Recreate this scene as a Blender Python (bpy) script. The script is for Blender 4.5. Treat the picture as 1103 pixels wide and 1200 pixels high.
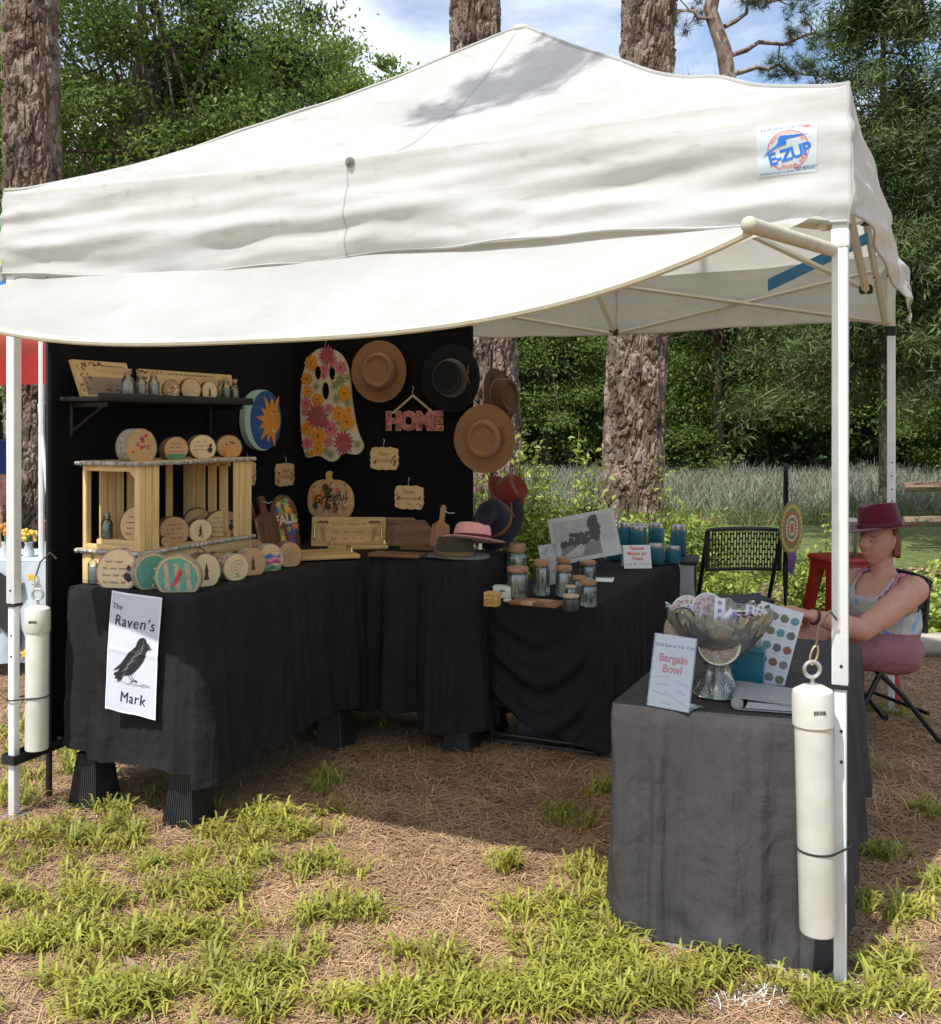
import bpy, math, random
import numpy as np
from mathutils import Vector, Matrix, noise as mnoise
random.seed(7)
R = math.radians
for o in list(bpy.data.objects): bpy.data.objects.remove(o)
SC = bpy.context.scene
COL = SC.collection

# ------------------------------------------------------------------ camera
F, HZ, CX, CAMH = 1219.0, 497.0, 551.5, 1.5      # focal length in photo pixels, horizon row, centre column, eye height
cam_d = bpy.data.cameras.new('camera'); cam = bpy.data.objects.new('camera', cam_d); COL.objects.link(cam)
cam.location = (0, 0, CAMH); cam.rotation_euler = (R(90), 0, 0)
cam_d.sensor_fit = 'HORIZONTAL'; cam_d.sensor_width = 36; cam_d.lens = F / 1103 * 36
cam_d.shift_y = -(600 - HZ) / 1103
cam_d.clip_start = .05; cam_d.clip_end = 2000
SC.camera = cam

# ------------------------------------------------------------------ sky and sun
SUN = Vector((-.371, -.521, 1)).normalized()
SUN_EL = math.asin(SUN.z); SUN_AZ = math.atan2(SUN.x, SUN.y)
world = bpy.data.worlds.new('World'); SC.world = world; world.use_nodes = True
nt = world.node_tree; N = nt.nodes; L = nt.links
for n in list(N): N.remove(n)
wo = N.new('ShaderNodeOutputWorld'); bg = N.new('ShaderNodeBackground'); bg.inputs['Strength'].default_value = .15
sky = N.new('ShaderNodeTexSky'); sky.sky_type = 'NISHITA'; sky.sun_disc = False
sky.sun_elevation = SUN_EL; sky.sun_rotation = SUN_AZ % (2 * math.pi); sky.air_density = 1.0; sky.dust_density = 1.6; sky.ozone_density = 1.2
tc = N.new('ShaderNodeTexCoord'); mp = N.new('ShaderNodeMapping'); mp.inputs['Scale'].default_value = (2.2, 2.2, 5.5)
nz = N.new('ShaderNodeTexNoise'); nz.inputs['Scale'].default_value = 1.6; nz.inputs['Detail'].default_value = 8; nz.inputs['Roughness'].default_value = .56; nz.inputs['Distortion'].default_value = .3
rp = N.new('ShaderNodeValToRGB'); rp.color_ramp.elements[0].position = .40; rp.color_ramp.elements[1].position = .62
nz2 = N.new('ShaderNodeTexNoise'); nz2.inputs['Scale'].default_value = 3.1; nz2.inputs['Detail'].default_value = 6
cr = N.new('ShaderNodeValToRGB'); cr.color_ramp.elements[0].color = (3.1, 3.5, 4.2, 1); cr.color_ramp.elements[1].color = (6.4, 6.6, 7.0, 1)
cr.color_ramp.elements[0].position = .36; cr.color_ramp.elements[1].position = .64
mx = N.new('ShaderNodeMix'); mx.data_type = 'RGBA'
L.new(tc.outputs['Generated'], mp.inputs['Vector']); L.new(mp.outputs[0], nz.inputs['Vector']); L.new(mp.outputs[0], nz2.inputs['Vector'])
L.new(nz.outputs['Fac'], rp.inputs[0]); L.new(nz2.outputs['Fac'], cr.inputs[0])
L.new(rp.outputs[0], mx.inputs[0]); L.new(sky.outputs[0], mx.inputs[6]); L.new(cr.outputs[0], mx.inputs[7])
L.new(mx.outputs[2], bg.inputs['Color']); L.new(bg.outputs[0], wo.inputs['Surface'])
sl = bpy.data.lights.new('sun', 'SUN'); sl.energy = 3.6; sl.angle = R(.53); sl.color = (1, .97, .92)
sun = bpy.data.objects.new('sun', sl); COL.objects.link(sun); sun.rotation_euler = SUN.to_track_quat('Z', 'Y').to_euler()

# ------------------------------------------------------------------ exposure and render
vs = SC.view_settings; vs.view_transform = 'Standard'; vs.look = 'None'; vs.exposure = 0.52; vs.gamma = 1; vs.use_curve_mapping = False
SC.render.engine = 'CYCLES'; cy = SC.cycles
cy.use_denoising = True; cy.max_bounces = 7; cy.diffuse_bounces = 3; cy.glossy_bounces = 3; cy.transmission_bounces = 6; cy.transparent_max_bounces = 12
cy.caustics_reflective = False; cy.caustics_refractive = False; cy.sample_clamp_indirect = 6

# ------------------------------------------------------------------ frames of reference
FR = Vector((.969, 2.725, 0)); E1 = Vector((-.9105, .4133, 0)); E2 = Vector((.4133, .9105, 0))
ROT = math.atan2(-.4133, .9105)          # the tent's own axes: x to the right along its front, y to its back
S = 2.97                                 # leg to leg
def T(a, b, z=0): return FR + E1 * a + E2 * b + Vector((0, 0, z))
def PX(px, py, Y): return Vector(((px - CX) / F * Y, Y, CAMH - (py - HZ) / F * Y))
def PG(px, py): Y = CAMH * F / (py - HZ); return Vector(((px - CX) / F * Y, Y, 0))
def n3(x, y, z=0): return mnoise.noise(Vector((x, y, z)))

# ------------------------------------------------------------------ materials
MATS = {}
def newmat(name):
    m = bpy.data.materials.new(name); m.use_nodes = True
    return m, m.node_tree.nodes, m.node_tree.links, m.node_tree.nodes['Principled BSDF']
def c4(c, k=1): return (min(c[0]*k, 1), min(c[1]*k, 1), min(c[2]*k, 1), 1)
def M(name, col=None, rough=.6, var=.18, scale=18, bump=0, bscale=None, metal=0, stretch=(1, 1, 1), spec=.4, col2=None, trans=0, island=0, sheen=0):
    if name in MATS: return MATS[name]
    m, N, L, B = newmat(name); MATS[name] = m
    B.inputs['Roughness'].default_value = rough; B.inputs['Metallic'].default_value = metal; B.inputs['Specular IOR Level'].default_value = spec
    if sheen: B.inputs['Sheen Weight'].default_value = sheen
    tc = N.new('ShaderNodeTexCoord'); mp = N.new('ShaderNodeMapping'); mp.inputs['Scale'].default_value = stretch
    L.new(tc.outputs['Object'], mp.inputs['Vector'])
    nz = N.new('ShaderNodeTexNoise'); nz.inputs['Scale'].default_value = scale; nz.inputs['Detail'].default_value = 5; nz.inputs['Roughness'].default_value = .6
    L.new(mp.outputs[0], nz.inputs['Vector'])
    rp = N.new('ShaderNodeValToRGB'); rp.color_ramp.elements[0].position = .3; rp.color_ramp.elements[1].position = .7
    rp.color_ramp.elements[0].color = c4(col, 1 - var); rp.color_ramp.elements[1].color = c4(col2, 1) if col2 else c4(col, 1 + var)
    L.new(nz.outputs['Fac'], rp.inputs[0]); out = rp.outputs[0]
    if island:
        g = N.new('ShaderNodeNewGeometry'); h = N.new('ShaderNodeHueSaturation')
        mr = N.new('ShaderNodeMapRange'); mr.inputs['To Min'].default_value = 1 - island; mr.inputs['To Max'].default_value = 1 + island
        L.new(g.outputs['Random Per Island'], mr.inputs[0]); L.new(mr.outputs[0], h.inputs['Value']); L.new(out, h.inputs['Color'])
        mh = N.new('ShaderNodeMapRange'); mh.inputs['To Min'].default_value = .5 - island * .05; mh.inputs['To Max'].default_value = .5 + island * .04
        wn = N.new('ShaderNodeMath'); wn.operation = 'FRACT'; w2 = N.new('ShaderNodeMath'); w2.operation = 'MULTIPLY'; w2.inputs[1].default_value = 37.3
        L.new(g.outputs['Random Per Island'], w2.inputs[0]); L.new(w2.outputs[0], wn.inputs[0]); L.new(wn.outputs[0], mh.inputs[0]); L.new(mh.outputs[0], h.inputs['Hue'])
        out = h.outputs[0]
    L.new(out, B.inputs['Base Color'])
    if bump:
        nb = N.new('ShaderNodeTexNoise'); nb.inputs['Scale'].default_value = bscale or scale * 3; nb.inputs['Detail'].default_value = 4
        L.new(mp.outputs[0], nb.inputs['Vector'])
        b = N.new('ShaderNodeBump'); b.inputs['Strength'].default_value = bump; b.inputs['Distance'].default_value = .01
        L.new(nb.outputs['Fac'], b.inputs['Height']); L.new(b.outputs[0], B.inputs['Normal'])
    if trans:
        t = N.new('ShaderNodeBsdfTranslucent'); L.new(out, t.inputs['Color']); ms = N.new('ShaderNodeMixShader'); ms.inputs[0].default_value = trans
        o = N['Material Output']; L.new(B.outputs[0], ms.inputs[1]); L.new(t.outputs[0], ms.inputs[2]); L.new(ms.outputs[0], o.inputs['Surface'])
    return m
def wood(name, c1, c2, axis=2, scale=9, rough=.65):
    """grain running along one object axis"""
    if name in MATS: return MATS[name]
    m, N, L, B = newmat(name); MATS[name] = m; B.inputs['Roughness'].default_value = rough; B.inputs['Specular IOR Level'].default_value = .3
    tc = N.new('ShaderNodeTexCoord'); mp = N.new('ShaderNodeMapping'); s = [scale, scale, scale]; s[axis] = scale * .09; mp.inputs['Scale'].default_value = s
    oi = N.new('ShaderNodeObjectInfo'); L.new(tc.outputs['Object'], mp.inputs['Vector'])
    vm = N.new('ShaderNodeVectorMath'); vm.operation = 'SCALE'; vm.inputs['Scale'].default_value = 1
    cb = N.new('ShaderNodeCombineXYZ'); mm = N.new('ShaderNodeMath'); mm.operation = 'MULTIPLY'; mm.inputs[1].default_value = 40; L.new(oi.outputs['Random'], mm.inputs[0])
    for i in range(3): L.new(mm.outputs[0], cb.inputs[i])
    L.new(cb.outputs[0], mp.inputs['Location'])
    nz = N.new('ShaderNodeTexNoise'); nz.inputs['Scale'].default_value = 3; nz.inputs['Detail'].default_value = 9; nz.inputs['Roughness'].default_value = .62; nz.inputs['Distortion'].default_value = .8
    L.new(mp.outputs[0], nz.inputs['Vector'])
    rp = N.new('ShaderNodeValToRGB'); rp.color_ramp.elements[0].position = .33; rp.color_ramp.elements[1].position = .66
    rp.color_ramp.elements[0].color = c4(c1); rp.color_ramp.elements[1].color = c4(c2)
    L.new(nz.outputs['Fac'], rp.inputs[0]); L.new(rp.outputs[0], B.inputs['Base Color'])
    b = N.new('ShaderNodeBump'); b.inputs['Strength'].default_value = .25; b.inputs['Distance'].default_value = .004; L.new(nz.outputs['Fac'], b.inputs['Height']); L.new(b.outputs[0], B.inputs['Normal'])
    return m
def glass(name, tint=(.93, .96, .95), rough=.03, refl=.9, dens=.0):
    """thin-walled clear glass: what lies behind shows, edges and glints by Fresnel"""
    if name in MATS: return MATS[name]
    m, N, L, B = newmat(name); MATS[name] = m; o = N['Material Output']
    t = N.new('ShaderNodeBsdfTransparent'); t.inputs['Color'].default_value = (*tint, 1)
    g = N.new('ShaderNodeBsdfGlossy'); g.inputs['Roughness'].default_value = rough; g.inputs['Color'].default_value = (refl, refl, refl, 1)
    f = N.new('ShaderNodeFresnel'); f.inputs['IOR'].default_value = 1.5
    tc = N.new('ShaderNodeTexCoord'); nz = N.new('ShaderNodeTexNoise'); nz.inputs['Scale'].default_value = 60; L.new(tc.outputs['Object'], nz.inputs['Vector'])
    b = N.new('ShaderNodeBump'); b.inputs['Strength'].default_value = .25; b.inputs['Distance'].default_value = .003; L.new(nz.outputs['Fac'], b.inputs['Height']); L.new(b.outputs[0], g.inputs['Normal'])
    d = N.new('ShaderNodeBsdfDiffuse'); d.inputs['Color'].default_value = (.55, .6, .58, 1)
    m1 = N.new('ShaderNodeMixShader'); m1.inputs[0].default_value = dens; L.new(t.outputs[0], m1.inputs[1]); L.new(d.outputs[0], m1.inputs[2])
    ad = N.new('ShaderNodeMath'); ad.operation = 'ADD'; ad.inputs[1].default_value = .05; L.new(f.outputs[0], ad.inputs[0])
    ms = N.new('ShaderNodeMixShader'); L.new(ad.outputs[0], ms.inputs[0]); L.new(m1.outputs[0], ms.inputs[1]); L.new(g.outputs[0], ms.inputs[2]); L.new(ms.outputs[0], o.inputs['Surface'])
    return m

# ------------------------------------------------------------------ objects
def thing(name, label, cat, loc=(0, 0, 0), rotz=0, group=None, rot=None):
    o = bpy.data.objects.new(name, None); COL.objects.link(o); o.location = loc
    o.rotation_euler = rot if rot else (0, 0, rotz); o.empty_display_size = .1
    o['label'] = label; o['category'] = cat
    if group: o['group'] = group
    return o
def tag(o, label, cat, group=None):
    o['label'] = label; o['category'] = cat
    if group: o['group'] = group
    return o
def link(name, mesh, parent=None, mat=None, label=None, kind=None):
    o = bpy.data.objects.new(name, mesh); COL.objects.link(o)
    if parent: o.parent = parent
    if mat:
        if len(mesh.materials) == 0: mesh.materials.append(mat)
    if label: o['label'] = label
    if kind: o['kind'] = kind
    return o
def copy_tree(o, parent=None, **kw):
    c = o.copy(); COL.objects.link(c)
    if parent: c.parent = parent
    for ch in o.children: copy_tree(ch, c)
    for k, v in kw.items(): c[k] = v
    return c
class MB:
    def __init__(s): s.v = []; s.f = []; s.m = []; s.cur = 0
    def add(s, vs, fs, mtx=None):
        o = len(s.v)
        s.v += [tuple(mtx @ Vector(p)) for p in vs] if mtx else [tuple(p) for p in vs]
        s.f += [tuple(i + o for i in f) for f in fs]; s.m += [s.cur] * len(fs); return s
    def box(s, c, d, mtx=None, taper=1, bev=0):
        x, y, z = c; a, b, h = d[0] / 2, d[1] / 2, d[2] / 2; t = taper
        if bev:
            e = min(bev, a*.9, b*.9, h*.9); vs = []
            def ring(z_, k): return [(x+sx*(a-(e if i%2==0 else 0)-k), y+sy*(b-(0 if i%2==0 else e)-k), z_) for i,(sx,sy) in enumerate([(1,-1),(1,-1),(1,1),(1,1),(-1,1),(-1,1),(-1,-1),(-1,-1)])]
            def ring2(z_, k):
                A, Bq = a-k, b-k
                return [(x+A-e,y-Bq,z_),(x+A,y-Bq+e,z_),(x+A,y+Bq-e,z_),(x+A-e,y+Bq,z_),(x-A+e,y+Bq,z_),(x-A,y+Bq-e,z_),(x-A,y-Bq+e,z_),(x-A+e,y-Bq,z_)]
            rs = [ring2(z-h, e*.7), ring2(z-h+e, 0), ring2(z+h-e, 0), ring2(z+h, e*.7)]
            for r in rs: vs += r
            fs = [tuple(range(7, -1, -1)), tuple(range(24, 32))]
            for k in range(3):
                for i in range(8): j = (i+1) % 8; fs.append((k*8+i, k*8+j, k*8+8+j, k*8+8+i))
            return s.add(vs, fs, mtx)
        vs = [(x-a,y-b,z-h),(x+a,y-b,z-h),(x+a,y+b,z-h),(x-a,y+b,z-h),(x-a*t,y-b*t,z+h),(x+a*t,y-b*t,z+h),(x+a*t,y+b*t,z+h),(x-a*t,y+b*t,z+h)]
        return s.add(vs, [(3,2,1,0),(4,5,6,7),(0,1,5,4),(1,2,6,5),(2,3,7,6),(3,0,4,7)], mtx)
    def tube(s, pts, r, n=8, mtx=None, cap=True, flat=1.0, closed=False):
        pts = [Vector(p) for p in pts]; k = len(pts); rs = r if isinstance(r, (list, tuple)) else [r] * k
        vs = []; fs = []; up = None
        for i, p in enumerate(pts):
            if closed: d = pts[(i+1) % k] - pts[i-1]
            else: d = (pts[min(i+1, k-1)] - pts[max(i-1, 0)])
            d = d.normalized() if d.length > 1e-9 else Vector((0, 0, 1))
            if up is None: up = Vector((0, 0, 1)) if abs(d.z) < .9 else Vector((0, 1, 0))
            x = d.cross(up)
            if x.length < 1e-6: x = d.orthogonal()
            x.normalize(); y = x.cross(d).normalized(); up = y
            for j in range(n):
                t = 2 * math.pi * j / n; vs.append(p + x * math.cos(t) * rs[i] + y * math.sin(t) * rs[i] * flat)
        for i in range(k if closed else k - 1):
            i2 = (i + 1) % k
            for j in range(n): q = (j+1) % n; fs.append((i*n+j, i*n+q, i2*n+q, i2*n+j))
        if cap and not closed: fs.append(tuple(range(n-1, -1, -1))); fs.append(tuple((k-1)*n + j for j in range(n)))
        return s.add(vs, fs, mtx)
    def lathe(s, prof, n=24, mtx=None, sx=1, sy=1, fn=None):
        vs = []; fs = []; k = len(prof)
        for i, (r, z) in enumerate(prof):
            for j in range(n):
                t = 2 * math.pi * j / n; p = (r * math.cos(t) * sx, r * math.sin(t) * sy, z)
                vs.append(fn(p, t, i) if fn else p)
        for i in range(k - 1):
            for j in range(n): q = (j+1) % n; fs.append((i*n+j, i*n+q, (i+1)*n+q, (i+1)*n+j))
        if prof[0][0] > 1e-6: fs.append(tuple(range(n-1, -1, -1)))
        if prof[-1][0] > 1e-6: fs.append(tuple((k-1)*n + j for j in range(n)))
        return s.add(vs, fs, mtx)
    def ball(s, c, r, n=12, m=8, mtx=None, sc=(1, 1, 1)):
        vs = []; fs = []; c = Vector(c)
        for i in range(m + 1):
            a = math.pi * i / m
            for j in range(n): t = 2*math.pi*j/n; vs.append((c.x + r*sc[0]*math.sin(a)*math.cos(t), c.y + r*sc[1]*math.sin(a)*math.sin(t), c.z - r*sc[2]*math.cos(a)))
        for i in range(m):
            for j in range(n): q = (j+1) % n; fs.append((i*n+j, i*n+q, (i+1)*n+q, (i+1)*n+j))
        return s.add(vs, fs, mtx)
    def prism(s, poly, y0, y1, mtx=None):
        """outline in the xz plane, front face at y0 looking to -y"""
        n = len(poly); ar = sum(poly[i][0]*poly[(i+1)%n][1] - poly[(i+1)%n][0]*poly[i][1] for i in range(n))
        if ar < 0: poly = poly[::-1]
        vs = [(x, y0, z) for x, z in poly] + [(x, y1, z) for x, z in poly]
        fs = [tuple(range(n)), tuple(range(2*n-1, n-1, -1))] + [(i, n+i, n+(i+1)%n, (i+1)%n) for i in range(n)]
        return s.add(vs, fs, mtx)
    def grid(s, fn, nu, nv, mtx=None):
        vs = [fn(i / nu, j / nv) for j in range(nv + 1) for i in range(nu + 1)]
        fs = [(j*(nu+1)+i, j*(nu+1)+i+1, (j+1)*(nu+1)+i+1, (j+1)*(nu+1)+i) for j in range(nv) for i in range(nu)]
        return s.add(vs, fs, mtx)
    def ribbon(s, pts, w, y):
        """a flat stroke in the xz plane"""
        k = len(pts); vs = []
        for i, (x, z) in enumerate(pts):
            x0, z0 = pts[max(i-1, 0)]; x1, z1 = pts[min(i+1, k-1)]; dx, dz = x1-x0, z1-z0; l = math.hypot(dx, dz) or 1
            vs += [(x - dz/l*w/2, y, z + dx/l*w/2), (x + dz/l*w/2, y, z - dx/l*w/2)]
        return s.add(vs, [(2*i, 2*i+1, 2*i+3, 2*i+2) for i in range(k-1)])
    def mesh(s, name, smooth=35):
        me = bpy.data.meshes.new(name); me.from_pydata(s.v, [], s.f); me.polygons.foreach_set('material_index', s.m)
        me.update()
        if smooth: 
            me.shade_smooth(); me.set_sharp_from_angle(angle=R(smooth))
        return me
    def build(s, name, mat, parent=None, smooth=35, label=None, kind=None, fn=None):
        if fn: s.v = [fn(p) for p in s.v]
        me = s.mesh(name, smooth)
        for m in (mat if isinstance(mat, (list, tuple)) else [mat]): me.materials.append(m)
        return link(name, me, parent, None, label, kind)
def np_mesh(name, V, Q, mat, smooth=False, mi=None):
    """V (n,3) floats, Q (m,k) ints"""
    me = bpy.data.meshes.new(name); k = Q.shape[1]
    me.vertices.add(len(V)); me.vertices.foreach_set('co', V.astype(np.float32).ravel())
    me.loops.add(Q.size); me.loops.foreach_set('vertex_index', Q.astype(np.int32).ravel())
    me.polygons.add(len(Q)); me.polygons.foreach_set('loop_start', np.arange(0, Q.size, k, dtype=np.int32)); me.polygons.foreach_set('loop_total', np.full(len(Q), k, dtype=np.int32))
    if mi is not None: me.polygons.foreach_set('material_index', mi.astype(np.int32))
    for m in (mat if isinstance(mat, (list, tuple)) else [mat]): me.materials.append(m)
    me.update(calc_edges=True)
    if smooth: me.shade_smooth()
    return me
def curve_mesh(crv):
    o = bpy.data.objects.new('tmp', crv); COL.objects.link(o); dg = bpy.context.evaluated_depsgraph_get()
    me = bpy.data.meshes.new_from_object(o.evaluated_get(dg)); bpy.data.objects.remove(o); return me
_txt = {}
def text_data(s, size, bold=0, shear=0, ext=.0, spacing=1.0, align='CENTER'):
    """flat lettering standing in the xz plane and looking to -y"""
    key = (s, size, bold, shear, ext, spacing, align)
    if key in _txt: return _txt[key]
    c = bpy.data.curves.new('lettering', 'FONT'); c.body = s; c.size = size; c.offset = bold; c.shear = shear; c.extrude = ext; c.space_character = spacing
    c.align_x = align; c.align_y = 'CENTER'; c.resolution_u = 3; c.space_line = .8
    me = curve_mesh(c); V = [(v.co.x, -v.co.z, v.co.y) for v in me.vertices]; Fc = [tuple(p.vertices) for p in me.polygons]
    bpy.data.meshes.remove(me); _txt[key] = (V, Fc); return V, Fc
def put_text(mb, s, x, z, size, y=0, rot=0, **kw):
    V, Fc = text_data(s, size, **kw); c, sn = math.cos(rot), math.sin(rot)
    mb.add([(x + p[0]*c - p[2]*sn, y + p[1], z + p[0]*sn + p[2]*c) for p in V], Fc)
def holed(outlines, ext):
    """a flat board with holes, standing in the xz plane"""
    c = bpy.data.curves.new('outline', 'CURVE'); c.dimensions = '2D'; c.fill_mode = 'BOTH'; c.extrude = ext
    for o in outlines:
        sp = c.splines.new('POLY'); sp.points.add(len(o) - 1); sp.use_cyclic_u = True
        for p, q in zip(sp.points, o): p.co = (q[0], q[1], 0, 1)
    me = curve_mesh(c)
    for v in me.vertices: v.co = (v.co.x, -v.co.z, v.co.y)
    me.update(); return me
def smooth_poly(pts, n=3):
    for _ in range(n):
        q = []; k = len(pts)
        for i in range(k):
            (x0, y0), (x1, y1) = pts[i], pts[(i+1) % k]; q += [(.75*x0+.25*x1, .75*y0+.25*y1), (.25*x0+.75*x1, .25*y0+.75*y1)]
        pts = q
    return pts
def ell(cx, cz, rx, rz, n=20, ph=0): return [(cx + rx*math.cos(2*math.pi*i/n+ph), cz + rz*math.sin(2*math.pi*i/n+ph)) for i in range(n)]
def strips(mb, poly, y, n=40):
    """fills an outline in the xz plane with narrow bands, so that it can follow draped cloth"""
    z0, z1 = min(p[1] for p in poly), max(p[1] for p in poly); k = len(poly)
    def cuts(z):
        r = []
        for i in range(k):
            (xa, za), (xb, zb) = poly[i], poly[(i+1) % k]
            if (za <= z) != (zb <= z): r.append(xa + (xb-xa)*(z-za)/(zb-za))
        return sorted(r)
    for j in range(n):
        a = z0 + (z1-z0)*j/n; b = z0 + (z1-z0)*(j+1)/n; m_ = (a+b)/2; c = cuts(m_)
        for i in range(0, len(c)-1, 2):
            q = max(1, int((c[i+1]-c[i])/.012)); 
            for t in range(q): x0, x1 = c[i]+(c[i+1]-c[i])*t/q, c[i]+(c[i+1]-c[i])*(t+1)/q; mb.add([(x0, y, a), (x1, y, a), (x1, y, b), (x0, y, b)], [(0,1,2,3)])
def scribble(mb, x, z, w, h, y, seed=0, t=.0014):
    """a line of small handwriting too blurred to read: words as looping strokes"""
    rr = random.Random(seed); cx = x - w/2
    while cx < x + w/2 - h*.5:
        wl = min(h * rr.uniform(1.2, 3.2), x + w/2 - cx); n = max(5, int(wl / h * 7)); p = []
        for i in range(n): p.append((cx + wl*i/n + rr.uniform(-.1, .1)*h, z + h*.36*math.sin(i*2.1 + rr.random()) * rr.uniform(.5, 1.25)))
        mb.ribbon(p, t, y); cx += wl + h*.55

# ================================================================== THE SETTING
rng = np.random.default_rng(11)
def ground_material():
    m, N, L, B = newmat('pine straw ground'); B.inputs['Roughness'].default_value = .95; B.inputs['Specular IOR Level'].default_value = .1
    tc = N.new('ShaderNodeTexCoord')
    a = N.new('ShaderNodeTexNoise'); a.inputs['Scale'].default_value = 1.3; a.inputs['Detail'].default_value = 6; a.inputs['Roughness'].default_value = .65
    b = N.new('ShaderNodeTexNoise'); b.inputs['Scale'].default_value = 55; b.inputs['Detail'].default_value = 5; b.inputs['Roughness'].default_value = .7
    for n in (a, b): L.new(tc.outputs['Object'], n.inputs['Vector'])
    r1 = N.new('ShaderNodeValToRGB'); e = r1.color_ramp.elements; e[0].position = .32; e[0].color = (.27, .165, .09, 1); e[1].position = .68; e[1].color = (.38, .28, .17, 1)
    r2 = N.new('ShaderNodeValToRGB'); e = r2.color_ramp.elements; e[0].position = .3; e[0].color = (.40, .36, .34, 1); e[1].position = .72; e[1].color = (1.2, 1.15, 1.05, 1)
    mx = N.new('ShaderNodeMix'); mx.data_type = 'RGBA'; mx.blend_type = 'MULTIPLY'; mx.inputs[0].default_value = 1
    L.new(a.outputs['Fac'], r1.inputs[0]); L.new(b.outputs['Fac'], r2.inputs[0]); L.new(r1.outputs[0], mx.inputs[6]); L.new(r2.outputs[0], mx.inputs[7])
    L.new(mx.outputs[2], B.inputs['Base Color'])
    bp = N.new('ShaderNodeBump'); bp.inputs['Strength'].default_value = .8; bp.inputs['Distance'].default_value = .02; L.new(b.outputs['Fac'], bp.inputs['Height']); L.new(bp.outputs[0], B.inputs['Normal'])
    return m
def graded(lo, hi, n):           # finer near the middle
    t = np.linspace(-1, 1, n); return (hi-lo)/2 * np.sign(t)*np.abs(t)**3 + (hi+lo)/2
gx = graded(-900, 900, 121); gy = graded(-900, 910, 121)
gv = [(x, y, 0) for y in gy for x in gx]
gf = [(j*121+i, j*121+i+1, (j+1)*121+i+1, (j+1)*121+i) for j in range(120) for i in range(120)]
g = MB(); g.add(gv, gf); ground = g.build('ground', ground_material(), None, 0, kind='structure')

# mulch bed behind the tent, and the mown grass to the right of it
def sheet(name, outline, z, mat):
    m = MB(); m.add([(x, y, z) for x, y in outline], [tuple(range(len(outline)))]); o = m.build(name, mat, None, 0, kind='structure'); return o
mulch = M('mulch', (.20, .125, .075), rough=.95, var=.55, scale=26, bump=.9, bscale=60, col2=(.40, .29, .19))
grassy = M('mown grass', (.085, .13, .03), rough=.95, var=.4, scale=9, bump=.8, bscale=90, col2=(.18, .21, .06))
sheet('mulch_bed', [(-14, 7.0), (-2, 6.95), (0.2, 6.72), (2.6, 6.9), (5.2, 6.95), (6, 8.5), (5.8, 10.2), (3.5, 10.8), (0, 11), (-14, 11)], .006, mulch)
sheet('lawn', [(3.0, 9.2), (5.4, 8.4), (14, 7.4), (22, 12), (14, 15.2), (4, 15.6), (1.0, 14.5), (2.0, 11.5)], .012, grassy)
sheet('forest_floor', [(-60, 29), (60, 29), (80, 120), (-80, 120)], .006, M('forest floor', (.07, .05, .03), rough=1, var=.5, scale=2, bump=.6, bscale=9))

# ---- leaves as small faces
def rand_unit(n):
    v = rng.normal(size=(n, 3)); return v / np.linalg.norm(v, axis=1, keepdims=True)
def leaf_faces(C, size, up=.6, aspect=.5, out=None, fold=.18, droop=None):
    """one folded leaf (two triangles on a midrib) at each centre"""
    n = len(C); nm = rand_unit(n); nm[:, 2] += up
    if out is not None: nm += out
    nm /= np.linalg.norm(nm, axis=1, keepdims=True)
    t = np.cross(nm, rand_unit(n)); t /= np.linalg.norm(t, axis=1, keepdims=True) + 1e-9
    if droop is not None:
        t = t + np.array(droop); t /= np.linalg.norm(t, axis=1, keepdims=True)
        nm = np.cross(t, rand_unit(n)); nm /= np.linalg.norm(nm, axis=1, keepdims=True) + 1e-9
    b = np.cross(nm, t); l = (size * rng.uniform(.6, 1.3, n))[:, None]; w = l * aspect
    V = np.stack([C - t*l/2, C + b*w/2 + nm*l*fold, C + t*l/2, C - b*w/2 + nm*l*fold], 1).reshape(-1, 3)
    i = np.arange(n)[:, None] * 4
    return V, np.concatenate([i + np.array([[0, 2, 1]]), i + np.array([[0, 3, 2]])], 0)
def crown_centres(K, n, rx, rz, cr, seed, bottom=-1.0, shell=.55):
    rg = np.random.default_rng(seed); u = rg.normal(size=(K, 3)); u /= np.linalg.norm(u, axis=1, keepdims=True)
    rad = rg.uniform(shell, 1, K)[:, None] * (1 + .22*rg.normal(size=(K, 1)).clip(-1, 1)); c = u * rad * np.array([rx, rx, rz]); c[:, 2] = np.maximum(c[:, 2], bottom*rz)
    k = rg.integers(0, K, n); s = rg.uniform(.6, 1.35, K)[k][:, None]
    P = c[k] + rg.normal(size=(n, 3)) * cr * s * np.array([1, 1, .5])
    return c, P
def limbs(mb, base, top, targets, r0, seed=1, n=6):
    rr = random.Random(seed)
    for c in targets:
        c = Vector(c); t = rr.uniform(.15, .8); p = base.lerp(top, t); mid = p.lerp(c, .5) + Vector((0, 0, -.08*(c-p).length)); r = r0 * (1 - t*.6) * .45
        mb.tube([p, p.lerp(mid, .5)+Vector((rr.uniform(-.05,.05),rr.uniform(-.05,.05),0)), mid, mid.lerp(c, .5), c], [r, r*.75, r*.55, r*.35, r*.15], 5)
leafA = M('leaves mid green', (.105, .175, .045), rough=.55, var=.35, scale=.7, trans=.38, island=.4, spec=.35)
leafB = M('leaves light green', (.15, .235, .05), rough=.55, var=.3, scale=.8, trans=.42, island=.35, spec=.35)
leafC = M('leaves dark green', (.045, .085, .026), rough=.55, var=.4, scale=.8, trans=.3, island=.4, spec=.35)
leafY = M('leaves fresh green', (.21, .31, .065), rough=.55, var=.25, scale=.8, trans=.45, island=.3, spec=.35)
barkG = M('grey bark', (.10, .082, .062), rough=.95, var=.4, scale=6, bump=.8, bscale=30, stretch=(1, 1, .3))
TREES = {}
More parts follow.
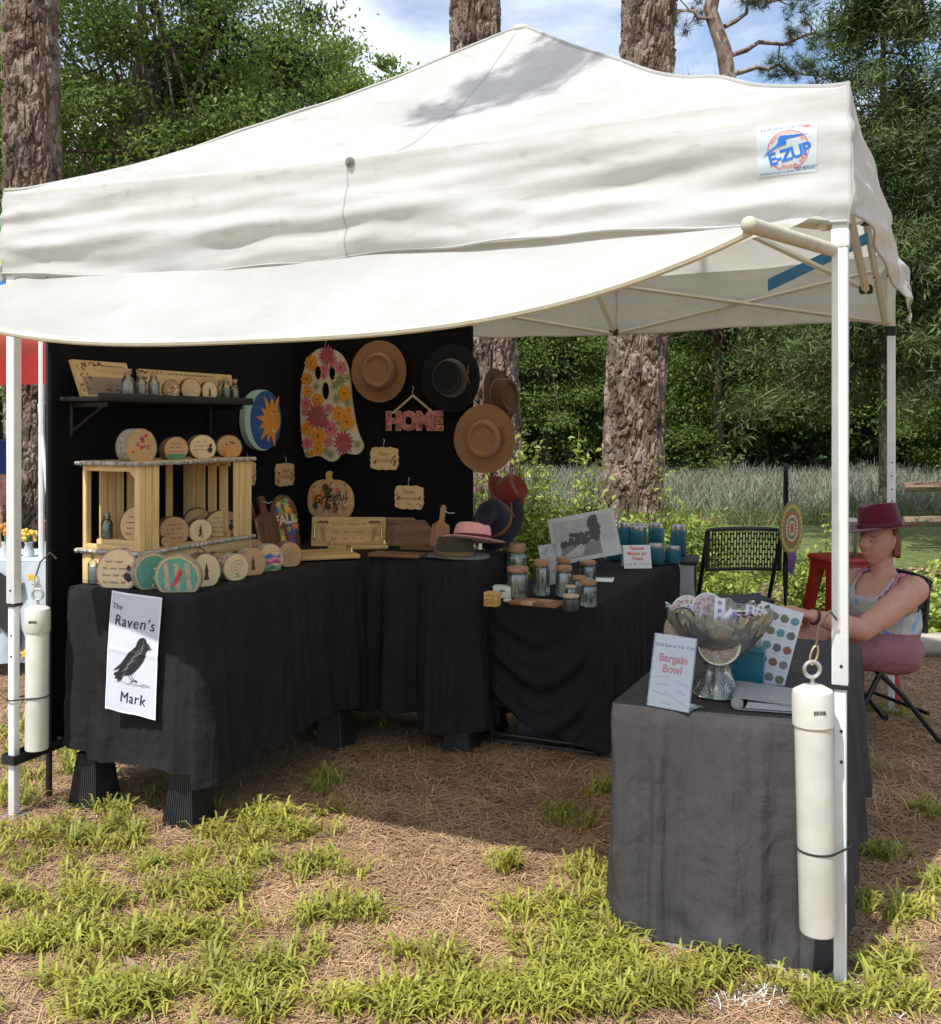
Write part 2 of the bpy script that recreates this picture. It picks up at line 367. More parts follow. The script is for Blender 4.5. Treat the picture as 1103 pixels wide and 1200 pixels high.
def leafy_tree(key, name, label, group, h, rx, rz, K, n, size, cr, mat, r0=.16, low=-.95, droop=None, aspect=.5, up=.5):
    """prototype at the origin: trunk with limbs, crown of leaves"""
    e = thing(name, label, 'tree', (0, 0, 0), 0, group); sd = sum(map(ord, key))
    cz = h - rz; c, P = crown_centres(K, n, rx, rz, cr, sd, low)
    c[:, 2] += cz; P[:, 2] += cz
    P = P[P[:, 2] > .05]
    V, Q = leaf_faces(P, size, up, aspect, droop=droop)
    mb = MB(); top = Vector((.2*rx*.3, 0, h*.93)); mb.tube([(0,0,-.1),(.03,.02,h*.25),(-.05,.04,h*.5),(.02,0,h*.72),top], [r0*1.25, r0, r0*.8, r0*.5, r0*.12], 8)
    limbs(mb, Vector((0, 0, h*.25)), top, [tuple(q) for q in c[:max(10, K//3)]], r0, sd)
    mb.build('trunk', barkG, e)
    link('crown', np_mesh('crown', V, Q, mat), e)
    TREES[key] = [e, 0]; return e
def place(key, px, Y, scale=1, rz=0, label=None, dx=0, zs=1):
    e, used = TREES[key]; TREES[key][1] += 1
    o = e if used == 0 else copy_tree(e)
    p = PX(px, HZ, Y); o.location = (p.x, Y, 0); o.rotation_euler = (0, 0, rz); o.scale = (scale, scale, scale*zs)
    if label: o['label'] = label
    return o
FG = 'trees of the wood behind the lavender'
leafy_tree('a', 'broadleaf_tree', 'tall mid green broadleaf tree in the wood behind the field', FG, 10.5, 3.0, 4.8, 130, 46000, .14, .48, leafA)
leafy_tree('b', 'broadleaf_tree', 'light green broadleaf tree at the sunny edge of the wood', FG, 8.0, 2.6, 3.8, 120, 42000, .125, .40, leafB)
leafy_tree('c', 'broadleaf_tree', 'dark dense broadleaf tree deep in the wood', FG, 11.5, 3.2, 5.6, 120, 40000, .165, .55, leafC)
rr = random.Random(5)
for key, spots in {
    'a': [(545, 29, .95), (690, 33, 1.0), (905, 34, 1.0), (1075, 30, 1.0), (-70, 22, 1.05), (20, 27, 1.0), (1185, 26, .9)],
    'b': [(640, 27, .80), (840, 25.5, .88), (955, 27, .86), (770, 30, .9), (20, 34, 1.1), (510, 34, .8), (1130, 23.5, .7), (590, 36, .95)],
    'c': [(610, 39, .72), (730, 40, .72), (860, 41, .78), (990, 39, .95), (1090, 40, 1.1), (1220, 34, 1.1), (120, 38, 1.15), (240, 42, 1.0), (350, 44, .82), (470, 44, .68), (-90, 36, 1.2), (560, 46, .72), (800, 46, .8)]}.items():
    for px, Y, s in spots: place(key, px, Y, s, rr.uniform(0, 6.28))
# nearer trees on the left, over the tent's left shoulder
leafy_tree('l1', 'broadleaf_tree', 'near broadleaf tree with light sprays of leaves beside the left pine trunk', None, 11.0, 2.35, 4.9, 190, 80000, .085, .32, leafB, .12)
place('l1', 165, 15.5, 1, .4)
leafy_tree('l2', 'willow_leaved_tree', 'dark narrow tree with thin drooping leaves over the tent roof', None, 10.2, 1.75, 4.6, 130, 44000, .16, .28, leafC, .10, droop=(0, 0, -1.1), aspect=.2)
place('l2', 268, 18, .95, .4)
leafy_tree('l3', 'sweetgum_tree', 'bright green sunlit tree top rising against the sky', None, 12.6, 1.7, 5.2, 110, 36000, .14, .34, leafY, .14)
place('l3', 396, 27, .97, .9)
leafy_tree('l4', 'young_tree', 'small bright tree top just clearing the sloping tent roof', None, 12.0, 1.25, 3.6, 70, 20000, .15, .30, leafY, .12)
place('l4', 458, 31, 1.06, .2)
leafy_tree('l5', 'broadleaf_tree', 'dark broadleaf tree behind the drooping narrow tree', None, 11.5, 2.6, 5.4, 120, 46000, .13, .42, leafC, .14)
place('l5', 225, 23, .92, 1.2)

# the far wood, one mass
C = np.concatenate([np.stack([rng.uniform(-75, 75, 40000), rng.uniform(52, 60, 40000), rng.uniform(0, 1, 40000)**1.1*8.6], 1)])
C[:, 2] *= 1 + .16*np.sin(C[:, 0]*.31) + .1*np.sin(C[:, 0]*.83+1)
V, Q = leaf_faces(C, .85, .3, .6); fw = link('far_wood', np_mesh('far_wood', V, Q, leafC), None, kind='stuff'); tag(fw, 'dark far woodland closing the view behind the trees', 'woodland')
# undergrowth at the foot of the wood
C = np.stack([rng.uniform(-28, 30, 42000), rng.normal(30, 2.2, 42000), rng.uniform(0, 1, 42000)**1.6*2.6], 1)
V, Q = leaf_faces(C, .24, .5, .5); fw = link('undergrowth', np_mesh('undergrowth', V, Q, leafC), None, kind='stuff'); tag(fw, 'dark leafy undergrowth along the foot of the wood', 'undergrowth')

# ---- the three pine trunks with plated bark
def bark_material():
    m, N, L, B = newmat('pine bark'); B.inputs['Roughness'].default_value = .95; B.inputs['Specular IOR Level'].default_value = .15
    tc = N.new('ShaderNodeTexCoord'); mp = N.new('ShaderNodeMapping'); mp.inputs['Scale'].default_value = (1, 1, .5); L.new(tc.outputs['Object'], mp.inputs[0])
    v = N.new('ShaderNodeTexVoronoi'); v.inputs['Scale'].default_value = 13; L.new(mp.outputs[0], v.inputs['Vector'])
    n = N.new('ShaderNodeTexNoise'); n.inputs['Scale'].default_value = 34; n.inputs['Detail'].default_value = 6; n.inputs['Roughness'].default_value = .7; L.new(mp.outputs[0], n.inputs['Vector'])
    n2 = N.new('ShaderNodeTexNoise'); n2.inputs['Scale'].default_value = 5; n2.inputs['Detail'].default_value = 3; L.new(mp.outputs[0], n2.inputs['Vector'])
    r = N.new('ShaderNodeValToRGB'); e = r.color_ramp.elements; e[0].position = .25; e[0].color = (.085, .060, .047, 1); e[1].position = .75; e[1].color = (.38, .315, .26, 1)
    k = r.color_ramp.elements.new(.5); k.color = (.205, .16, .13, 1)
    s = N.new('ShaderNodeSeparateColor'); L.new(v.outputs['Color'], s.inputs[0])
    mr = N.new('ShaderNodeMath'); mr.operation = 'MULTIPLY_ADD'; mr.inputs[1].default_value = .42; L.new(s.outputs[0], mr.inputs[0])
    mr2 = N.new('ShaderNodeMath'); mr2.operation = 'MULTIPLY'; mr2.inputs[1].default_value = .58; L.new(n.outputs['Fac'], mr2.inputs[0]); L.new(mr2.outputs[0], mr.inputs[2])
    L.new(mr.outputs[0], r.inputs[0])
    g = N.new('ShaderNodeMix'); g.data_type = 'RGBA'; g.blend_type = 'MULTIPLY'; g.inputs[0].default_value = .6; L.new(r.outputs[0], g.inputs[6])
    r2 = N.new('ShaderNodeValToRGB'); e = r2.color_ramp.elements; e[0].color = (.75, .6, .5, 1); e[0].position = .35; e[1].color = (1.1, 1.08, 1.05, 1); e[1].position = .6; L.new(n2.outputs['Fac'], r2.inputs[0]); L.new(r2.outputs[0], g.inputs[7])
    L.new(g.outputs[2], B.inputs['Base Color'])
    b = N.new('ShaderNodeBump'); b.inputs['Strength'].default_value = 1; b.inputs['Distance'].default_value = .02; L.new(n.outputs['Fac'], b.inputs['Height']); L.new(b.outputs[0], B.inputs['Normal'])
    return m
BARK = bark_material()
def pine(label, p0, p1, r, nu=150, nv=560, seed=0):
    """p0 foot, p1 a point high up on the axis"""
    e = thing('pine_tree', label, 'tree', p0, 0); ax = Vector(p1) - Vector(p0); vs = []
    for j in range(nv + 1):
        t = j / nv; c = ax * t; rad = r * (1 - .2*t) * (1 + .55*math.exp(-t*ax.length/.35)*.6)
        for i in range(nu):
            a = 2*math.pi*i/nu; x, y = math.cos(a), math.sin(a); q = Vector((x*r*17 + seed, y*r*17, c.z*4.6))
            q += mnoise.noise_vector(q*.8)*.42
            d = mnoise.voronoi(q)[0]; crack = min(1, (d[1]-d[0])*7); q2 = q*2.3; d2 = mnoise.voronoi(q2)[0]
            h = crack*.030 + min(1, (d2[1]-d2[0])*4)*.007*crack + .008*mnoise.noise(q*.7) + .012*(mnoise.cell(q2)-.5)*crack + .006*mnoise.noise(q*5)*crack
            rr_ = rad - .022 + h; vs.append((c.x + x*rr_, c.y + y*rr_, c.z))
    fs = [(j*nu+i, j*nu+(i+1)%nu, (j+1)*nu+(i+1)%nu, (j+1)*nu+i) for j in range(nv) for i in range(nu)]
    m = MB(); m.add(vs, fs); m.build('trunk', BARK, e, 0)
    return e
def axis(px_lo, y_lo, px_hi, y_hi, Y, ztop):
    a, b = PX(px_lo, y_lo, Y), PX(px_hi, y_hi, Y); d = (b - a) / (b.z - a.z); return a - d*a.z, a + d*(ztop - a.z)
p0, p1 = axis(741, 560, 761, 0, 8.1, 6.2); pine_r = pine('thick pine trunk rising out of the bright shrub bed', p0, p1, .235, 150, 600, 3)
p0, p1 = axis(577, 480, 557, 20, 8.7, 7.2); pine_m = pine('pine trunk close behind the black backdrop with its top over the tent peak', p0, p1, .235, 150, 600, 9)
p0, p1 = axis(40, 400, 36, 60, 8.3, 6.4); pine_l = pine('pine trunk standing behind the left corner of the white tent', p0, p1, .235, 140, 520, 17)
needle = M('pine needles green', (.045, .075, .022), rough=.5, var=.3, scale=3, trans=.25, island=.35)
def needle_tufts(centres, n, ln, w, spread=1.0, up=.3):
    """straight needles fanning from each tuft centre"""
    C = np.repeat(np.array(centres), n, 0); d = rand_unit(len(C)); d[:, 2] += up; d /= np.linalg.norm(d, axis=1, keepdims=True)
    b = np.cross(d, rand_unit(len(C))); b /= np.linalg.norm(b, axis=1, keepdims=True); l = (ln*rng.uniform(.6, 1.15, len(C)))[:, None]
    C = C + rng.normal(size=C.shape)*.02*spread
    V = np.stack([C - b*w/2, C + b*w/2, C + d*l], 1).reshape(-1, 3); i = np.arange(len(C))[:, None]*3
    return V, i + np.array([[0, 1, 2]])
def bough(parent, start, end, nb, seed, tuft=46, ln=.17, w=.0035, r0=.06, spread=1.0, wig=.25):
    """a limb with side twigs and needle tufts, in the parent's own space"""
    rr = random.Random(seed); S0, E0 = Vector(start), Vector(end); mb = MB(); ln_ = (E0-S0).length; pts = []
    for i in range(9): t = i/8; pts.append(S0.lerp(E0, t) + Vector((rr.uniform(-1,1), rr.uniform(-1,1), rr.uniform(-.6,.6)))*wig*.3*math.sin(t*3.1) + Vector((0,0,.25*wig*math.sin(t*3.14))))
    mb.tube(pts, [r0*(1-.85*i/8) for i in range(9)], 6); cs = []
    for k in range(nb):
        t = rr.uniform(.35, 1); p = pts[min(7, int(t*8))].lerp(pts[min(8, int(t*8)+1)], t*8 % 1); d = Vector((rr.gauss(0,1), rr.gauss(0,1), rr.gauss(.1,.6))).normalized()*spread*rr.uniform(.4, 1)*(1.15-t*.4)
        q = p + d*.5 + Vector((rr.uniform(-.1,.1), rr.uniform(-.1,.1), 0)); e = p + d; mb.tube([p, q, e], [.014, .010, .006], 4)
        for s in (.55, .75, .9, 1.0): cs.append(tuple(p.lerp(e, s) + Vector((rr.gauss(0,.05), rr.gauss(0,.05), rr.gauss(0,.05)))))
    lb = mb.build('limb', BARK, parent); V, Q = needle_tufts(cs, tuft, ln, w); link('needles', np_mesh('needles', V, Q, needle), lb)
    return lb
# the limb over the roof whose shadow lies on the canvas
sh = Vector(PX(605, 112, 4.15)) + Vector((-.371, -.521, 1))*3.0
b0 = Vector(pine_m.location)
bough(pine_m, Vector((0, 0, 6.9)), sh + Vector((.75, .30, .1)) - b0, 10, 4, tuft=40, ln=.17, w=.006, r0=.06, spread=.5, wig=.3)
bough(pine_m, sh + Vector((1.02, .45, .12)) - b0, sh + Vector((-.28, -.10, -.1)) - b0, 34, 8, tuft=52, ln=.15, w=.0058, r0=.026, spread=.27, wig=.2)
# a second pine further back, its crooked limbs against the sky
e = thing('pine_tree', 'crooked dark pine with needle tufts against the sky beside the thick trunk', 'tree', (PX(850, HZ, 28).x, 28, 0), 0); e.scale = (1.65, 1.65, 1.65)
m = MB(); m.tube([(0,0,-.1),(.02,0,2.5),(-.05,.1,4.6),(.12,0,6.1),(-.02,0,7.0),(-.22,.1,7.7),(-.05,0,8.6),(.2,0,9.8)], [.19,.17,.15,.14,.13,.12,.10,.07], 10); m.build('trunk', BARK, e)
for k, (z0, ex, ey, ez) in enumerate([(6.2,-1.35,-.5,6.0),(6.6,1.6,-.3,6.4),(7.2,-1.1,.3,7.9),(7.4,1.3,.2,7.9),(5.6,1.9,.3,5.5),(5.5,-.9,-.2,5.6),(8.3,1.9,-.3,8.3),(8.6,-.7,0,9.2),(6.9,2.3,.1,7.3),(5.1,.9,-.3,5.0)]):
    bough(e, (0, 0, z0), (ex, ey, ez), 15, 50+k, tuft=32, ln=.2, w=.008, r0=.045, spread=.6, wig=.5)
# bare leaning branch by the crooked pine
# cedars on the right
cedar = M('cedar sprays', (.075, .115, .032), rough=.6, var=.45, scale=1.2, trans=.25, island=.45)
def cedar_tree(label, loc, h, r, n, seed, low=.25):
    e = thing('cedar_tree', label, 'tree', loc, 0); rr = random.Random(seed); mb = MB(); mb.tube([(0,0,-.1),(.02,.02,1.2),(-.03,0,3),(0,.03,h*.6),(0,0,h)], [.085,.075,.065,.045,.01], 8); cs = []
    for k in range(n):
        z = h*(low + (1-low)*rr.random()**1.2); a = rr.uniform(0, 6.283); L_ = r*(1.08 - (z/h)**1.5)*rr.uniform(.55, 1.1); p = Vector((0,0,z)); tip = Vector((math.cos(a)*L_, math.sin(a)*L_, z - L_*rr.uniform(.0,.45))); mid = p.lerp(tip,.5)+Vector((0,0,.14*L_))
        mb.tube([p, mid, tip], [.018,.012,.004], 4)
        for s in range(9): t = .3+.7*s/8; q = (p*(1-t)**2 + mid*2*t*(1-t) + tip*t*t); cs += [(q.x+rr.gauss(0,.10), q.y+rr.gauss(0,.10), q.z+rr.gauss(-.03,.09)) for _ in range(3)]
    mb.build('trunk', barkG, e)
    C = np.repeat(np.array(cs), 15, 0) + rng.normal(size=(len(cs)*15, 3))*.085
    V, Q = leaf_faces(C, .13, .1, .16, droop=(0, 0, -.35), fold=.05); link('crown', np_mesh('crown', V, Q, cedar), e); return e
cedar_tree('feathery cedar tree standing in the lavender behind the woman', (PX(1036, HZ, 13).x, 13, 0), 8.5, 2.05, 170, 2)
cedar_tree('dark cedar tree at the right edge of the field', (PX(1190, HZ, 11.5).x, 11.5, 0), 8.0, 1.9, 150, 6)

# ---- lavender field: one mass of stalks
def stalks(C, ln, w, lean, tip, mats, tipfrac=.35):
    n = len(C); d = rand_unit(n)*lean; d[:, 2] = 1; d /= np.linalg.norm(d, axis=1, keepdims=True); b = np.cross(d, rand_unit(n)); b /= np.linalg.norm(b, axis=1, keepdims=True)
    l = (ln*rng.uniform(.55, 1.2, n))[:, None]; m_ = C + d*l*(1-tipfrac); V = np.stack([C - b*w/2, C + b*w/2, m_ + b*w/2, m_ - b*w/2, m_ - b*tip/2, m_ + b*tip/2, C + d*l + b*tip*.3, C + d*l - b*tip*.3], 1).reshape(-1, 3)
    i = np.arange(n)[:, None]*8; Q = np.concatenate([i + np.array([[0,1,2,3]]), i + np.array([[4,5,6,7]])], 0); mi = np.concatenate([np.zeros(n), np.ones(n)])
    return V, Q, mi
lavG = M('lavender stalks', (.18, .235, .095), rough=.9, var=.3, scale=1.5, trans=.2, island=.3); lavF = M('lavender flowers', (.215, .235, .175), rough=.9, var=.25, scale=1.5, island=.3, trans=.15)
cl = []
for r_ in range(9):
    y = 15.6 + r_*1.25
    for x in np.arange(-2 , 17, .62): cl.append((x + rng.normal()*.1, y + rng.normal()*.1, .0))
cl = np.array(cl); C = np.repeat(cl, 190, 0) + rng.normal(size=(len(cl)*190, 3))*np.array([.24, .24, 0])
hv = np.array([.42 + .22*(.5 + n3(p[0]*.9, p[1]*.7, 2)) for p in cl]); V, Q, mi = stalks(C, np.repeat(hv, 190), .009, .85, .013, None); lv = link('lavender', np_mesh('lavender', V, Q, [lavG, lavF], mi=mi), None, kind='stuff'); tag(lv, 'grey green lavender field in rows behind the shrubs', 'lavender')

# ---- bright shrubs in the mulch bed
shrubM = M('shrub leaves', (.31, .39, .075), rough=.45, var=.3, scale=3, trans=.4, island=.35, spec=.45)
twigM = M('shrub twigs', (.16, .11, .06), rough=.9, var=.3, scale=10)
def shrub(label, loc, rx, ry, rz, n, seed, size=.055, shoots=0):
    e = thing('shrub', label, 'shrub', loc, 0, None); rr = random.Random(seed); rg = np.random.default_rng(seed); K = int(60*rx*ry*4)+20
    u = rg.normal(size=(K, 3)); u[:, 2] = np.abs(u[:, 2]); u /= np.linalg.norm(u, axis=1, keepdims=True); c = u*rg.uniform(.62, 1.08, K)[:, None]*np.array([rx, ry, rz])
    k = rg.integers(0, K, n); P = c[k] + rg.normal(size=(n, 3))*np.array([.085, .085, .06]); P = P[P[:, 2] > .01]
    mb = MB()
    for q in c[::2]: q = Vector(q); mb.tube([(q.x*.12, q.y*.12, 0), (q.x*.45, q.y*.45, q.z*.55), q], [.010, .007, .003], 4)
    ex = []
    for s in range(shoots):
        x, y = rr.uniform(-.6, .6)*rx, rr.uniform(-.6, .3)*ry; h0 = rz*.8; h1 = rz + rr.uniform(.18, .42); mb.tube([(x, y, h0), (x+.02, y, (h0+h1)/2), (x+.04, y, h1)], [.006, .005, .003], 4)
        ex += [(x+.03+rr.gauss(0,.05), y+rr.gauss(0,.05), h0+(h1-h0)*rr.uniform(.3, 1)) for _ in range(26)]
    mb.build('stems', twigM, e)
    if ex: P = np.concatenate([P, np.array(ex)])
    V, Q = leaf_faces(P, size, .9, .46); link('foliage', np_mesh('foliage', V, Q, shrubM), e); return e
for lb, px, Y, rx, ry, rz, n, sd, st in [
    ('bright green shrub at the edge of the black backdrop', 585, 7.35, .42, .4, .93, 5200, 1, 3), ('tall bright green shrub with upright shoots between the two pines', 648, 7.35, .52, .45, 1.06, 8200, 2, 7),
    ('bright green shrub at the foot of the thick pine trunk', 722, 7.2, .50, .42, .86, 7200, 3, 2), ('low bright shrub behind the blue jars', 795, 7.55, .48, .42, .74, 6000, 4, 1),
    ('low leafy shrub behind the empty black chair', 840, 8.4, .36, .32, .36, 2600, 5, 0), ('small leafy shrub left of the red stool', 968, 8.3, .26, .26, .46, 2000, 7, 1)]:
    p = PX(px, HZ, Y); shrub(lb, (p.x, Y, 0), rx, ry, rz, n, sd, .056, st)
# ground cover creeping over the mulch
C = []
for k in range(150):
    x, y = rng.uniform(.3, 5.4), rng.uniform(7.15, 10.5)
    if n3(x*.9, y*.9, 3) > .12: C.append(np.array([x, y, .03]) + rng.normal(size=(46, 3))*np.array([.17, .17, .045]))
for k in range(26): C.append(np.array([PX(1075 + rng.normal()*26, HZ, 7.5).x, 7.45 + rng.normal()*.25, .12]) + rng.normal(size=(60, 3))*np.array([.16, .16, .09]))
C = np.concatenate(C); C[:, 2] = np.abs(C[:, 2]) + .012
V, Q = leaf_faces(C, .075, 1.2, .6); gc = link('ground_cover', np_mesh('ground_cover', V, Q, shrubM), None, kind='stuff'); tag(gc, 'leafy ground cover creeping over the mulch bed', 'ground cover')
# loose bark chips and dead leaves on the mulch
C = np.stack([rng.uniform(-1, 5.6, 5200), rng.uniform(6.85, 10.8, 5200), np.full(5200, .02)], 1)
V, Q = leaf_faces(C, .075, 2.5, .5, fold=.1); ch = link('bark_chips', np_mesh('bark_chips', V, Q, M('bark chips', (.32, .21, .13), rough=.9, var=.5, scale=4, island=.5)), None, kind='stuff'); tag(ch, 'brown bark chips and dead leaves strewn on the bed', 'bark chips')

# ---- timber edging and rail fence on the right
timber = wood('grey timber', (.24, .21, .17), (.40, .36, .30), axis=0, scale=7, rough=.9)
m = MB(); m.tube([(x, .015*math.sin(x*1.7), .075 + .006*math.sin(x*3)) for x in np.linspace(-1.6, 1.7, 24)], [.076 + .004*math.sin(i*1.3) for i in range(24)], 14)
o = m.build('edging_log', timber, None); o.location = PX(1122, HZ, 6.72) * Vector((1, 1, 0)); o.rotation_euler = (0, 0, R(-2)); tag(o, 'weathered round edging log bordering the mulch bed', 'log')
fm = wood('fence wood', (.13, .09, .06), (.27, .20, .14), axis=0, scale=6, rough=.9)
e = thing('rail_fence', 'rough split rail fence behind the woman in the burgundy hat', 'fence', PX(1064, HZ, 12.4) * Vector((1, 1, 0)), R(-6))
for z in (.34, .75): m = MB(); m.tube([(x, .01*math.sin(x*3), z + .012*math.sin(x*2)) for x in np.linspace(-.05, 2.6, 10)], [.06, .062, .055, .06, .058, .062, .06, .056, .06, .05], 7); m.build('rail', fm, e)
for x in (1.15, 2.5): m = MB(); m.tube([(x, .07, -.05), (x+.01, .07, .5), (x, .07, 1.0)], [.075, .07, .065], 8); m.build('post', M('fence post', (.17, .125, .09), rough=.95, var=.4, scale=12, bump=.5), e)

# ================================================================== NEEDLES, GRASS AND STICKS ON THE GROUND
def in_view(n, y0, y1, power=1.0, margin=1.12):
    y = y0 * (y1/y0) ** (rng.random(n) ** power); x = (rng.random(n)*2 - 1) * y * (CX/F) * margin; return np.stack([x, y, np.zeros(n)], 1)
n = 130000; C = in_view(n, 2.2, 7.2, .9, 1.35)
keep = np.ones(n, bool); C = C[keep]; n = len(C); a = rng.uniform(0, 2*np.pi, n); l = rng.uniform(.05, .15, n); bend = rng.normal(size=n)*.35; w = rng.uniform(.0009, .0019, n)
d = np.stack([np.cos(a), np.sin(a), rng.normal(size=n)*.10], 1); s = np.stack([-np.sin(a), np.cos(a), np.zeros(n)], 1)
C[:, 2] = rng.uniform(.004, .018, n)
P = [C - d*l[:, None]/2, C + s*(bend*l*.25)[:, None], C + d*l[:, None]/2]
for q in P: q[:, 2] = np.maximum(q[:, 2], .002)
V = np.stack([P[0]-s*w[:,None], P[0]+s*w[:,None], P[1]-s*w[:,None], P[1]+s*w[:,None], P[2]-s*w[:,None]*.6, P[2]+s*w[:,None]*.6], 1).reshape(-1, 3); i = np.arange(n)[:, None]*6
Q = np.concatenate([i + np.array([[0,1,3,2]]), i + np.array([[2,3,5,4]])], 0)
ps = link('pine_straw', np_mesh('pine_straw', V, Q, M('pine straw', (.40, .26, .15), rough=.8, var=.3, scale=3, island=.45, spec=.25)), None, kind='stuff'); tag(ps, 'fallen brown pine needles covering the ground', 'pine straw')
def blades(C, ln, w, lean=1.0):
    n = len(C); a = rng.uniform(0, 2*np.pi, n); hd = np.stack([np.cos(a), np.sin(a), np.zeros(n)], 1); sd = np.stack([-np.sin(a), np.cos(a), np.zeros(n)], 1)
    l = (ln*rng.uniform(.55, 1.25, n))[:, None]; le = (rng.uniform(.25, 1.05, n)*lean)[:, None]; ww = (w*rng.uniform(.7, 1.2, n))[:, None]; z = np.array([[0, 0, 1.0]])
    p = [C, C + hd*l*le*.28 + z*l*.36, C + hd*l*le*.62 + z*l*.60*(1.15-le*.35), C + hd*l*le*1.0 + z*l*(.74-.38*le)]
    k = [.8, 1, .8, .12]; V = []
    for q, f in zip(p, k): V += [q - sd*ww*f/2, q + sd*ww*f/2]
    V = np.stack(V, 1).reshape(-1, 3); i = np.arange(n)[:, None]*8
    return V, np.concatenate([i + np.array([[2*j, 2*j+1, 2*j+3, 2*j+2]]) for j in range(3)], 0)
PATCH = [(40,1000,60,25,.7),(130,985,90,18,.8),(60,1055,95,25,.85),(180,1030,60,22,.8),(330,963,62,15,1),(300,980,60,12,.9),(245,1062,70,30,1),(30,1125,60,30,.9),(120,1175,90,26,1),(200,1120,55,32,1),
 (380,1025,48,13,.9),(395,1077,55,13,1),(430,1102,40,14,.5),(430,1133,85,18,.9),(510,1142,40,16,.6),(490,1185,120,18,1),(300,1172,75,35,.9),(594,1023,20,9,1.2),(612,1075,24,10,1.2),(606,1108,16,6,.6),(480,1042,18,6,.8),
 (690,1028,26,16,.8),(692,1082,45,32,.95),(662,1132,50,25,.9),(705,1150,60,32,.9),(640,1184,65,18,1),(745,1180,50,18,.7),(832,1152,42,20,1.1),(930,1184,60,16,.7),(1038,1142,25,15,1),(1050,1182,44,15,.9),
 (660,966,25,12,1.0),(700,934,20,8,.9),(490,946,15,6,.9),(398,932,30,9,.6),(375,918,22,8,.6),(440,850,44,7,.35),(515,858,20,6,.3),(1060,1080,28,11,.9),(1000,1062,14,10,.6),(1045,1012,26,12,.8),(1088,955,18,12,.6),(1060,832,40,16,.35),
 (20,930,40,35,.8),(75,895,35,20,.7),(165,925,45,18,.9),(100,960,60,14,.8),(230,985,40,14,.7),(12,860,30,25,.7),(1010,905,16,10,.5),(1096,1045,16,14,.8),(270,1010,50,16,.6),(360,985,35,9,.6),(90,1110,50,26,.8),(180,1185,60,18,.9),(780,1165,26,12,.8),(570,1165,40,14,.6)]
cl = []
for (cx, cy, rx, ry, dn) in PATCH:
    k = int(rx*ry*dn*.024) + 2; t = rng.uniform(0, 6.283, k); q = np.sqrt(rng.random(k))*(1+.25*rng.normal(size=k)); 
    for u, v in zip(cx + np.cos(t)*q*rx, cy + np.sin(t)*q*ry):
        p = PG(u, max(v, 830))
        if n3(p.x*5.5, p.y*5.5, 4) > -.06 or p.x > -.1: cl.append((p.x, p.y, 0))
far = in_view(420, 2.4, 5.2); far = far[(far[:, 0] < -.35)]; cl += [tuple(p) for p in far[:40]]
cl = np.array(cl); k = 14; C = np.repeat(cl, k, 0) + rng.normal(size=(len(cl)*k, 3))*np.array([.016, .016, 0])
V, Q = blades(C, .105, .0078); gm = M('grass blades', (.34, .35, .065), rough=.5, var=.28, scale=2.5, trans=.35, island=.38, spec=.35)
gr = link('grass', np_mesh('grass', V, Q, gm), None, kind='stuff'); tag(gr, 'tufts of coarse yellow green grass growing through the pine straw', 'grass')
# dry pale blades between the tufts and the pale bleached tuft at the tent leg
C = in_view(5200, 2.4, 6.0); ok = (rng.random(len(C)) < np.clip(.5 - C[:, 0]*.35, .12, .95)); C = C[ok]
C2 = np.repeat(np.array([[.969, 2.725, 0]]), 210, 0) + rng.normal(size=(210, 3))*np.array([.085, .06, 0]); C3 = np.repeat(np.array([[.78, 2.70, 0]]), 110, 0) + rng.normal(size=(110, 3))*np.array([.09, .03, 0])
V, Q = blades(C, .06, .0032, 1.5); dg_ = link('dry_grass', np_mesh('dry_grass', V, Q, M('dry grass', (.42, .34, .19), rough=.7, var=.25, scale=3, trans=.2, island=.3)), None, kind='stuff'); tag(dg_, 'dry straw coloured grass lying between the tufts', 'dry grass')
V, Q = blades(np.concatenate([C2, C3]), .055, .003, 1.4); bg_ = link('bleached_grass', np_mesh('bleached_grass', V, Q, M('bleached grass', (.62, .63, .62), rough=.7, var=.2, scale=3, island=.2)), None, kind='stuff'); tag(bg_, 'whitened grass around the foot of the tent leg by the small table', 'grass')
stickM = M('stick bark', (.26, .19, .13), rough=.9, var=.35, scale=30, bump=.4)
for lb, (ax_, ay_), (bx_, by_), r_ in [('thin grey stick lying under the black backdrop edge', (70, 945), (168, 941), .008), ('short thick stick in the grass by the left tent leg', (80, 970), (118, 967), .014), ('long thin twig on the straw along the shadow line', (455, 985), (640, 996), .004),
    ('curved twig on the bare straw in front of the tables', (465, 1070), (528, 1098), .006), ('stub of broken stick in the grass near the plastic risers', (140, 1132), (160, 1142), .013), ('pale stick leaning away from the foot of the tent leg', (1008, 1128), (1040, 1082), .007)]:
    p, q = PG(ax_, ay_), PG(bx_, by_); m = MB(); d = q - p; s_ = Vector((-d.y, d.x, 0))*.06
    m.tube([Vector((0,0,r_+.002)), d*.3 + s_*.6 + Vector((0,0,r_+.008)), d*.65 + s_ + Vector((0,0,r_+.006)), d + Vector((0,0,r_+.003))], [r_, r_*.95, r_*.85, r_*.6], 7)
    o = m.build('stick', stickM, None); o.location = p; tag(o, lb, 'stick', None)

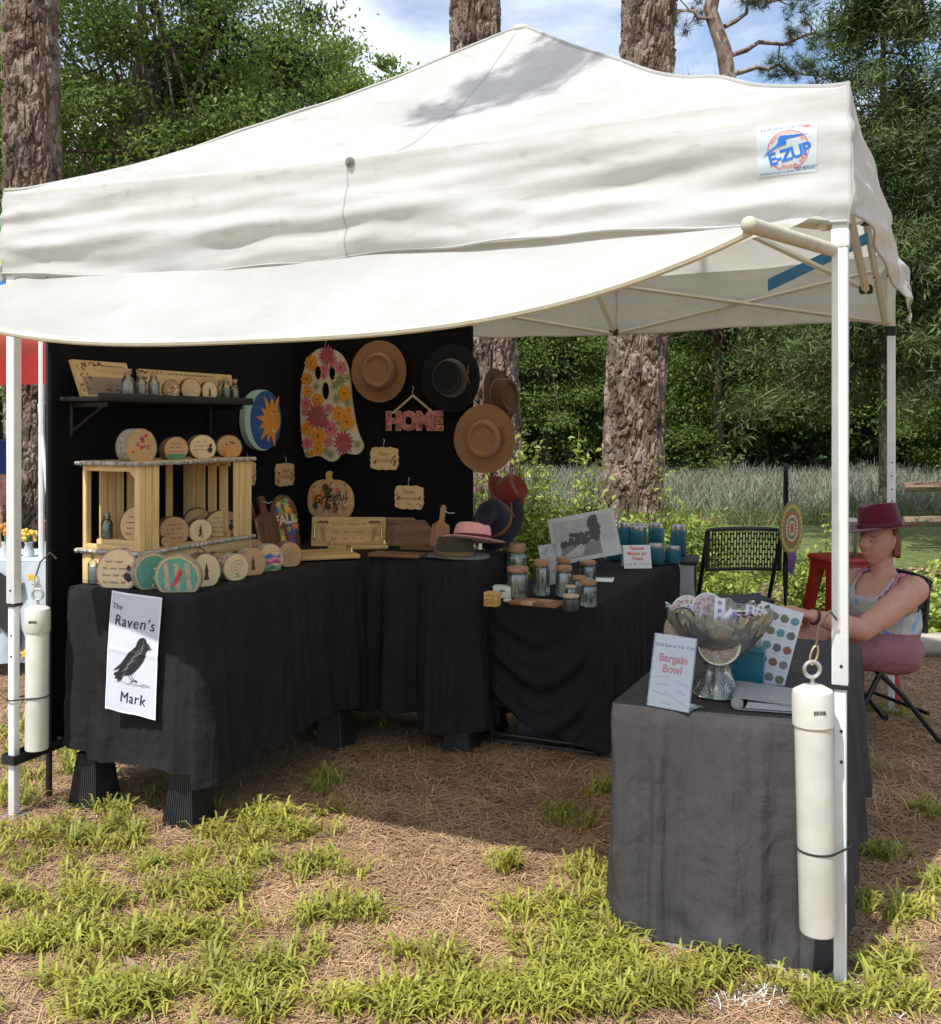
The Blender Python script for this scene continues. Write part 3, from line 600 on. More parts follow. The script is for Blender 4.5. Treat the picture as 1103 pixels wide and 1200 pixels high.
# ================================================================== THE TENT
TENT = thing('canopy_tent', 'white pop up canopy tent with a front awning over the craft stall', 'tent', FR, ROT)
def canvas(name, trans, col, dirt=.8, wr=.13):
    m, N, L, B = newmat(name); B.inputs['Roughness'].default_value = .75; B.inputs['Specular IOR Level'].default_value = .25
    tc = N.new('ShaderNodeTexCoord')
    a = N.new('ShaderNodeTexNoise'); a.inputs['Scale'].default_value = 1.6; a.inputs['Detail'].default_value = 8; a.inputs['Roughness'].default_value = .7
    b = N.new('ShaderNodeTexNoise'); b.inputs['Scale'].default_value = 7; b.inputs['Detail'].default_value = 6; b.inputs['Distortion'].default_value = 1.5
    mp = N.new('ShaderNodeMapping'); mp.inputs['Scale'].default_value = (1, 1, 3); L.new(tc.outputs['Object'], mp.inputs[0]); L.new(mp.outputs[0], b.inputs['Vector']); L.new(tc.outputs['Object'], a.inputs['Vector'])
    r = N.new('ShaderNodeValToRGB'); e = r.color_ramp.elements; e[0].position = .30; e[0].color = c4((col[0]*.80, col[1]*.785, col[2]*.74)); e[1].position = .60; e[1].color = c4(col); L.new(a.outputs['Fac'], r.inputs[0])
    r2 = N.new('ShaderNodeValToRGB'); e = r2.color_ramp.elements; e[0].position = .24; e[0].color = (.70, .67, .61, 1); e[1].position = .40; e[1].color = (1, 1, 1, 1); L.new(b.outputs['Fac'], r2.inputs[0])
    mx = N.new('ShaderNodeMix'); mx.data_type = 'RGBA'; mx.blend_type = 'MULTIPLY'; mx.inputs[0].default_value = dirt; L.new(r.outputs[0], mx.inputs[6]); L.new(r2.outputs[0], mx.inputs[7]); L.new(mx.outputs[2], B.inputs['Base Color'])
    w = N.new('ShaderNodeTexNoise'); w.inputs['Scale'].default_value = 3.2; w.inputs['Detail'].default_value = 5; w.inputs['Distortion'].default_value = 1.2; mp2 = N.new('ShaderNodeMapping'); mp2.inputs['Scale'].default_value = (1, 1, 4.5); mp2.inputs['Rotation'].default_value = (0, R(14), 0)
    L.new(tc.outputs['Object'], mp2.inputs[0]); L.new(mp2.outputs[0], w.inputs['Vector'])
    bp = N.new('ShaderNodeBump'); bp.inputs['Strength'].default_value = wr; bp.inputs['Distance'].default_value = .03; L.new(w.outputs['Fac'], bp.inputs['Height']); L.new(bp.outputs[0], B.inputs['Normal'])
    t = N.new('ShaderNodeBsdfTranslucent'); t.inputs['Color'].default_value = (col[0], col[1]*.955, col[2]*.83, 1); ms = N.new('ShaderNodeMixShader'); ms.inputs[0].default_value = trans
    L.new(B.outputs[0], ms.inputs[1]); L.new(t.outputs[0], ms.inputs[2]); L.new(ms.outputs[0], N['Material Output'].inputs['Surface']); return m
CANVAS = canvas('canvas', .40, (.72, .725, .715)); AWN = canvas('awning canvas', .44, (.68, .695, .69), .25, .07); 
metalW = M('white enamel', (.74, .77, .75), rough=.42, var=.06, scale=25, spec=.5); metalC = M('cream enamel', (.66, .64, .56), rough=.45, var=.06, scale=25, spec=.5)
blackP = M('black plastic', (.018, .018, .02), rough=.5, var=.2, scale=20)
EAVE, PEAK, HALF = 2.385, 3.30, S/2 + .024
CT = Vector((-S/2, S/2, 0))
def corner_gather(u):  return max(0, (abs(u) - .86) / .14)
def roof_pt(side, u, v, sgn=0):
    """side 0 front 1 right 2 back 3 left; u -1..1 along the eave, v 0 eave .. 1 peak; in the tent's own space"""
    h = HALF * (1 - v); sag = .035*(1 - u*u)*(1-v)**2 + .085*(1 - abs(u)**2.2)*math.sin(math.pi*min(1, v*1.02))*.9
    z = EAVE + (PEAK - EAVE) * v**1.25 - sag
    s3 = side*7.7; q = u*(1-v)*HALF
    z += .020*n3(q*2.2 + s3, v*6, 1) * math.sin(math.pi*min(1, v+.05)) + .008*n3(q*6+s3, v*7, 4)*(1-v)
    # tension folds pulled from the corners across the panel
    z += .010*math.sin(9*v + 5.5*abs(u)**1.5 + s3) * (1-v)*(abs(u)) * .8
    x, y = u*h, -h
    if v > .97: k = (v-.97)/.03; z -= .02*k*k
    return side_map(side, x, y, z)
def side_map(side, x, y, z):
    for _ in range(side): x, y = -y, x
    return Vector((CT.x + x, CT.y + y, z))
def drop(side, u, t):
    """height of the valance hem below the eave and how far its cloth stands out, t 0 eave .. 1 hem"""
    s3 = side*5.3; g = corner_gather(u); zt = EAVE - .035*(1-u*u)
    hem = 2.03 + .012*math.sin(u*4+s3) + (.012*n3(u*6, s3)) + (.028*max(0, -u-.6)/.4 if side == 0 else 0)
    z = zt + (hem - zt)*t
    out = .012*math.sin(t*2.2) + (.030*n3(u*1.6+s3, t*2.6, 2) + .022*n3(u*3.5+s3, t*6.5+u*1.2, 5) + (0 if side == 1 else .007)*n3(u*9+s3, t*5+u*3, 8))*min(1, t*3)*(1-.95*g)
    out += +.0035*g*math.sin(t*24 + 4*n3(u*9, t*3))*min(1, t*4) + .006*(abs(u)**3)*(1-.5*g)*math.sin(t*15 + u*2.2 + s3)*min(1, t*3)
    if side == 1: out += .055*math.sin(math.pi*min(1, (u+1)/2*1.02))**.7*min(1, t*1.6) + .06*max(0, u)*t
    if side == 2: out += -.03*t + .05*n3(u*2.5, t*1.5, 9)*t
    return z, out
def val_pt(side, u, t):
    z, o = drop(side, u, t); return side_map(side, u*(HALF + (o if side in (1,) else o*.6)*abs(u)**12), -(HALF + o), z)
for side, nm in enumerate(('front', 'right', 'back', 'left')):
    NU = 150
    def fn(i, j):
        u = i*2 - 1
        if j < .36:
            t = 1 - j/.36; return val_pt(side, u, t)
        return roof_pt(side, u, ((j-.36)/.64)**1.15)
    m = MB(); m.grid(fn, NU, 100)
    pa = m.build('roof_panel', CANVAS, TENT, 0); pa.data.shade_smooth(); pa['label'] = f'{nm} roof panel with its hanging valance'
    # stitched hem and corner binding
    m = MB(); m.tube([val_pt(side, u, 1.0) + Vector((0, 0, .004)) for u in np.linspace(-1, 1, 90)], .0045, 5); m.build('hem', AWN, pa)
    m = MB(); m.tube([roof_pt(side, 1, v) + Vector((0,0,.003)) for v in np.linspace(0, .985, 40)], .006, 5); m.build('ridge_seam', AWN, pa)
    m = MB(); m.tube([val_pt(side, .998, t) for t in np.linspace(0, 1, 30)], .005, 5); m.build('corner_seam', AWN, pa)
    m = MB(); m.tube([val_pt(side, 0, t) + side_map(side, 0, -.001, 0) - side_map(side, 0, 0, 0) for t in np.linspace(0, 1, 26)] + [roof_pt(side, 0, v) + Vector((0,0,.001)) for v in np.linspace(.02, .95, 30)], .0028, 4); m.build('centre_seam', AWN, pa)
    if side == 0:
        m = MB(); p = val_pt(0, .0, .02); q = Matrix.Translation(p + Vector((.012, -.004, -.01))) @ Matrix.Rotation(R(90), 4, 'X'); m.lathe([(.0, .006), (.012, .006), (.016, .002), (.017, 0)], 16, q); m.lathe([(0, .012), (.007, .012), (.009, .005)], 12, q)
        m.build('button', M('dull brass', (.25, .22, .18), rough=.5, metal=.7), pa)
m = MB(); m.ball((CT.x, CT.y, PEAK - .028), .05, 16, 8, sc=(1, 1, .6)); m.build('peak_cap', CANVAS, TENT)
# front awning stretched out on two bars and sagging between them
def hem_pt(t):           # t -1 right bar .. 1 left bar
    a = 1.485 + 1.352*t; return Vector((-a, -.585 + .03*(1-t*t), 1.735 + .188*abs(t)**3))
def awn(i, j):
    t = i*2 - 1; h = hem_pt(t); top = Vector((-(1.485 + 1.47*t), .012, 2.055 + .02*math.cos(t*9)*.3)); p = top.lerp(h, j)
    e = 1 - abs(t)**4; p.z -= .045*math.sin(math.pi*j)*e; p.z += .010*n3(t*3, j*2.4, 7)*math.sin(math.pi*j) + .006*math.sin(t*17 + j*3)*j*(1-j)*2
    g = max(0, abs(t)-.86)/.14; p.z += .012*g*math.sin(j*14 + t*40)*(1-j); return p
m = MB(); m.grid(awn, 130, 26); aw = m.build('awning', AWN, TENT, 0); aw.data.shade_smooth()
m = MB(); m.tube([hem_pt(t) + Vector((0, 0, -.006)) for t in np.linspace(-1, 1, 80)], .011, 8); m.build('awning_hem', M('cream hem', (.62, .60, .47), rough=.8, var=.1), aw)
for s_, x0 in ((-1, -.02), (1, -S + .02)):
    h = hem_pt(s_); m = MB(); m.tube([Vector((x0, -.012, 1.956)), h + Vector((0, -.02, .004))], .0175, 12); m.ball(h + Vector((0, -.02, .004)), .019, 12, 8); m.build('awning_bar', M('cream sleeve', (.50, .48, .37), rough=.75, var=.1), TENT)
# legs: outer square tube, narrower telescoping foot tube, joint, foot plate
def leg(x, y, front):
    m = MB(); m.box((0, 0, (.81 + 2.33)/2), (.040, .040, 2.33 - .81), bev=.003); l = m.build('leg', metalW, TENT); l.location = (x, y, 0)
    m = MB(); m.box((0, 0, .415), (.031, .031, .80), bev=.003); m.build('inner_tube', metalW, l)
    m = MB(); m.box((0, 0, .815), (.0425, .0425, .012)); m.build('joint_ring', blackP, l)
    m = MB(); m.box((0, 0, .0125), (.075, .075, .006)); m.build('foot_plate', M('zinc', (.5, .5, .5), rough=.5, metal=.8), l)
    m = MB()
    for z in ([.62, .70, .87] if front else [1.16, 1.23, 1.30, 1.1]):
        m.lathe([(0, .0), (.0042, .0), (.0042, .001)], 10, Matrix.Translation((.004, -(.0205 if z > .81 else .0158) - .0004, z)) @ Matrix.Rotation(R(90), 4, 'X'))
    m.build('pin_hole', blackP, l)
    m = MB(); m.box((0, 0, 2.30), (.0415, .0415, .075), bev=.004); m.build('corner_bracket', blackP if not front else metalW, l)
    m = MB(); m.box((0, 0, 1.985), (.046, .046, .05), bev=.004); m.build('slider', blackP if not front else metalW, l)
for x, y, f in ((0, 0, 1), (-S, 0, 1), (0, S, 0), (-S, S, 0)): leg(x, y, f)
# scissor trusses along each side and to the peak
def bar(p, q, w=.024, t=.012):
    p, q = Vector(p), Vector(q); d = (q - p); m = MB(); m.tube([p, q], w/2*1.25, 4, flat=.8); m.build('truss_bar', metalC, TENT, 20)
def joint(p): m = MB(); m.box(p, (.05, .05, .035), bev=.008); m.build('truss_joint', blackP, TENT)
HI, LO = 2.315, 2.02
for side in range(4):
    def sp(u, z, inn=.03): return side_map(side, u*(S/2), -(S/2 - inn), z)
    for a_, b_ in ((-1, 0), (0, 1)):
        bar(sp(a_, HI if a_ else 2.30), sp(b_, LO if b_ == 0 else LO), ) if a_ else bar(sp(0, 2.30), sp(1, LO))
        bar(sp(a_, LO, .045), sp(b_, HI if b_ else 2.30, .045))
    if side != 0: joint(sp(0, 2.30)); 
    joint(sp(0, LO + .01))
    bar(sp(0, 2.30, .03), (CT.x, CT.y, 2.62)); bar(sp(0, LO+.01, .03), (CT.x, CT.y, 2.84))
m = MB(); m.tube([(CT.x, CT.y, 2.55), (CT.x, CT.y, 3.25)], .02, 10); m.build('peak_pole', metalC, TENT); joint((CT.x, CT.y, 2.62))
# blue strap under the roof
Minv = (Matrix.Translation(FR) @ Matrix.Rotation(ROT, 4, 'Z')).inverted()
def tl(p): return Minv @ Vector(p)
p, q = tl(PX(900, 334, 5.15)), tl(PX(1016, 279, 4.1)); d = (q-p).normalized(); m = MB()
m.add([p + Vector((0,0,.030)), p - Vector((0,0,.030)), q - Vector((0,0,.022)), q + Vector((0,0,.022)), p + Vector((.004,.004,.030)), p + Vector((.004,.004,-.030)), q + Vector((.004,.004,-.022)), q + Vector((.004,.004,.022))], [(0,1,2,3),(7,6,5,4),(0,3,7,4),(1,5,6,2),(0,4,5,1),(3,2,6,7)]); m.build('blue_strap', M('blue webbing', (.03, .20, .42), rough=.7), TENT, label='blue webbing strap')
# the maker's print on the right end of the front valance, laid on the cloth
def on_valance(pt, lift=.003):
    """(x across, z up) round the print's centre, set on the front valance cloth"""
    u0 = 1 - 2*(.155)/(2*HALF); x = pt[0]; u = u0 + x / HALF; z = 2.227 + pt[2]; lo, hi = 0.0, 1.0
    for _ in range(18):
        mid = (lo+hi)/2
        if drop(0, u, mid)[0] > z: lo = mid
        else: hi = mid
    p = val_pt(0, u, (lo+hi)/2); return Vector((p.x, p.y - lift + pt[1], p.z))
blueI = M('blue print', (.012, .15, .56), rough=.6, var=.05); redI = M('red print', (.72, .13, .09), rough=.6, var=.08); navyI = M('navy print', (.03, .06, .25), rough=.6, var=.05)
patchM = M('vinyl patch', (.50, .56, .57), rough=.45, var=.04)
def sgrid(x0, x1, z0, z1, n=14):
    m = MB(); m.grid(lambda i, j: (x0+(x1-x0)*i, 0, z0+(z1-z0)*j), n, n); return m
pt_ = sgrid(-.077, .073, -.066, .066).build('maker_patch', patchM, TENT, 60, fn=lambda p: on_valance(p, .0012), label='printed blue and red maker patch on the valance')
def ribbon_ring(m, r0, a0, a1, w, cx=0, cz=0): m.ribbon([(cx + r0*math.cos(R(t)), cz + r0*math.sin(R(t))) for t in np.linspace(a0, a1, 40)], w, 0)
RT = R(13)
m = MB(); ribbon_ring(m, .051, -70, 250, .0022, .002, -.004); m.build('red_ring', redI, pt_, 60, fn=lambda p: on_valance(p, .0020))
m = MB()
for s_, a0, sz in (('PROFESSIONAL SERIES', 90, .0095), ('ORIGINAL SHADE', -60, .012)):
    for k, ch in enumerate(s_):
        a = a0 + (len(s_)/2 - k)*6.6*(1 if a0 > 0 else -1.05); put_text(m, ch, .002 + .044*math.cos(R(a)), -.004 + .044*math.sin(R(a)), sz, 0, R(a-90) if a0 > 0 else R(a+90))
m.build('ring_lettering', redI, pt_, 60, kind='stuff', fn=lambda p: on_valance(p, .0020))
m = MB(); put_text(m, 'E-ZUP', .006, -.016, .044, 0, RT, bold=.0011, spacing=.9); m.build('name_lettering', blueI, pt_, 60, fn=lambda p: on_valance(p, .0028))
m = MB(); 
m.add([(x, 0, z) for x, z in [(-.062,-.018),(-.016,.034),(.052,.033),(-.006,.024),(-.030,.004),(-.004,.011),(-.002,.018)]], [(0,4,3,1),(1,3,2),(4,5,6,3)]); m.build('roof_mark', blueI, pt_, 60, fn=lambda p: on_valance(p, .0028))
m = MB(); put_text(m, 'E-Z UP INSTANT SHELTER', -.014, .055, .0092, 0, R(3)); put_text(m, 'www.ezup.com', .045, -.050, .0095, 0, R(2)); put_text(m, '800-450-6565', .046, -.056, .0085, 0, R(2)); put_text(m, 'INTERNATIONAL E-Z UP INC.', -.024, -.060, .0068, 0, R(2)); m.build('small_lettering', navyI, pt_, 60, fn=lambda p: on_valance(p, .0020))
m = MB(); m.add([(x, 0, z) for x, z in [(.036,.054),(.048,.060),(.060,.056),(.048,.050)]], [(0,1,2,3)]); m.build('red_mark', redI, pt_, 60, fn=lambda p: on_valance(p, .0020))

# ---- pipe weights hanging on the front legs
pvc = M('white pvc', (.56, .56, .50), rough=.38, var=.1, scale=9, spec=.5); steel = M('galvanised steel', (.55, .55, .53), rough=.4, metal=.9, var=.15, scale=30)
def weight(label, loc, top, bot, r, chain_to, tilt=(0, 0), mat=pvc):
    e = thing('pipe_weight', label, 'tent weight', (loc[0], loc[1], bot), 0, rot=(tilt[0], tilt[1], 0)); h = top - bot
    m = MB(); m.lathe([(0, 0), (r*.96, 0), (r, .006), (r, h-.085)], 40); m.build('pipe', mat, e)
    m = MB(); m.lathe([(r*1.02, h-.105), (r*1.10, h-.10), (r*1.10, h-.028), (r*1.04, h-.014), (r*.6, h-.002), (0, h)], 40); c = m.build('cap', mat, e)
    m = MB(); 
    for k in range(11): m.box((-.014 + k*.0028, 0, 0), (.0014 if k % 3 else .0021, .0006, .010))
    b = m.build('barcode_label', M('ink black', (.03, .03, .03), rough=.7), c); b.location = (0, -r*1.104, h-.058)
    m = MB(); m.tube([(0,0,h-.01),(0,0,h+.022)], .0055, 8); m.tube([Vector((math.sin(t)*.020, 0, h+.040-math.cos(t)*.020)) for t in np.linspace(0, 6.283, 22)[:-1]], .0052, 8, closed=True); m.build('eye_bolt', steel, e)
    c0 = Vector((0, 0, h+.055)); c1 = Vector(chain_to); d = c1 - c0; m = MB()
    loop = [c0 + d*.5*(1-math.cos(t)) + Vector((.009*math.sin(t), 0, 0)) for t in np.linspace(0, 6.283, 26)[:-1]]; m.tube([p + d*-.04 for p in loop], .003, 6, closed=True); cb = m.build('carabiner', M('brass steel', (.62, .50, .30), rough=.35, metal=.9), e)
    m = MB(); u_ = c1 - d*.06; m.tube([u_, u_ + Vector((.012, .01, .05)), u_ + Vector((.045, .02, .085)), u_ + Vector((.065, .03, .06))], .0035, 6); m.build('hook', M('iron wire', (.12, .09, .07), rough=.6, metal=.5), e)
    return e
weight('white plastic pipe weight on the leg by the bargain table', (.893, 2.668), .833, .20, .0475, (.012, 0, .735), (R(.6), R(-1.6)))
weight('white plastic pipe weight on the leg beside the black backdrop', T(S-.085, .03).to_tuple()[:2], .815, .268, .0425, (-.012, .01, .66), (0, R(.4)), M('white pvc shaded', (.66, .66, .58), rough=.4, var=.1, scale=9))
cordM = M('black cord', (.02, .02, .02), rough=.8)
def stadium(c0, r0, c1, r1, z0, z1):
    c0, c1 = Vector(c0), Vector(c1); d = (c1 - c0).normalized(); n = Vector((-d.y, d.x, 0)); out = []
    for t in np.linspace(90, 270, 14): out.append(c0 + (d*math.cos(R(t)) + n*math.sin(R(t)))*r0 + Vector((0, 0, z0)))
    for t in np.linspace(-90, 90, 10): out.append(c1 + (d*math.cos(R(t)) + n*math.sin(R(t)))*r1 + Vector((0, 0, z1)))
    return out
m = MB(); m.tube(stadium((.889, 2.668, 0), .0505, (.969, 2.725, 0), .0255, .412, .398), .003, 6, closed=True); o = m.build('bungee_cord', cordM, None); tag(o, 'black bungee cord round the pipe weight and leg by the bargain table', 'cord')
m = MB(); m.tube(stadium(T(S-.085, .03), .0455, T(S, 0), .0255, .47, .455), .003, 6, closed=True); o = m.build('bungee_cord', cordM, None); tag(o, 'thin black cord round the pipe weight beside the backdrop', 'cord')

# ================================================================== BACKDROP, TABLES AND CLOTHS
velvet = M('black velour', (.0065, .0065, .008), rough=.95, var=.25, scale=5, spec=.12, bump=.15, bscale=400, sheen=.05)
clothB = M('black tablecloth', (.020, .0185, .0195), rough=.92, var=.16, scale=4, spec=.15, bump=.12, bscale=260)
def fold_bump(m, k=.5):
    N, L = m.node_tree.nodes, m.node_tree.links; B = N['Principled BSDF']; old = B.inputs['Normal'].links[0].from_node
    tc = N.new('ShaderNodeTexCoord'); mp = N.new('ShaderNodeMapping'); mp.inputs['Scale'].default_value = (1, 1, .16); L.new(tc.outputs['Object'], mp.inputs[0])
    a = N.new('ShaderNodeTexNoise'); a.inputs['Scale'].default_value = 13; a.inputs['Detail'].default_value = 3; a.inputs['Distortion'].default_value = .8; L.new(mp.outputs[0], a.inputs['Vector'])
    c = N.new('ShaderNodeTexNoise'); c.inputs['Scale'].default_value = 9; c.inputs['Detail'].default_value = 5; c.inputs['Distortion'].default_value = 1.4; L.new(tc.outputs['Object'], c.inputs['Vector'])
    ad = N.new('ShaderNodeMath'); ad.operation = 'MULTIPLY_ADD'; ad.inputs[1].default_value = .35; L.new(c.outputs['Fac'], ad.inputs[0]); L.new(a.outputs['Fac'], ad.inputs[2])
    b = N.new('ShaderNodeBump'); b.inputs['Strength'].default_value = k; b.inputs['Distance'].default_value = .05; L.new(ad.outputs[0], b.inputs['Height']); L.new(b.outputs[0], old.inputs['Normal'])
fold_bump(clothB)
def backdrop_panel(label, a, b, z0, z1, wav):
    """one fabric wall on poles from a to b (ground points)"""
    a, b = Vector(a), Vector(b); d = b - a; ln = d.length; e = thing('backdrop_panel', label, 'backdrop', a, math.atan2(d.y, d.x))
    def fn(i, j): return (ln*i, .004*math.sin(i*11+wav) * .6 + .010*n3(i*3+wav, j*2.2) + .004*n3(i*9+wav, j*1.4), z0(i) + (z1(i)-z0(i))*j)
    m = MB(); m.grid(fn, 60, 50); k = len(m.v); m.grid(lambda i, j: tuple(Vector(fn(1-i, j)) + Vector((0, .022, 0))), 60, 50)
    m.tube([fn(0, j/20) for j in range(21)], .012, 6); m.tube([fn(1, j/20) for j in range(21)], .012, 6); m.tube([fn(i/20, 1) for i in range(21)], .012, 6); m.tube([fn(i/20, 0) for i in range(21)], .010, 6)
    m.build('fabric', velvet, e)
    for x in (0.006, ln-.006): m = MB(); m.tube([(x, .012, 0), (x, .012, z1(0)+.01)], .0125, 10); m.lathe([(0, 0), (.03, 0), (.03, .006), (.013, .012)], 12, Matrix.Translation((x, .012, 0))); m.build('pole', M('black steel', (.02, .02, .021), rough=.4, metal=.3, var=.1), e)
    return e
WL0, WC, WR = T(2.985, .19), T(2.985, 1.93), T(1.86, 1.86)
backdrop_panel('black velour backdrop panel with the shelf, along the tent side', WL0, WC + E2*.04, lambda i: .21 + .10*i, lambda i: 2.075, 1.0)
wr = PX(552, HZ, 5.22); WRr = Vector((wr.x, wr.y, 0))
backdrop_panel('black velour backdrop panel with the ghost and hats, across the back', WC - (WRr-WC).normalized()*.03, WRr, lambda i: .25, lambda i: 1.985, 4.0)
# frames of the two walls for hanging things: x along the wall to the right, y into the wall
def wall_frame(a, b): d = (b - a).normalized(); return math.atan2(d.y, d.x)
RL, RB = wall_frame(WL0, WC), wall_frame(WC, WRr)
def on_wall(px, py, A, B_, off=.02):
    """the point of the wall seen at a photo pixel, moved off towards the room"""
    d = (B_ - A).normalized(); nrm = Vector((d.y, -d.x, 0)); k = (px - CX)/F
    t = (k*A.y - A.x) / (d.x - k*d.y); p = A + d*t; p.z = CAMH - (py - HZ)/F*p.y; return p + nrm*off
def wallL(px, py, off=.02): return on_wall(px, py, WL0, WC, off)
def wallB(px, py, off=.02): return on_wall(px, py, WC, WRr, off)

def rect_perim(w, d, r, n):
    """points and outward normals round a rounded rectangle, starting at front left going right; s in metres"""
    segs = [((-w/2+r, -d/2), (w/2-r, -d/2)), ((w/2, -d/2+r), (w/2, d/2-r)), ((w/2-r, d/2), (-w/2+r, d/2)), ((-w/2, d/2-r), (-w/2, -d/2+r))]
    out = []; s = 0
    cs = [(w/2-r, -d/2+r, -90), (w/2-r, d/2-r, 0), (-w/2+r, d/2-r, 90), (-w/2+r, -d/2+r, 180)]; nr = [(0,-1),(1,0),(0,1),(-1,0)]
    for k, (a, b) in enumerate(segs):
        l = math.hypot(b[0]-a[0], b[1]-a[1]); q = max(4, int(l/n))
        for i in range(q): t = i/q; out.append((a[0]+(b[0]-a[0])*t, a[1]+(b[1]-a[1])*t, *nr[k], s + l*t))
        s += l
        for i in range(6):
            t = R(cs[k][2] + 90*i/6); out.append((cs[k][0]+r*math.cos(t), cs[k][1]+r*math.sin(t), math.cos(t), math.sin(t), s + r*1.57*i/6))
        s += r*1.57
    return out, s
def table_cloth(label, loc, w, d, h, hem, seed, fold=.03, flare=.03, freq=7, extra=None, rows=44, step=.012, mat=None, parent_name='tablecloth', front_calm=.5):
    P, per = rect_perim(w+.012, d+.012, .022, step); k = len(P); mb = MB(); vs = []
    per_w = 2*math.pi/per
    def F_(s):
        x, y = math.cos(s*per_w)*per/6.283, math.sin(s*per_w)*per/6.283
        return .9*n3(x*freq, y*freq, seed) + 1.1*(.28 - abs(n3(x*freq*1.45, y*freq*1.45, seed+3))) + .5*(.25 - abs(n3(x*freq*2.9, y*freq*2.9, seed+6)))
    for j in range(rows+1):
        t = j/rows
        for (x, y, nx, ny, s) in P:
            zb = hem(x, y, nx, ny); z = h + .006 + (zb - h - .006)*t
            rnd = .010*(1 - (1-min(1, t*14))**2)
            cx_ = math.cos(s*per_w)*per/6.283; cy_ = math.sin(s*per_w)*per/6.283
            calm = front_calm if ny < -.5 else 1
            o = rnd + flare*t*calm + fold*1.5*(t**.55)*calm*F_(s) + .009*n3(cx_*7, cy_*7, z*5+seed)*min(1, t*4) + .0045*n3(cx_*19 + z*9, cy_*19, z*8+seed)*min(1, t*4) + .002*n3(cx_*45, cy_*45, z*26+seed)*min(1, t*5)
            if extra: o += extra(x, y, nx, ny, t, z)
            if t < .02: o = 0
            vs.append((x + nx*o, y + ny*o, z - (.006*(1-math.cos(min(1, t*14)*1.57)) if t > 0 else 0)))
    fs = [(j*k+i, (j+1)*k+i, (j+1)*k+(i+1)%k, j*k+(i+1)%k) for j in range(rows) for i in range(k)]
    fs = [f[::-1] for f in fs]
    mb.add(vs, fs)
    # top: rings shrinking to the centre line
    base = [(x, y) for (x, y, *_ ) in P]; rings = 9; tv = []
    for q in range(1, rings+1):
        f = 1 - q/rings
        for (x, y) in base: tv.append((x*f + 0*x, y*f, h + .006 + .0022*n3(x*f*9, y*f*9, seed+8)*min(1, q)))
    o0 = len(mb.v); mb.v += tv
    for q in range(rings):
        A = 0 if q == 0 else o0 + (q-1)*k; B2 = o0 + q*k
        for i in range(k): mb.f.append((A+i, A+(i+1)%k, B2+(i+1)%k, B2+i)); mb.m.append(0)
    o = mb.build(parent_name, mat or clothB, None, 0); o.data.shade_smooth(); o.data.set_sharp_from_angle(angle=R(70)); o.location = loc; o.rotation_euler = (0, 0, ROT); tag(o, label, 'tablecloth')
    return o
greyP = M('table plastic', (.10, .10, .105), rough=.6, var=.1)
tubeM = M('dark steel tube', (.03, .03, .032), rough=.45, metal=.4, var=.1)
def table(label, loc, w, d, h, legz=0.0, inset=.06, name='folding_table'):
    e = thing(name, label, 'table', loc, ROT); m = MB(); m.box((0, 0, h-.02), (w-.01, d-.01, .036), bev=.008); m.build('tabletop', greyP, e)
    for sx in (-1, 1):
        for sy in (-1, 1): m = MB(); m.tube([(sx*(w/2-inset), sy*(d/2-inset), legz), (sx*(w/2-inset), sy*(d/2-inset), h-.03)], .0125, 8); m.build('leg', tubeM, e)
    for sy in (-1, 1): m = MB(); m.tube([(-(w/2-inset), sy*(d/2-inset), legz+.05), ((w/2-inset), sy*(d/2-inset), legz+.05)], .011, 8); m.build('stretcher', tubeM, e)
    return e
# -- the long table along the side wall, on ribbed risers
LT = (2.25, 2.86, .17, 1.40, .86)
loc = T((LT[0]+LT[1])/2, (LT[2]+LT[3])/2); w, d = LT[1]-LT[0], LT[3]-LT[2]
table('folding table on plastic risers along the side backdrop, under black cloth', loc, w, d, .86, .19)
def hemL(x, y, nx, ny): return .225 + (.10*n3(x*3, y*3, 2))*.35 - (.045 if (nx > .3 and ny < .1 and y < -.3) else 0)*1 + (.03 if x < -.2 and ny < -.5 else 0)
def exL(x, y, nx, ny, t, z): return (.05*t*max(0, 1-abs((y + d/2 - .06)/.12)) if nx > .3 else 0) + (.02*t*math.exp(-((x-w/2+.06)/.06)**2) if ny < -.5 else 0)
table_cloth('black cloth on the long side table with the raven banner', loc, w, d, .86, hemL, 3.3, fold=.040, flare=.022, freq=6.5, extra=exL, front_calm=.6)
riserM = M('ribbed black plastic', (.020, .021, .023), rough=.42, var=.15, scale=12, spec=.5)
def riser(label, a, b, top=.215, wb=.150, wt=.098):
    e = thing('bed_riser', label, 'riser', T(a, b), ROT, None); n = 12; vs = []; fs = []
    P = []
    for sd in range(4):
        for i in range(n):
            for f, dp in ((0, 0), (.08, 0), (.14, .05), (.42, .05), (.48, 0)) : 
                t = -1 + 2*(i+f+.25)/n; 
                if t > 1: continue
                x, y = t, -1 + dp; 
                for _ in range(sd): x, y = -y, x
                P.append((x, y))
    k = len(P)
    for (z, s_) in ((0, wb/2), (.012, wb/2), (.0121, wb/2*.96), (top-.02, wt/2*1.02), (top, wt/2), (top, wt/2*.5)): vs += [(x*s_, y*s_, z) for x, y in P]
    for j in range(5): fs += [(j*k+i, j*k+(i+1)%k, (j+1)*k+(i+1)%k, (j+1)*k+i) for i in range(k)]
    fs.append(tuple(range(5*k, 6*k))); m = MB(); m.add(vs, fs); m.build('body', riserM, e, 25)
    m = MB(); m.box((0, 0, top - .012), (.05, .05, .02)); m.build('socket', blackP, e); return e
riser('ribbed black riser at the banner end, beside the backdrop pole', 2.795, .235); riser('ribbed black riser at the banner end, on the aisle corner', 2.33, .235)
riser('ribbed black riser where the side table meets the middle table', 2.33, 1.27); riser('ribbed black riser at the far wall corner of the side table', 2.80, 1.33)
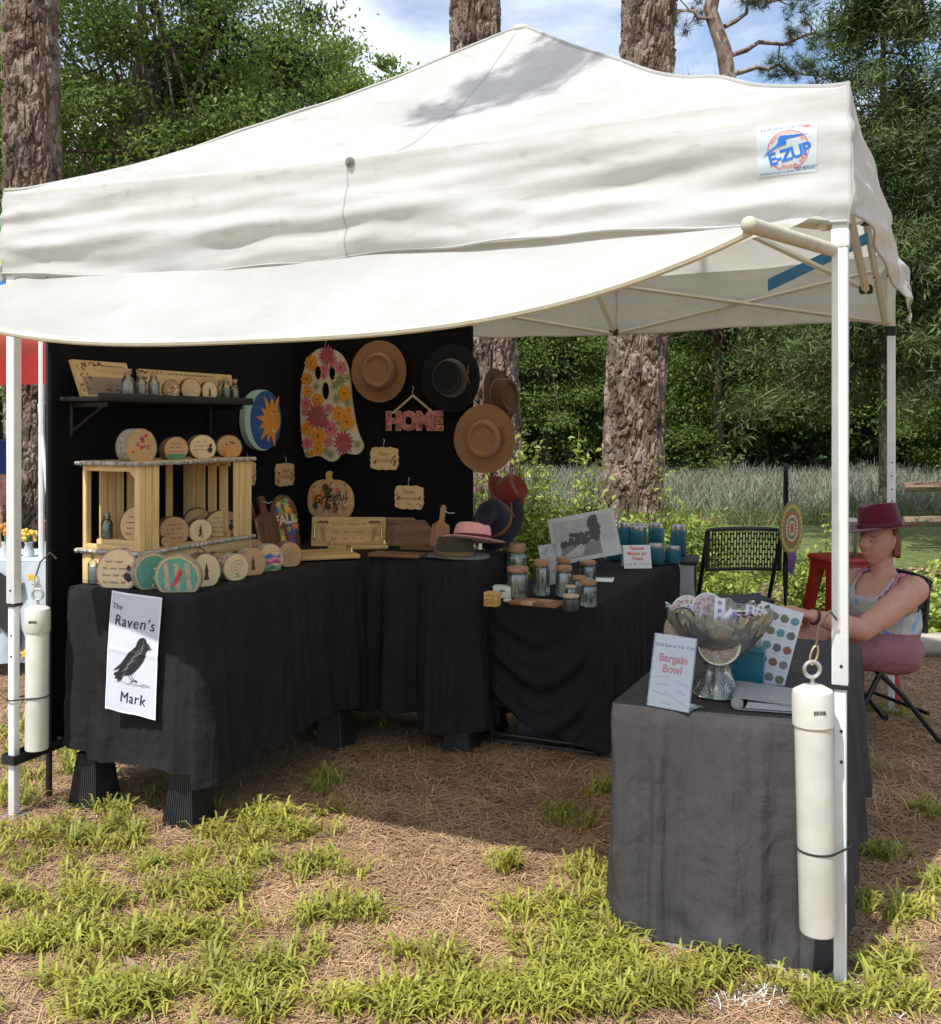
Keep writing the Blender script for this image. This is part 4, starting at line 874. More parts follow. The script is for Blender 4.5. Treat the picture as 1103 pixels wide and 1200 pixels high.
# -- the middle table
MT = (1.70, 2.86, 1.42, 1.86, .868); loc2 = T((MT[0]+MT[1])/2, (MT[2]+MT[3])/2); w2, d2 = MT[1]-MT[0], MT[3]-MT[2]
table('folding table on risers in the corner, under black cloth', loc2, w2, d2, .868, .19)
def hemM(x, y, nx, ny): return .13 + .05*n3(x*3.5, y*3, 6) + (-.02 if x > .3 else .02)
table_cloth('black cloth in vertical folds on the middle table', loc2, w2, d2, .868, hemM, 8.1, fold=.050, flare=.028, freq=8, front_calm=1)
riser('ribbed black riser under the middle table beside the jar table', 1.775, 1.47, .2, .145, .095); riser('ribbed black riser at the back of the middle table', 1.78, 1.80, .2)
# -- the jar table
JT = (1.15, 1.70, 1.585, 3.09, .69); loc3 = T((JT[0]+JT[1])/2, (JT[2]+JT[3])/2); w3, d3 = JT[1]-JT[0], JT[3]-JT[2]
e = table('folding table with a floor bar, under the jars and black cloth', loc3, w3, d3, .69, .0, .02)
m = MB(); m.box((0, -d3/2+.02, .018), (w3-.03, .02, .022), bev=.003); m.build('floor_bar', tubeM, e)
def hemJ(x, y, nx, ny):
    if ny < -.5: u = min(1, max(0, (x + w3/2)/w3)); return .23 - .19*u**.7 + .010*math.sin(u*9)
    return (.04 if nx > 0 else .2) + .02*n3(x*4, y*4, 1)
def exJ(x, y, nx, ny, t, z):
    if ny > -.5: return .012*math.sin(y*55 + 2*n3(y*3, z*2))*t*(nx > 0)
    u = (x + w3/2)/w3; 
    q = t*9.0 - (u-.1)*(1-u)*9 + 3.2*u*u; return (.014*math.sin(q*1.9)*min(1, t*2.5)*(1-.3*u) + .010*math.sin(q*4.1+1)*min(1, t*2))*min(1, (1-u)*6)*min(1, u*8)
table_cloth('black cloth swept in diagonal folds on the jar table', loc3, w3, d3, .69, hemJ, 5.7, fold=.020, flare=.012, freq=7, extra=exJ, front_calm=.5)
# storage tote under it
e = thing('storage_tote', 'dark grey plastic storage tote under the jar table', 'tote', T(1.43, 1.86), ROT); m = MB(); m.box((0, 0, .13), (.36, .30, .26), bev=.02); m.build('tub', M('grey tote', (.085, .10, .11), rough=.5, var=.08), e); m = MB(); m.box((0, 0, .27), (.385, .325, .022), bev=.008); m.build('lid', M('grey tote lid', (.06, .07, .08), rough=.5), e)
# -- the bargain table by the near leg
BT = (.045, .645, .10, 1.30, .665); loc4 = T((BT[0]+BT[1])/2, (BT[2]+BT[3])/2); w4, d4 = BT[1]-BT[0], BT[3]-BT[2]
e = table('folding table by the near tent leg, under charcoal cloth', loc4, w4, d4, .665)
m = MB(); m.tube([(-w4/2+.09, -d4/2-.045, .015), (w4/2-.10, -d4/2-.045, .015)], .006, 8); m.build('foot_bar', M('bright steel', (.6, .6, .62), rough=.35, metal=.8), e)
clothC = M('charcoal tablecloth', (.058, .054, .055), rough=.92, var=.14, scale=5, spec=.15, bump=.12, bscale=260)
fold_bump(clothC)
def hemB(x, y, nx, ny): return .025 + .02*max(0, n3(x*6, y*6, 2)) - (.012 if x > .2 and ny < 0 else 0) if nx < .5 else .03 + .2*min(1, max(0, (y+d4/2)/.5))
def exB(x, y, nx, ny, t, z):
    if ny < -.5: return .012*math.exp(-((t-.93)/.06)**2)*math.sin(x*24+1) + .05*max(0, t-.82)*math.exp(-((x-w4/2+.08)/.1)**2)*5*.4
    return 0
table_cloth('charcoal cloth hanging to the ground on the bargain table', loc4, w4, d4, .665, hemB, 12.4, fold=.042, flare=.030, freq=9, extra=exB, mat=clothC, front_calm=.9)
# strap tying backdrop pole and tent leg
m = MB(); c = T(S, .09, .232); q = [T(S+.03, -.03, .232), T(S+.02, .22, .236), T(S-.035, .21, .236), T(S-.035, -.03, .232)]
m.tube(q, .004, 4, closed=True); m.v = [(x, y, z + (.012 if z > .2345 and False else 0)) for x, y, z in m.v]
bm_ = MB()
for i in range(4):
    a_, b_ = q[i], q[(i+1) % 4]; dd = (b_-a_).normalized(); nn = Vector((dd.y, -dd.x, 0))*.0015
    bm_.add([a_+nn+Vector((0,0,-.018)), b_+nn+Vector((0,0,-.018)), b_+nn+Vector((0,0,.018)), a_+nn+Vector((0,0,.018)), a_-nn+Vector((0,0,-.018)), b_-nn+Vector((0,0,-.018)), b_-nn+Vector((0,0,.018)), a_-nn+Vector((0,0,.018))], [(0,1,2,3),(7,6,5,4),(3,2,6,7),(1,0,4,5)])
o = bm_.build('tie_strap', M('black webbing', (.015, .015, .016), rough=.8), None, 0); tag(o, 'black webbing strap tying the backdrop pole to the tent leg', 'strap')

# ---- raven banner
UB = LT
BAN = thing('raven_banner', 'white cloth banner with a raven hanging on the side table', 'banner', T(2.485, LT[2]-.026, .43), ROT)
Wb, Hb = .238, .438
def ban(p):
    """drape: gentle waves, fold creases and a slight twist"""
    x, z = p[0], p[2]; return Vector((x, p[1] - .006 - .008*math.sin((z/Hb)*3.1) - .004*math.sin(x*26 + z*6) - .003*n3(x*14, z*9) - .0022*math.exp(-((z-.225)/.006)**2) + (-.034*((Hb-z)/Hb) - .012)*1.0, z - .012*(x/Wb) + .003*math.sin(x*40)*(1-z/Hb)))
m = MB(); m.grid(lambda i, j: (Wb*(i-.5), 0, Hb*j), 40, 70); cl_ = m.build('cloth', M('white polyester', (.60, .64, .72), rough=.8, var=.04, scale=6, trans=.12), BAN, 0, fn=ban); cl_.data.shade_smooth()
m = MB(); m.ribbon([(Wb*(i/20-.5), Hb-.004) for i in range(21)], .006, -.0015); m.ribbon([(Wb*(i/20-.5), .004) for i in range(21)], .006, -.0015); m.ribbon([(-Wb/2+.003, Hb*i/30) for i in range(31)], .005, -.0015); m.ribbon([(Wb/2-.003, Hb*i/30) for i in range(31)], .005, -.0015); m.build('hem', M('banner hem', (.80, .83, .88), rough=.8), cl_, 0, fn=ban)
inkB = M('banner ink', (.012, .012, .014), rough=.7, var=.1)
def bx(px, py): return ((px-170)/292*Wb - Wb/2, (605-py)/550*Hb)
rv = [(427,292),(412,274),(400,266),(392,250),(378,246),(360,252),(348,270),(342,290),(325,305),(300,325),(275,355),(255,378),(235,395),(212,415),(210,421),(240,405),(250,402),(232,420),(213,430),(211,440),(224,441),(218,455),(236,452),(237,466),(256,455),(275,431),(300,425),(322,422),(345,405),(365,385),(385,355),(398,325),(400,305),(410,297)]
m = MB(); strips(m, [bx(*p) for p in rv], -.0022, 60)
for L_ in ([(300,420),(318,440),(335,448),(352,449)], [(318,416),(330,432),(345,446),(362,446)], [(335,448),(318,456)], [(345,446),(360,455)]): m.ribbon([bx(*p) for p in L_], .0028, -.0022)
m.build('raven', inkB, cl_, 0, fn=ban)
m = MB()
for k in range(26):
    rr_ = random.Random(k); x0, y0 = 262 + k*4.4, 430 - k*5.2 + rr_.uniform(-14, 14); m.ribbon([bx(x0, y0), bx(x0+9, y0-9), bx(x0+20, y0-rr_.uniform(10, 22))], .0009, -.0028)
m.ribbon([bx(384,262), bx(380,290), bx(372,318)], .0009, -.0028); m.ribbon([bx(404,284), bx(425,290)], .0009, -.0028)
m.build('feather_lines', M('grey ink', (.30, .31, .34), rough=.8), cl_, 0, fn=ban)
m = MB(); m.ribbon([bx(x, 462 + 4*math.sin(x*.09)) for x in range(222, 432, 8)], .0012, -.0022); m.ribbon([bx(x, 466 + 3*math.sin(x*.13+1)) for x in range(300, 425, 8)], .0014, -.0022); m.ribbon([bx(x, 457+3*math.sin(x*.2)) for x in range(380, 430, 6)], .0012, -.0022); m.build('ground_stroke', M('grey wash', (.2, .2, .22), rough=.8), cl_, 0, fn=ban)
m = MB()
for s_, x, y, sz in (('The', 215, 123, .030), ("Raven's", 318, 188, .056), ('Mark', 328, 532, .056)): 
    xx, zz = bx(x, y); put_text(m, s_, xx, zz, sz, -.0022, R(-1), shear=.12, spacing=1.12)
m.build('lettering', inkB, cl_, 0, fn=ban)
m = MB()
for x, y in ((190, 72), (415, 74)): xx, zz = bx(x, y); m.lathe([(0, .002), (.003, .001), (.003, 0)], 8, Matrix.Translation((xx, -.004, zz)) @ Matrix.Rotation(R(90), 4, 'X'))
m.build('pin', steel, BAN)

# ================================================================== GOODS ON THE SIDE AND MIDDLE TABLES
def bAt(px, a): k = (px - CX)/F; return (k*(FR.y + E1.y*a) - (FR.x + E1.x*a)) / (E2.x - k*E2.y)
def PZ(px, py, z): Y = (CAMH - z)*F/(py - HZ); return Vector(((px-CX)/F*Y, Y, z))
ZT, ZM = .868, .876
pineW = wood('pale pine', (.60, .41, .17), (.80, .60, .29), 2, 10); pineX = wood('pale pine across', (.58, .40, .17), (.78, .58, .28), 0, 10); pineY = wood('pale pine lengthways', (.54, .37, .16), (.73, .53, .26), 1, 10)
birch = M('birch bark edge', (.10, .085, .07), rough=.8, var=.3, scale=70, col2=(.66, .63, .58), stretch=(1, 1, .3))
barkS = M('slice bark', (.10, .065, .04), rough=.95, var=.45, scale=60, bump=.8, bscale=120, col2=(.26, .18, .11)); paleBark = M('pale slice bark', (.33, .26, .18), rough=.95, var=.35, scale=60, bump=.7, bscale=120, col2=(.52, .44, .34))
def rings(name, c1, c2):
    if name in MATS: return MATS[name]
    m, N, L, B = newmat(name); MATS[name] = m; B.inputs['Roughness'].default_value = .65
    tc = N.new('ShaderNodeTexCoord'); mp = N.new('ShaderNodeMapping'); mp.inputs['Location'].default_value = (.01, 0, -.055); mp.inputs['Rotation'].default_value = (R(90), 0, 0); L.new(tc.outputs['Object'], mp.inputs[0])
    w = N.new('ShaderNodeTexWave'); w.wave_type = 'RINGS'; w.rings_direction = 'Z'; w.inputs['Scale'].default_value = 36; w.inputs['Distortion'].default_value = 5; w.inputs['Detail'].default_value = 3; w.inputs['Detail Scale'].default_value = 1.5
    L.new(mp.outputs[0], w.inputs['Vector']); r = N.new('ShaderNodeValToRGB'); r.color_ramp.elements[0].color = c4(c1); r.color_ramp.elements[1].color = c4(c2); L.new(w.outputs['Fac'], r.inputs[0])
    n = N.new('ShaderNodeTexNoise'); n.inputs['Scale'].default_value = 25; n.inputs['Detail'].default_value = 5; L.new(tc.outputs['Object'], n.inputs['Vector']); mx = N.new('ShaderNodeMix'); mx.data_type = 'RGBA'; mx.blend_type = 'MULTIPLY'; mx.inputs[0].default_value = .45; L.new(r.outputs[0], mx.inputs[6]); L.new(n.outputs['Color'], mx.inputs[7])
    hs = N.new('ShaderNodeHueSaturation'); hs.inputs['Saturation'].default_value = .95; hs.inputs['Value'].default_value = 1.25; L.new(mx.outputs[2], hs.inputs['Color']); L.new(hs.outputs[0], B.inputs['Base Color']); return m
face1 = rings('slice face', (.58, .38, .17), (.66, .46, .23)); face2 = rings('toasted slice face', (.42, .24, .09), (.54, .34, .15)); face3 = rings('pale slice face', (.66, .49, .26), (.74, .58, .34))
burn = M('burnt drawing', (.09, .05, .025), rough=.8, var=.3, scale=40); paint = {k: M(k + ' craft paint', c, rough=.5, var=.15, scale=30) for k, c in dict(red=(.50, .05, .04), green=(.06, .22, .10), teal=(.10, .30, .22), white=(.72, .72, .70), orange=(.75, .26, .05), pink=(.72, .25, .32), blue=(.05, .14, .42), yellow=(.72, .50, .08), black=(.02, .02, .02), plum=(.30, .06, .12), sage=(.28, .36, .14), grey=(.35, .37, .38)).items()}
def slice_(label, loc, r, th, rot, seed, face=face1, bark=barkS, art='text', squash=1.0, flatb=.8, lean=0):
    """a log slice standing on a flat cut, face to its own -y"""
    rr = random.Random(seed); n = 40; e = thing('wood_slice', label, 'wood slice', loc, 0, None, rot=(R(-rr.uniform(0, 6)), 0, rot + R(rr.uniform(-9, 9)))); ph = rr.uniform(0, 6)
    def ol(k): 
        p = []
        for i in range(n):
            t = 2*math.pi*i/n; q = r*k*(1 + .04*math.sin(2*t+ph) + .012*math.sin(3*t+ph*2) + .008*math.sin(11*t+ph)); p.append((q*math.cos(t)*squash, max(q*math.sin(t), -r*flatb) + r*flatb))
        return p
    m = MB(); m.prism(ol(1.0), 0, th); m.build('bark', bark, e, 50); m = MB(); m.prism(ol(.93), -.0015, .002); fc = m.build('face', face, e, 50)
    z0 = r*flatb; y = -.0022; parts = {}
    def P(c): return parts.setdefault(c, MB())
    def blob(c, x, z, s, k=9): P(c).add([(x + s*(1+.3*rr.uniform(-1,1))*math.cos(6.283*i/k), y - .0002*len(parts), z0 + z + s*(1+.3*rr.uniform(-1,1))*math.sin(6.283*i/k)) for i in range(k)], [tuple(range(k))])
    if 'text' in art:
        for q in range(4 if r > .06 else 3): scribble(P('burn'), (-.12 if 'fig' in art else 0)*r, z0 + r*(.42 - q*.30), r*1.15*(1-.25*(q == 0)), r*.17, y, seed*9+q, r*.022)
    if 'fig' in art: blob('grey', r*.55, -.05*r, r*.15); blob('black', r*.55, -.2*r, r*.2); blob('burn', r*.58, .16*r, r*.12)
    if 'bird' in art:
        P('red').add([(x*r, y-.0006, z0+z*r) for x, z in [(-.32,-.55),(-.12,-.1),(.05,.25),(.16,.35),(.26,.28),(.2,.05),(.05,-.25),(-.15,-.42)]], [tuple(range(8))]); blob('black', .17*r, .27*r, .06*r)
    if 'reds' in art:
        for q in range(9): blob('red' if q % 3 else 'plum', rr.uniform(-.55,.6)*r, rr.uniform(-.3,.7)*r, r*rr.uniform(.08,.17)); 
        for q in range(5): blob('sage', rr.uniform(-.6,.6)*r, rr.uniform(-.5,.6)*r, r*.09)
    if 'leaves' in art:
        for q in range(22): a = rr.uniform(0, 6.28); l = r*.2; x, z = rr.uniform(-.1,.75)*r, rr.uniform(-.7,.5)*r; P('white').add([(x, y-.0005, z0+z), (x+l*.3*math.cos(a+.7), y-.0005, z0+z+l*.3*math.sin(a+.7)), (x+l*math.cos(a), y-.0005, z0+z+l*math.sin(a)), (x+l*.3*math.cos(a-.7), y-.0005, z0+z+l*.3*math.sin(a-.7))], [(0,1,2,3)])
    if 'tealbg' in art: P('teal').add([(x*.93, y, z*.93 + .03*r) for x, z in ol(.93)], [tuple(range(n-1, -1, -1))])
    if 'stripe' in art:
        for q in (-.5, -.02, .5):
            P('bark').add([((q + dx + .06*math.sin(z*5))*r, y-.0004, z0 + z*r*.72) for dx, z in [(-.12,-.9),(.12,-.9),(.10,0),(.12,.9),(-.12,.9),(-.10,0)]], [(0,1,2,3,4,5)])
    if 'greenbase' in art:
        P('green').add([(x*.92, y, min(z, r*.42)) for x, z in ol(.92)], [tuple(range(n-1, -1, -1))])
    if 'fox' in art:
        for q in range(7): x = rr.uniform(-.6,.6)*r; P('orange').add([(x-.1*r, y-.0004, z0-.7*r), (x+.08*r, y-.0004, z0-.7*r), (x+.05*r, y-.0004, z0+rr.uniform(.0,.6)*r)], [(0,1,2)])
        for q in range(4): blob('burn', rr.uniform(-.4,.4)*r, rr.uniform(-.3,.5)*r, r*.08)
    if 'landscape' in art:
        for c, z in (('blue', .25), ('pink', .0), ('plum', -.15), ('teal', -.45), ('green', -.6)): P(c).add([(x*r, y-.0003, z0+(z+.12*math.sin(x*6+z*9))*r) for x in np.linspace(-.75,.75,8)] + [(x*r, y-.0003, z0+(z-.22+.06*math.sin(x*5))*r) for x in np.linspace(.72,-.72,8)], [tuple(range(16))[::-1]])
    if 'flowers' in art:
        for q in range(14): blob(rr.choice(['red','pink','sage','plum','white']), rr.uniform(-.6,.6)*r, rr.uniform(-.55,.65)*r, r*.11)
    if 'swirl' in art: P('burn').ribbon([(.55*r*(1-i/40)*math.cos(i*.42), z0 + .55*r*(1-i/40)*math.sin(i*.42)) for i in range(40)], r*.022, y); blob('sage', .1*r, -.5*r, r*.16)
    if 'tree' in art: P('burn').add([(x*r, y, z0+z*r) for x, z in [(-.18,-.5),(.18,-.5),(.08,-.1),(.14,-.1),(0,.5),(-.14,-.1),(-.08,-.1)]], [tuple(range(7))])
    for c, mb in parts.items(): 
        ar = mb.build({'burn': 'burnt_drawing', 'bark': 'painted_stems'}.get(c, c + '_painting'), burn if c == 'burn' else (M('tan craft paint', (.42, .33, .22), var=.4, scale=90, rough=.6) if c == 'bark' else paint[c]), fc, 0)
        if len(mb.f) > 1: ar['kind'] = 'stuff'
    return e
# -- crate display
CD = thing('crate_display', 'pale pine crate shelf unit standing on the side table', 'crate shelf', T(2.72, .60, ZT), ROT)
def bd(name, c, d_, mat=pineW, par=CD): m = MB(); m.box(c, d_, bev=.0025); return m.build(name, mat, par)
bd('base_board', (-.005, -.352, .060), (.285, .014, .118), pineX); bd('base_board', (.138, .0, .098), (.012, .68, .048), pineY); bd('base_board', (.138, .0, .030), (.012, .68, .040), pineY); bd('base_board', (-.138, .0, .060), (.012, .68, .110), pineY); bd('base_board', (0, .352, .060), (.285, .014, .118), pineX)
for zz in (.131, .477):
    sh_ = bd('shelf_board', (-.01, 0, zz), (.326, .735, .014), pineY)
    m = MB(); rr = random.Random(int(zz*1000)); 
    for (c, l, ax_) in (((.1545, 0), .735, 1), ((-.01, -.3685), .326, 0), ((-.1745, 0), .735, 1)):
        pts = [(c[0] + (l*(i/40-.5) if ax_ == 0 else .0015*rr.uniform(-1,1)), c[1] + (l*(i/40-.5) if ax_ == 1 else .0015*rr.uniform(-1,1)), zz + .001*rr.uniform(-1,1)) for i in range(41)]
        m.tube(pts, [.0085*rr.uniform(.85,1.15) for _ in range(41)], 6)
    m.build('bark_edge', birch, sh_)
H0, H1 = .139, .469; zc, hh = (H0+H1)/2, H1-H0
for y0, y1 in ((-.358, -.326), (-.322, -.288), (-.284, -.246), (.232, .268), (.272, .308), (.312, .356)): bd('slat', (.140, (y0+y1)/2, zc), (.010, y1-y0, hh))
for y0, y1 in ((-.350, -.315), (-.266, -.226), (-.222, -.178), (-.174, -.132), (-.110, -.070), (.248, .290), (.294, .336), (.338, .36), (.13, .17), (.02,.055)): bd('slat', (-.146, (y0+y1)/2, zc), (.010, y1-y0, hh))
for x in (-.138, .126): bd('corner_post', (x, -.350, zc), (.018, .016, hh)); bd('corner_post', (x, .350, zc), (.018, .014, hh))
for z in (H1-.012, H0+.010): bd('rail', (-.006, -.350, z), (.245, .014, .020), pineX); bd('rail', (-.006, -.236, z), (.245, .012, .020), pineX); bd('rail', (-.006, .240, z), (.245, .012, .020), pineX)
for x0 in (-.120, -.062, .0, .062): bd('slat', (x0+.02, .238, zc), (.046, .008, hh*.94))
m = MB(); m.prism([(.118, H1-.022), (.085, H1-.022), (.118, H1-.055)], -.349, -.340); m.build('corner_brace', pineX, CD)
def glassjar(label, loc, r, h, fill, name='glass_bottle', cork=True, n=20, group=None, band=None):
    e = thing(name, label, 'bottle', loc, ROT, group); m = MB(); m.lathe([(0, .001), (r*.9, .001), (r, .006), (r, h*.60), (r*.72, h*.70), (r*.55, h*.74), (r*.62, h*.78), (r*.62, h*.86), (r*.60, h*.865)], n); m.build('glass', glass('bottle glass'), e)
    m = MB(); m.lathe([(0, .004), (r*.86, .004), (r*.90, h*.28), (r*.85, h*.5), (r*.35, h*.58), (0, h*.60)], n, fn=lambda p, t, i: (p[0]*(1+.08*math.sin(3*t+i)), p[1]*(1+.08*math.sin(3*t+i)), p[2])); m.build('filling', fill, e)
    m = MB(); m.lathe([(0, h*.80), (r*.5, h*.80), (r*.62, h), (0, h)], 14); m.build('stopper', M('cork', (.50, .38, .25), rough=.85, var=.3, scale=90) if cork else M('pewter', (.45, .44, .42), rough=.35, metal=.8), e)
    if band: m = MB(); m.lathe([(r*1.03, h*.18), (r*1.04, h*.18), (r*1.04, h*.46), (r*1.03, h*.46)], n); m.build('label_band', band, e)
    return e
fillB = M('blue glitter fill', (.35, .42, .50), rough=.4, var=.6, scale=160, col2=(.75, .78, .82)); fillG = M('moss fill', (.07, .20, .07), rough=.8, var=.5, scale=90, col2=(.45, .50, .42)); fillP = M('speckled fill', (.40, .28, .28), rough=.6, var=.6, scale=150, col2=(.75, .66, .62)); fillW = M('white flock fill', (.62, .60, .60), rough=.6, var=.3, scale=140, col2=(.85, .84, .86))
zA = ZT + .485
def onC(px, a, z): return T(a, bAt(px, a), z)
slice_('thick wood slice with red painted birds on top of the crate shelf', onC(166, 2.66, zA), .070, .085, ROT+R(64), 1, face2, paleBark, 'reds')
slice_('wood slice lettered above a green painted base on the crate shelf top', onC(207, 2.66, zA), .054, .05, ROT+R(56), 2, face2, barkS, 'text greenbase')
slice_('wood slice with lettering and a small figure on the crate shelf top', onC(238, 2.66, zA), .058, .05, ROT+R(54), 3, face3, barkS, 'text fig')
slice_('wood slice with an orange fox painting on the crate shelf top', onC(269, 2.66, zA), .056, .05, ROT+R(54), 4, face2, barkS, 'fox')
zB = ZT + .139
slice_('lettered wood slice on a block inside the front of the crate shelf', T(2.66, .315, zB+.035), .074, .05, ROT+R(12), 5, face1, barkS, 'text')
m = MB(); m.box((0, 0, .0175), (.20, .075, .035), bev=.003); o = m.build('pine_block', pineX, None); o.location = T(2.73, .315, zB); o.rotation_euler = (0, 0, ROT); tag(o, 'pale pine block under the bottle inside the crate shelf', 'block')
glassjar('small bottle with green moss and a silver charm inside the crate shelf', T(2.80, .305, zB+.035), .023, .105, fillG, cork=False)
slice_('thick dark wood slice lying inside the crate shelf opening', onC(205, 2.66, zB), .062, .07, ROT+R(49), 6, face2, barkS, 'text')
slice_('larger wood slice standing behind the round ringed one in the crate', onC(233, 2.74, zB), .068, .045, ROT+R(49), 7, face2, barkS, 'swirl')
slice_('small pale wood slice with a ring drawing in the crate opening', onC(235, 2.62, zB), .052, .04, ROT+R(49), 8, face3, barkS, 'swirl tree')
slice_('broad lettered wood slice at the far end of the crate opening', onC(261, 2.64, zB), .066, .045, ROT+R(49), 9, face1, barkS, 'text fig', 1.15)
slice_('small log stub by the slat in the crate opening', onC(195, 2.61, zB), .022, .05, ROT+R(60), 10, face2, barkS, 'text')
# front row on the cloth
def onT(px, py, dz=0): return PZ(px, py, ZT) + Vector((0, 0, dz))
glassjar('bottle of white flock with tiny charms beside the big lettered slice', onT(112, 684), .030, .135, fillW, cork=False)
slice_('big lettered wood slice with a small figure at the banner corner', onT(137, 689), .088, .05, ROT+R(10), 11, face3, paleBark, 'text fig', 1.06, .72)
slice_('green painted wood slice with white snowy leaves', onT(181, 690), .078, .05, ROT+R(52), 12, face1, paleBark, 'tealbg leaves', 1.05, .75)
slice_('green painted wood slice with birch stems and a red cardinal', onT(208, 694), .080, .045, ROT+R(24), 13, face1, paleBark, 'tealbg stripe bird', 1.12, .72)
slice_('pale wood slice with a burnt tree drawing at the aisle edge', onT(242, 687), .070, .055, ROT+R(66), 14, face3, barkS, 'tree', .95, .85)
slice_('wood slice with a red cardinal in green branches behind the tree slice', onT(226, 676), .068, .045, ROT+R(44), 15, face1, barkS, 'bird flowers', 1, .85)
slice_('narrow wood slice with white blossoms behind the tree slice', onT(256, 677), .058, .04, ROT+R(69), 16, face2, barkS, 'leaves', 1, .85)
slice_('dark edged wood slice with a small flower spray', onT(262, 668), .052, .04, ROT+R(64), 17, face2, barkS, 'flowers', 1, .85)
slice_('wood slice with a swirl and moss at its foot', onT(277, 680), .060, .05, ROT+R(69), 18, face3, paleBark, 'swirl', 1, .85)
slice_('round wood slice with a dark burnt mark', onT(297, 674), .062, .045, ROT+R(62), 19, face2, paleBark, 'tree', 1, .85)
slice_('wood slice with a painted blue and pink landscape', onT(318, 669), .062, .055, ROT+R(58), 20, face1, paleBark, 'landscape', 1, .85)
slice_('weathered wood slice with a knotty swirl at the end of the row', onT(340, 664), .060, .045, ROT+R(54), 21, face2, barkS, 'swirl', 1, .85)
slice_('small wood slice with green holly in the back of the row', onT(278, 660), .048, .04, ROT+R(54), 22, face2, barkS, 'flowers greenbase', 1, .85)
slice_('small wood slice crowded with red berries in the back of the row', onT(299, 656), .052, .04, ROT+R(54), 23, face2, barkS, 'reds', 1, .85)
slice_('small wood slice with a black mark in the back of the row', onT(246, 668), .040, .04, ROT+R(54), 24, face2, barkS, 'fig', 1, .85)
m = MB(); m.tube([(0, 0, .0), (.0, 0, .05), (.004, 0, .085)], [.034, .026, .006], 9); o = m.build('felt_tree', M('sage felt', (.18, .28, .20), rough=.95, var=.3, scale=60), None); o.location = onT(206, 676); tag(o, 'little sage green cone tree among the wood slices', 'ornament')

# -- wall shelf with its goods
SZ = 1.61
SH = thing('wall_shelf', 'black wall shelf on the side backdrop', 'shelf', T(2.865, .72, SZ), ROT)
m = MB(); m.box((0, 0, -.010), (.20, 1.0, .018), bev=.003); m.build('board', M('black shelf', (.022, .022, .024), rough=.6, var=.15, scale=8), SH)
m = MB(); m.box((.103, 0, -.002), (.008, 1.0, .030), bev=.002); m.build('front_lip', M('black shelf', None), SH)
for y in (-.44, .44): m = MB(); m.box((0, y, -.030), (.18, .015, .022), bev=.003); m.box((-.10, y, -.09), (.012, .015, .14), bev=.003); m.tube([(.08, y, -.03), (-.095, y, -.14)], .006, 6); m.build('bracket', M('black bracket', (.03, .03, .032), rough=.4, metal=.3), SH)
SP = .002
def onS(px, a): return T(a, bAt(px, a), SZ + SP - .001)
rackW = wood('rack pine', (.52, .34, .15), (.70, .50, .25), 0, 10); greyband = M('driftwood stain', (.30, .22, .17), rough=.8, var=.2, scale=14)
def rack(label, pxa, pxb, a, h, slant, band, seed):
    b0, b1 = bAt(pxa, a), bAt(pxb, a); ln = b1 - b0; e = thing('key_rack', label, 'key rack', T(a, (b0+b1)/2, SZ), ROT, rot=(0, 0, ROT + R(90))); e.rotation_euler = (R(-12), 0, ROT + R(90))
    m = MB(); m.prism([(-ln/2, 0), (ln/2, 0), (ln/2 - slant, h), (-ln/2 - slant, h)], -.012, .006); m.build('board', rackW, e)
    if band: m = MB(); m.prism([(-ln/2+.03, h*.05), (ln/2-.004, h*.05), (ln/2-slant*.5-.003, h*.55), (-ln/2+.01, h*.55)], -.0132, -.012); m.build('stained_band', greyband, e)
    rr = random.Random(seed); m = MB()
    for k in range(34): x = (-ln/2 + rr.uniform(.0, .07) - slant*.4) if k < 22 else rr.uniform(-ln/2, -ln/2+.16) - slant*.8; z = rr.uniform(.02, h*.95) if k < 22 else h*rr.uniform(.86, .95); m.add([(x + .006*math.cos(i*1.6+k), -.0136, z + .006*math.sin(i*1.6+k)) for i in range(4)], [(0,1,2,3)])
    m.build('painted_leaves', M('olive dab', (.16, .13, .05), rough=.8, var=.5, scale=90), e, 0)
    m = MB(); scribble(m, .02, h*.88, ln*.5, .012, -.0136, seed, .0018); m.build('burnt_lettering', burn, e, 0)
    for k in range(3 if band else 4): x = -ln/2 + ln*(.45 + .17*k); m = MB(); m.tube([(x, -.012, .03), (x, -.028, .028), (x, -.034, .018), (x, -.030, .008)], .0022, 6); m.build('hook', blackP, e)
    return e
rack('pine key rack with hooks and leaf painting leaning on the shelf', 95, 158, 2.905, .150, .03, True, 3); rack('long pine key rack behind the bottles on the shelf', 166, 274, 2.905, .130, .0, False, 8)
for px_, lb, f_, r_, h_ in ((150, 'glass bottle of blue glitter in front of the leaf painted rack', fillB, .026, .115), (165, 'glass bottle of speckled beads between the two racks', fillP, .023, .105), (180, 'glass bottle of pale blue glitter in front of the long rack', fillB, .024, .108), (259, 'small bottle of dark speckles at the shelf end behind the green one', fillP, .021, .098), (265, 'small bottle of green moss at the end of the shelf', fillG, .022, .105), (275, 'bottle with a pale charm at the very end of the shelf', fillP, .020, .10)): glassjar(lb, onS(px_, 2.80 if px_ != 259 else 2.84), r_, h_, f_)
slice_('tall wood slice with pale flowers on the shelf', onS(201, 2.80), .045, .045, ROT+R(54), 31, face2, barkS, 'flowers', .8, .85)
slice_('wood slice with a white heart in a dark hollow on the shelf', onS(224, 2.80), .052, .04, ROT+R(62), 32, face1, barkS, 'leaves', .85, .85)
slice_('wood slice with a pale burnt sketch beside the end bottles', onS(246, 2.80), .046, .03, ROT+R(64), 33, face3, barkS, 'tree', .9, .85)

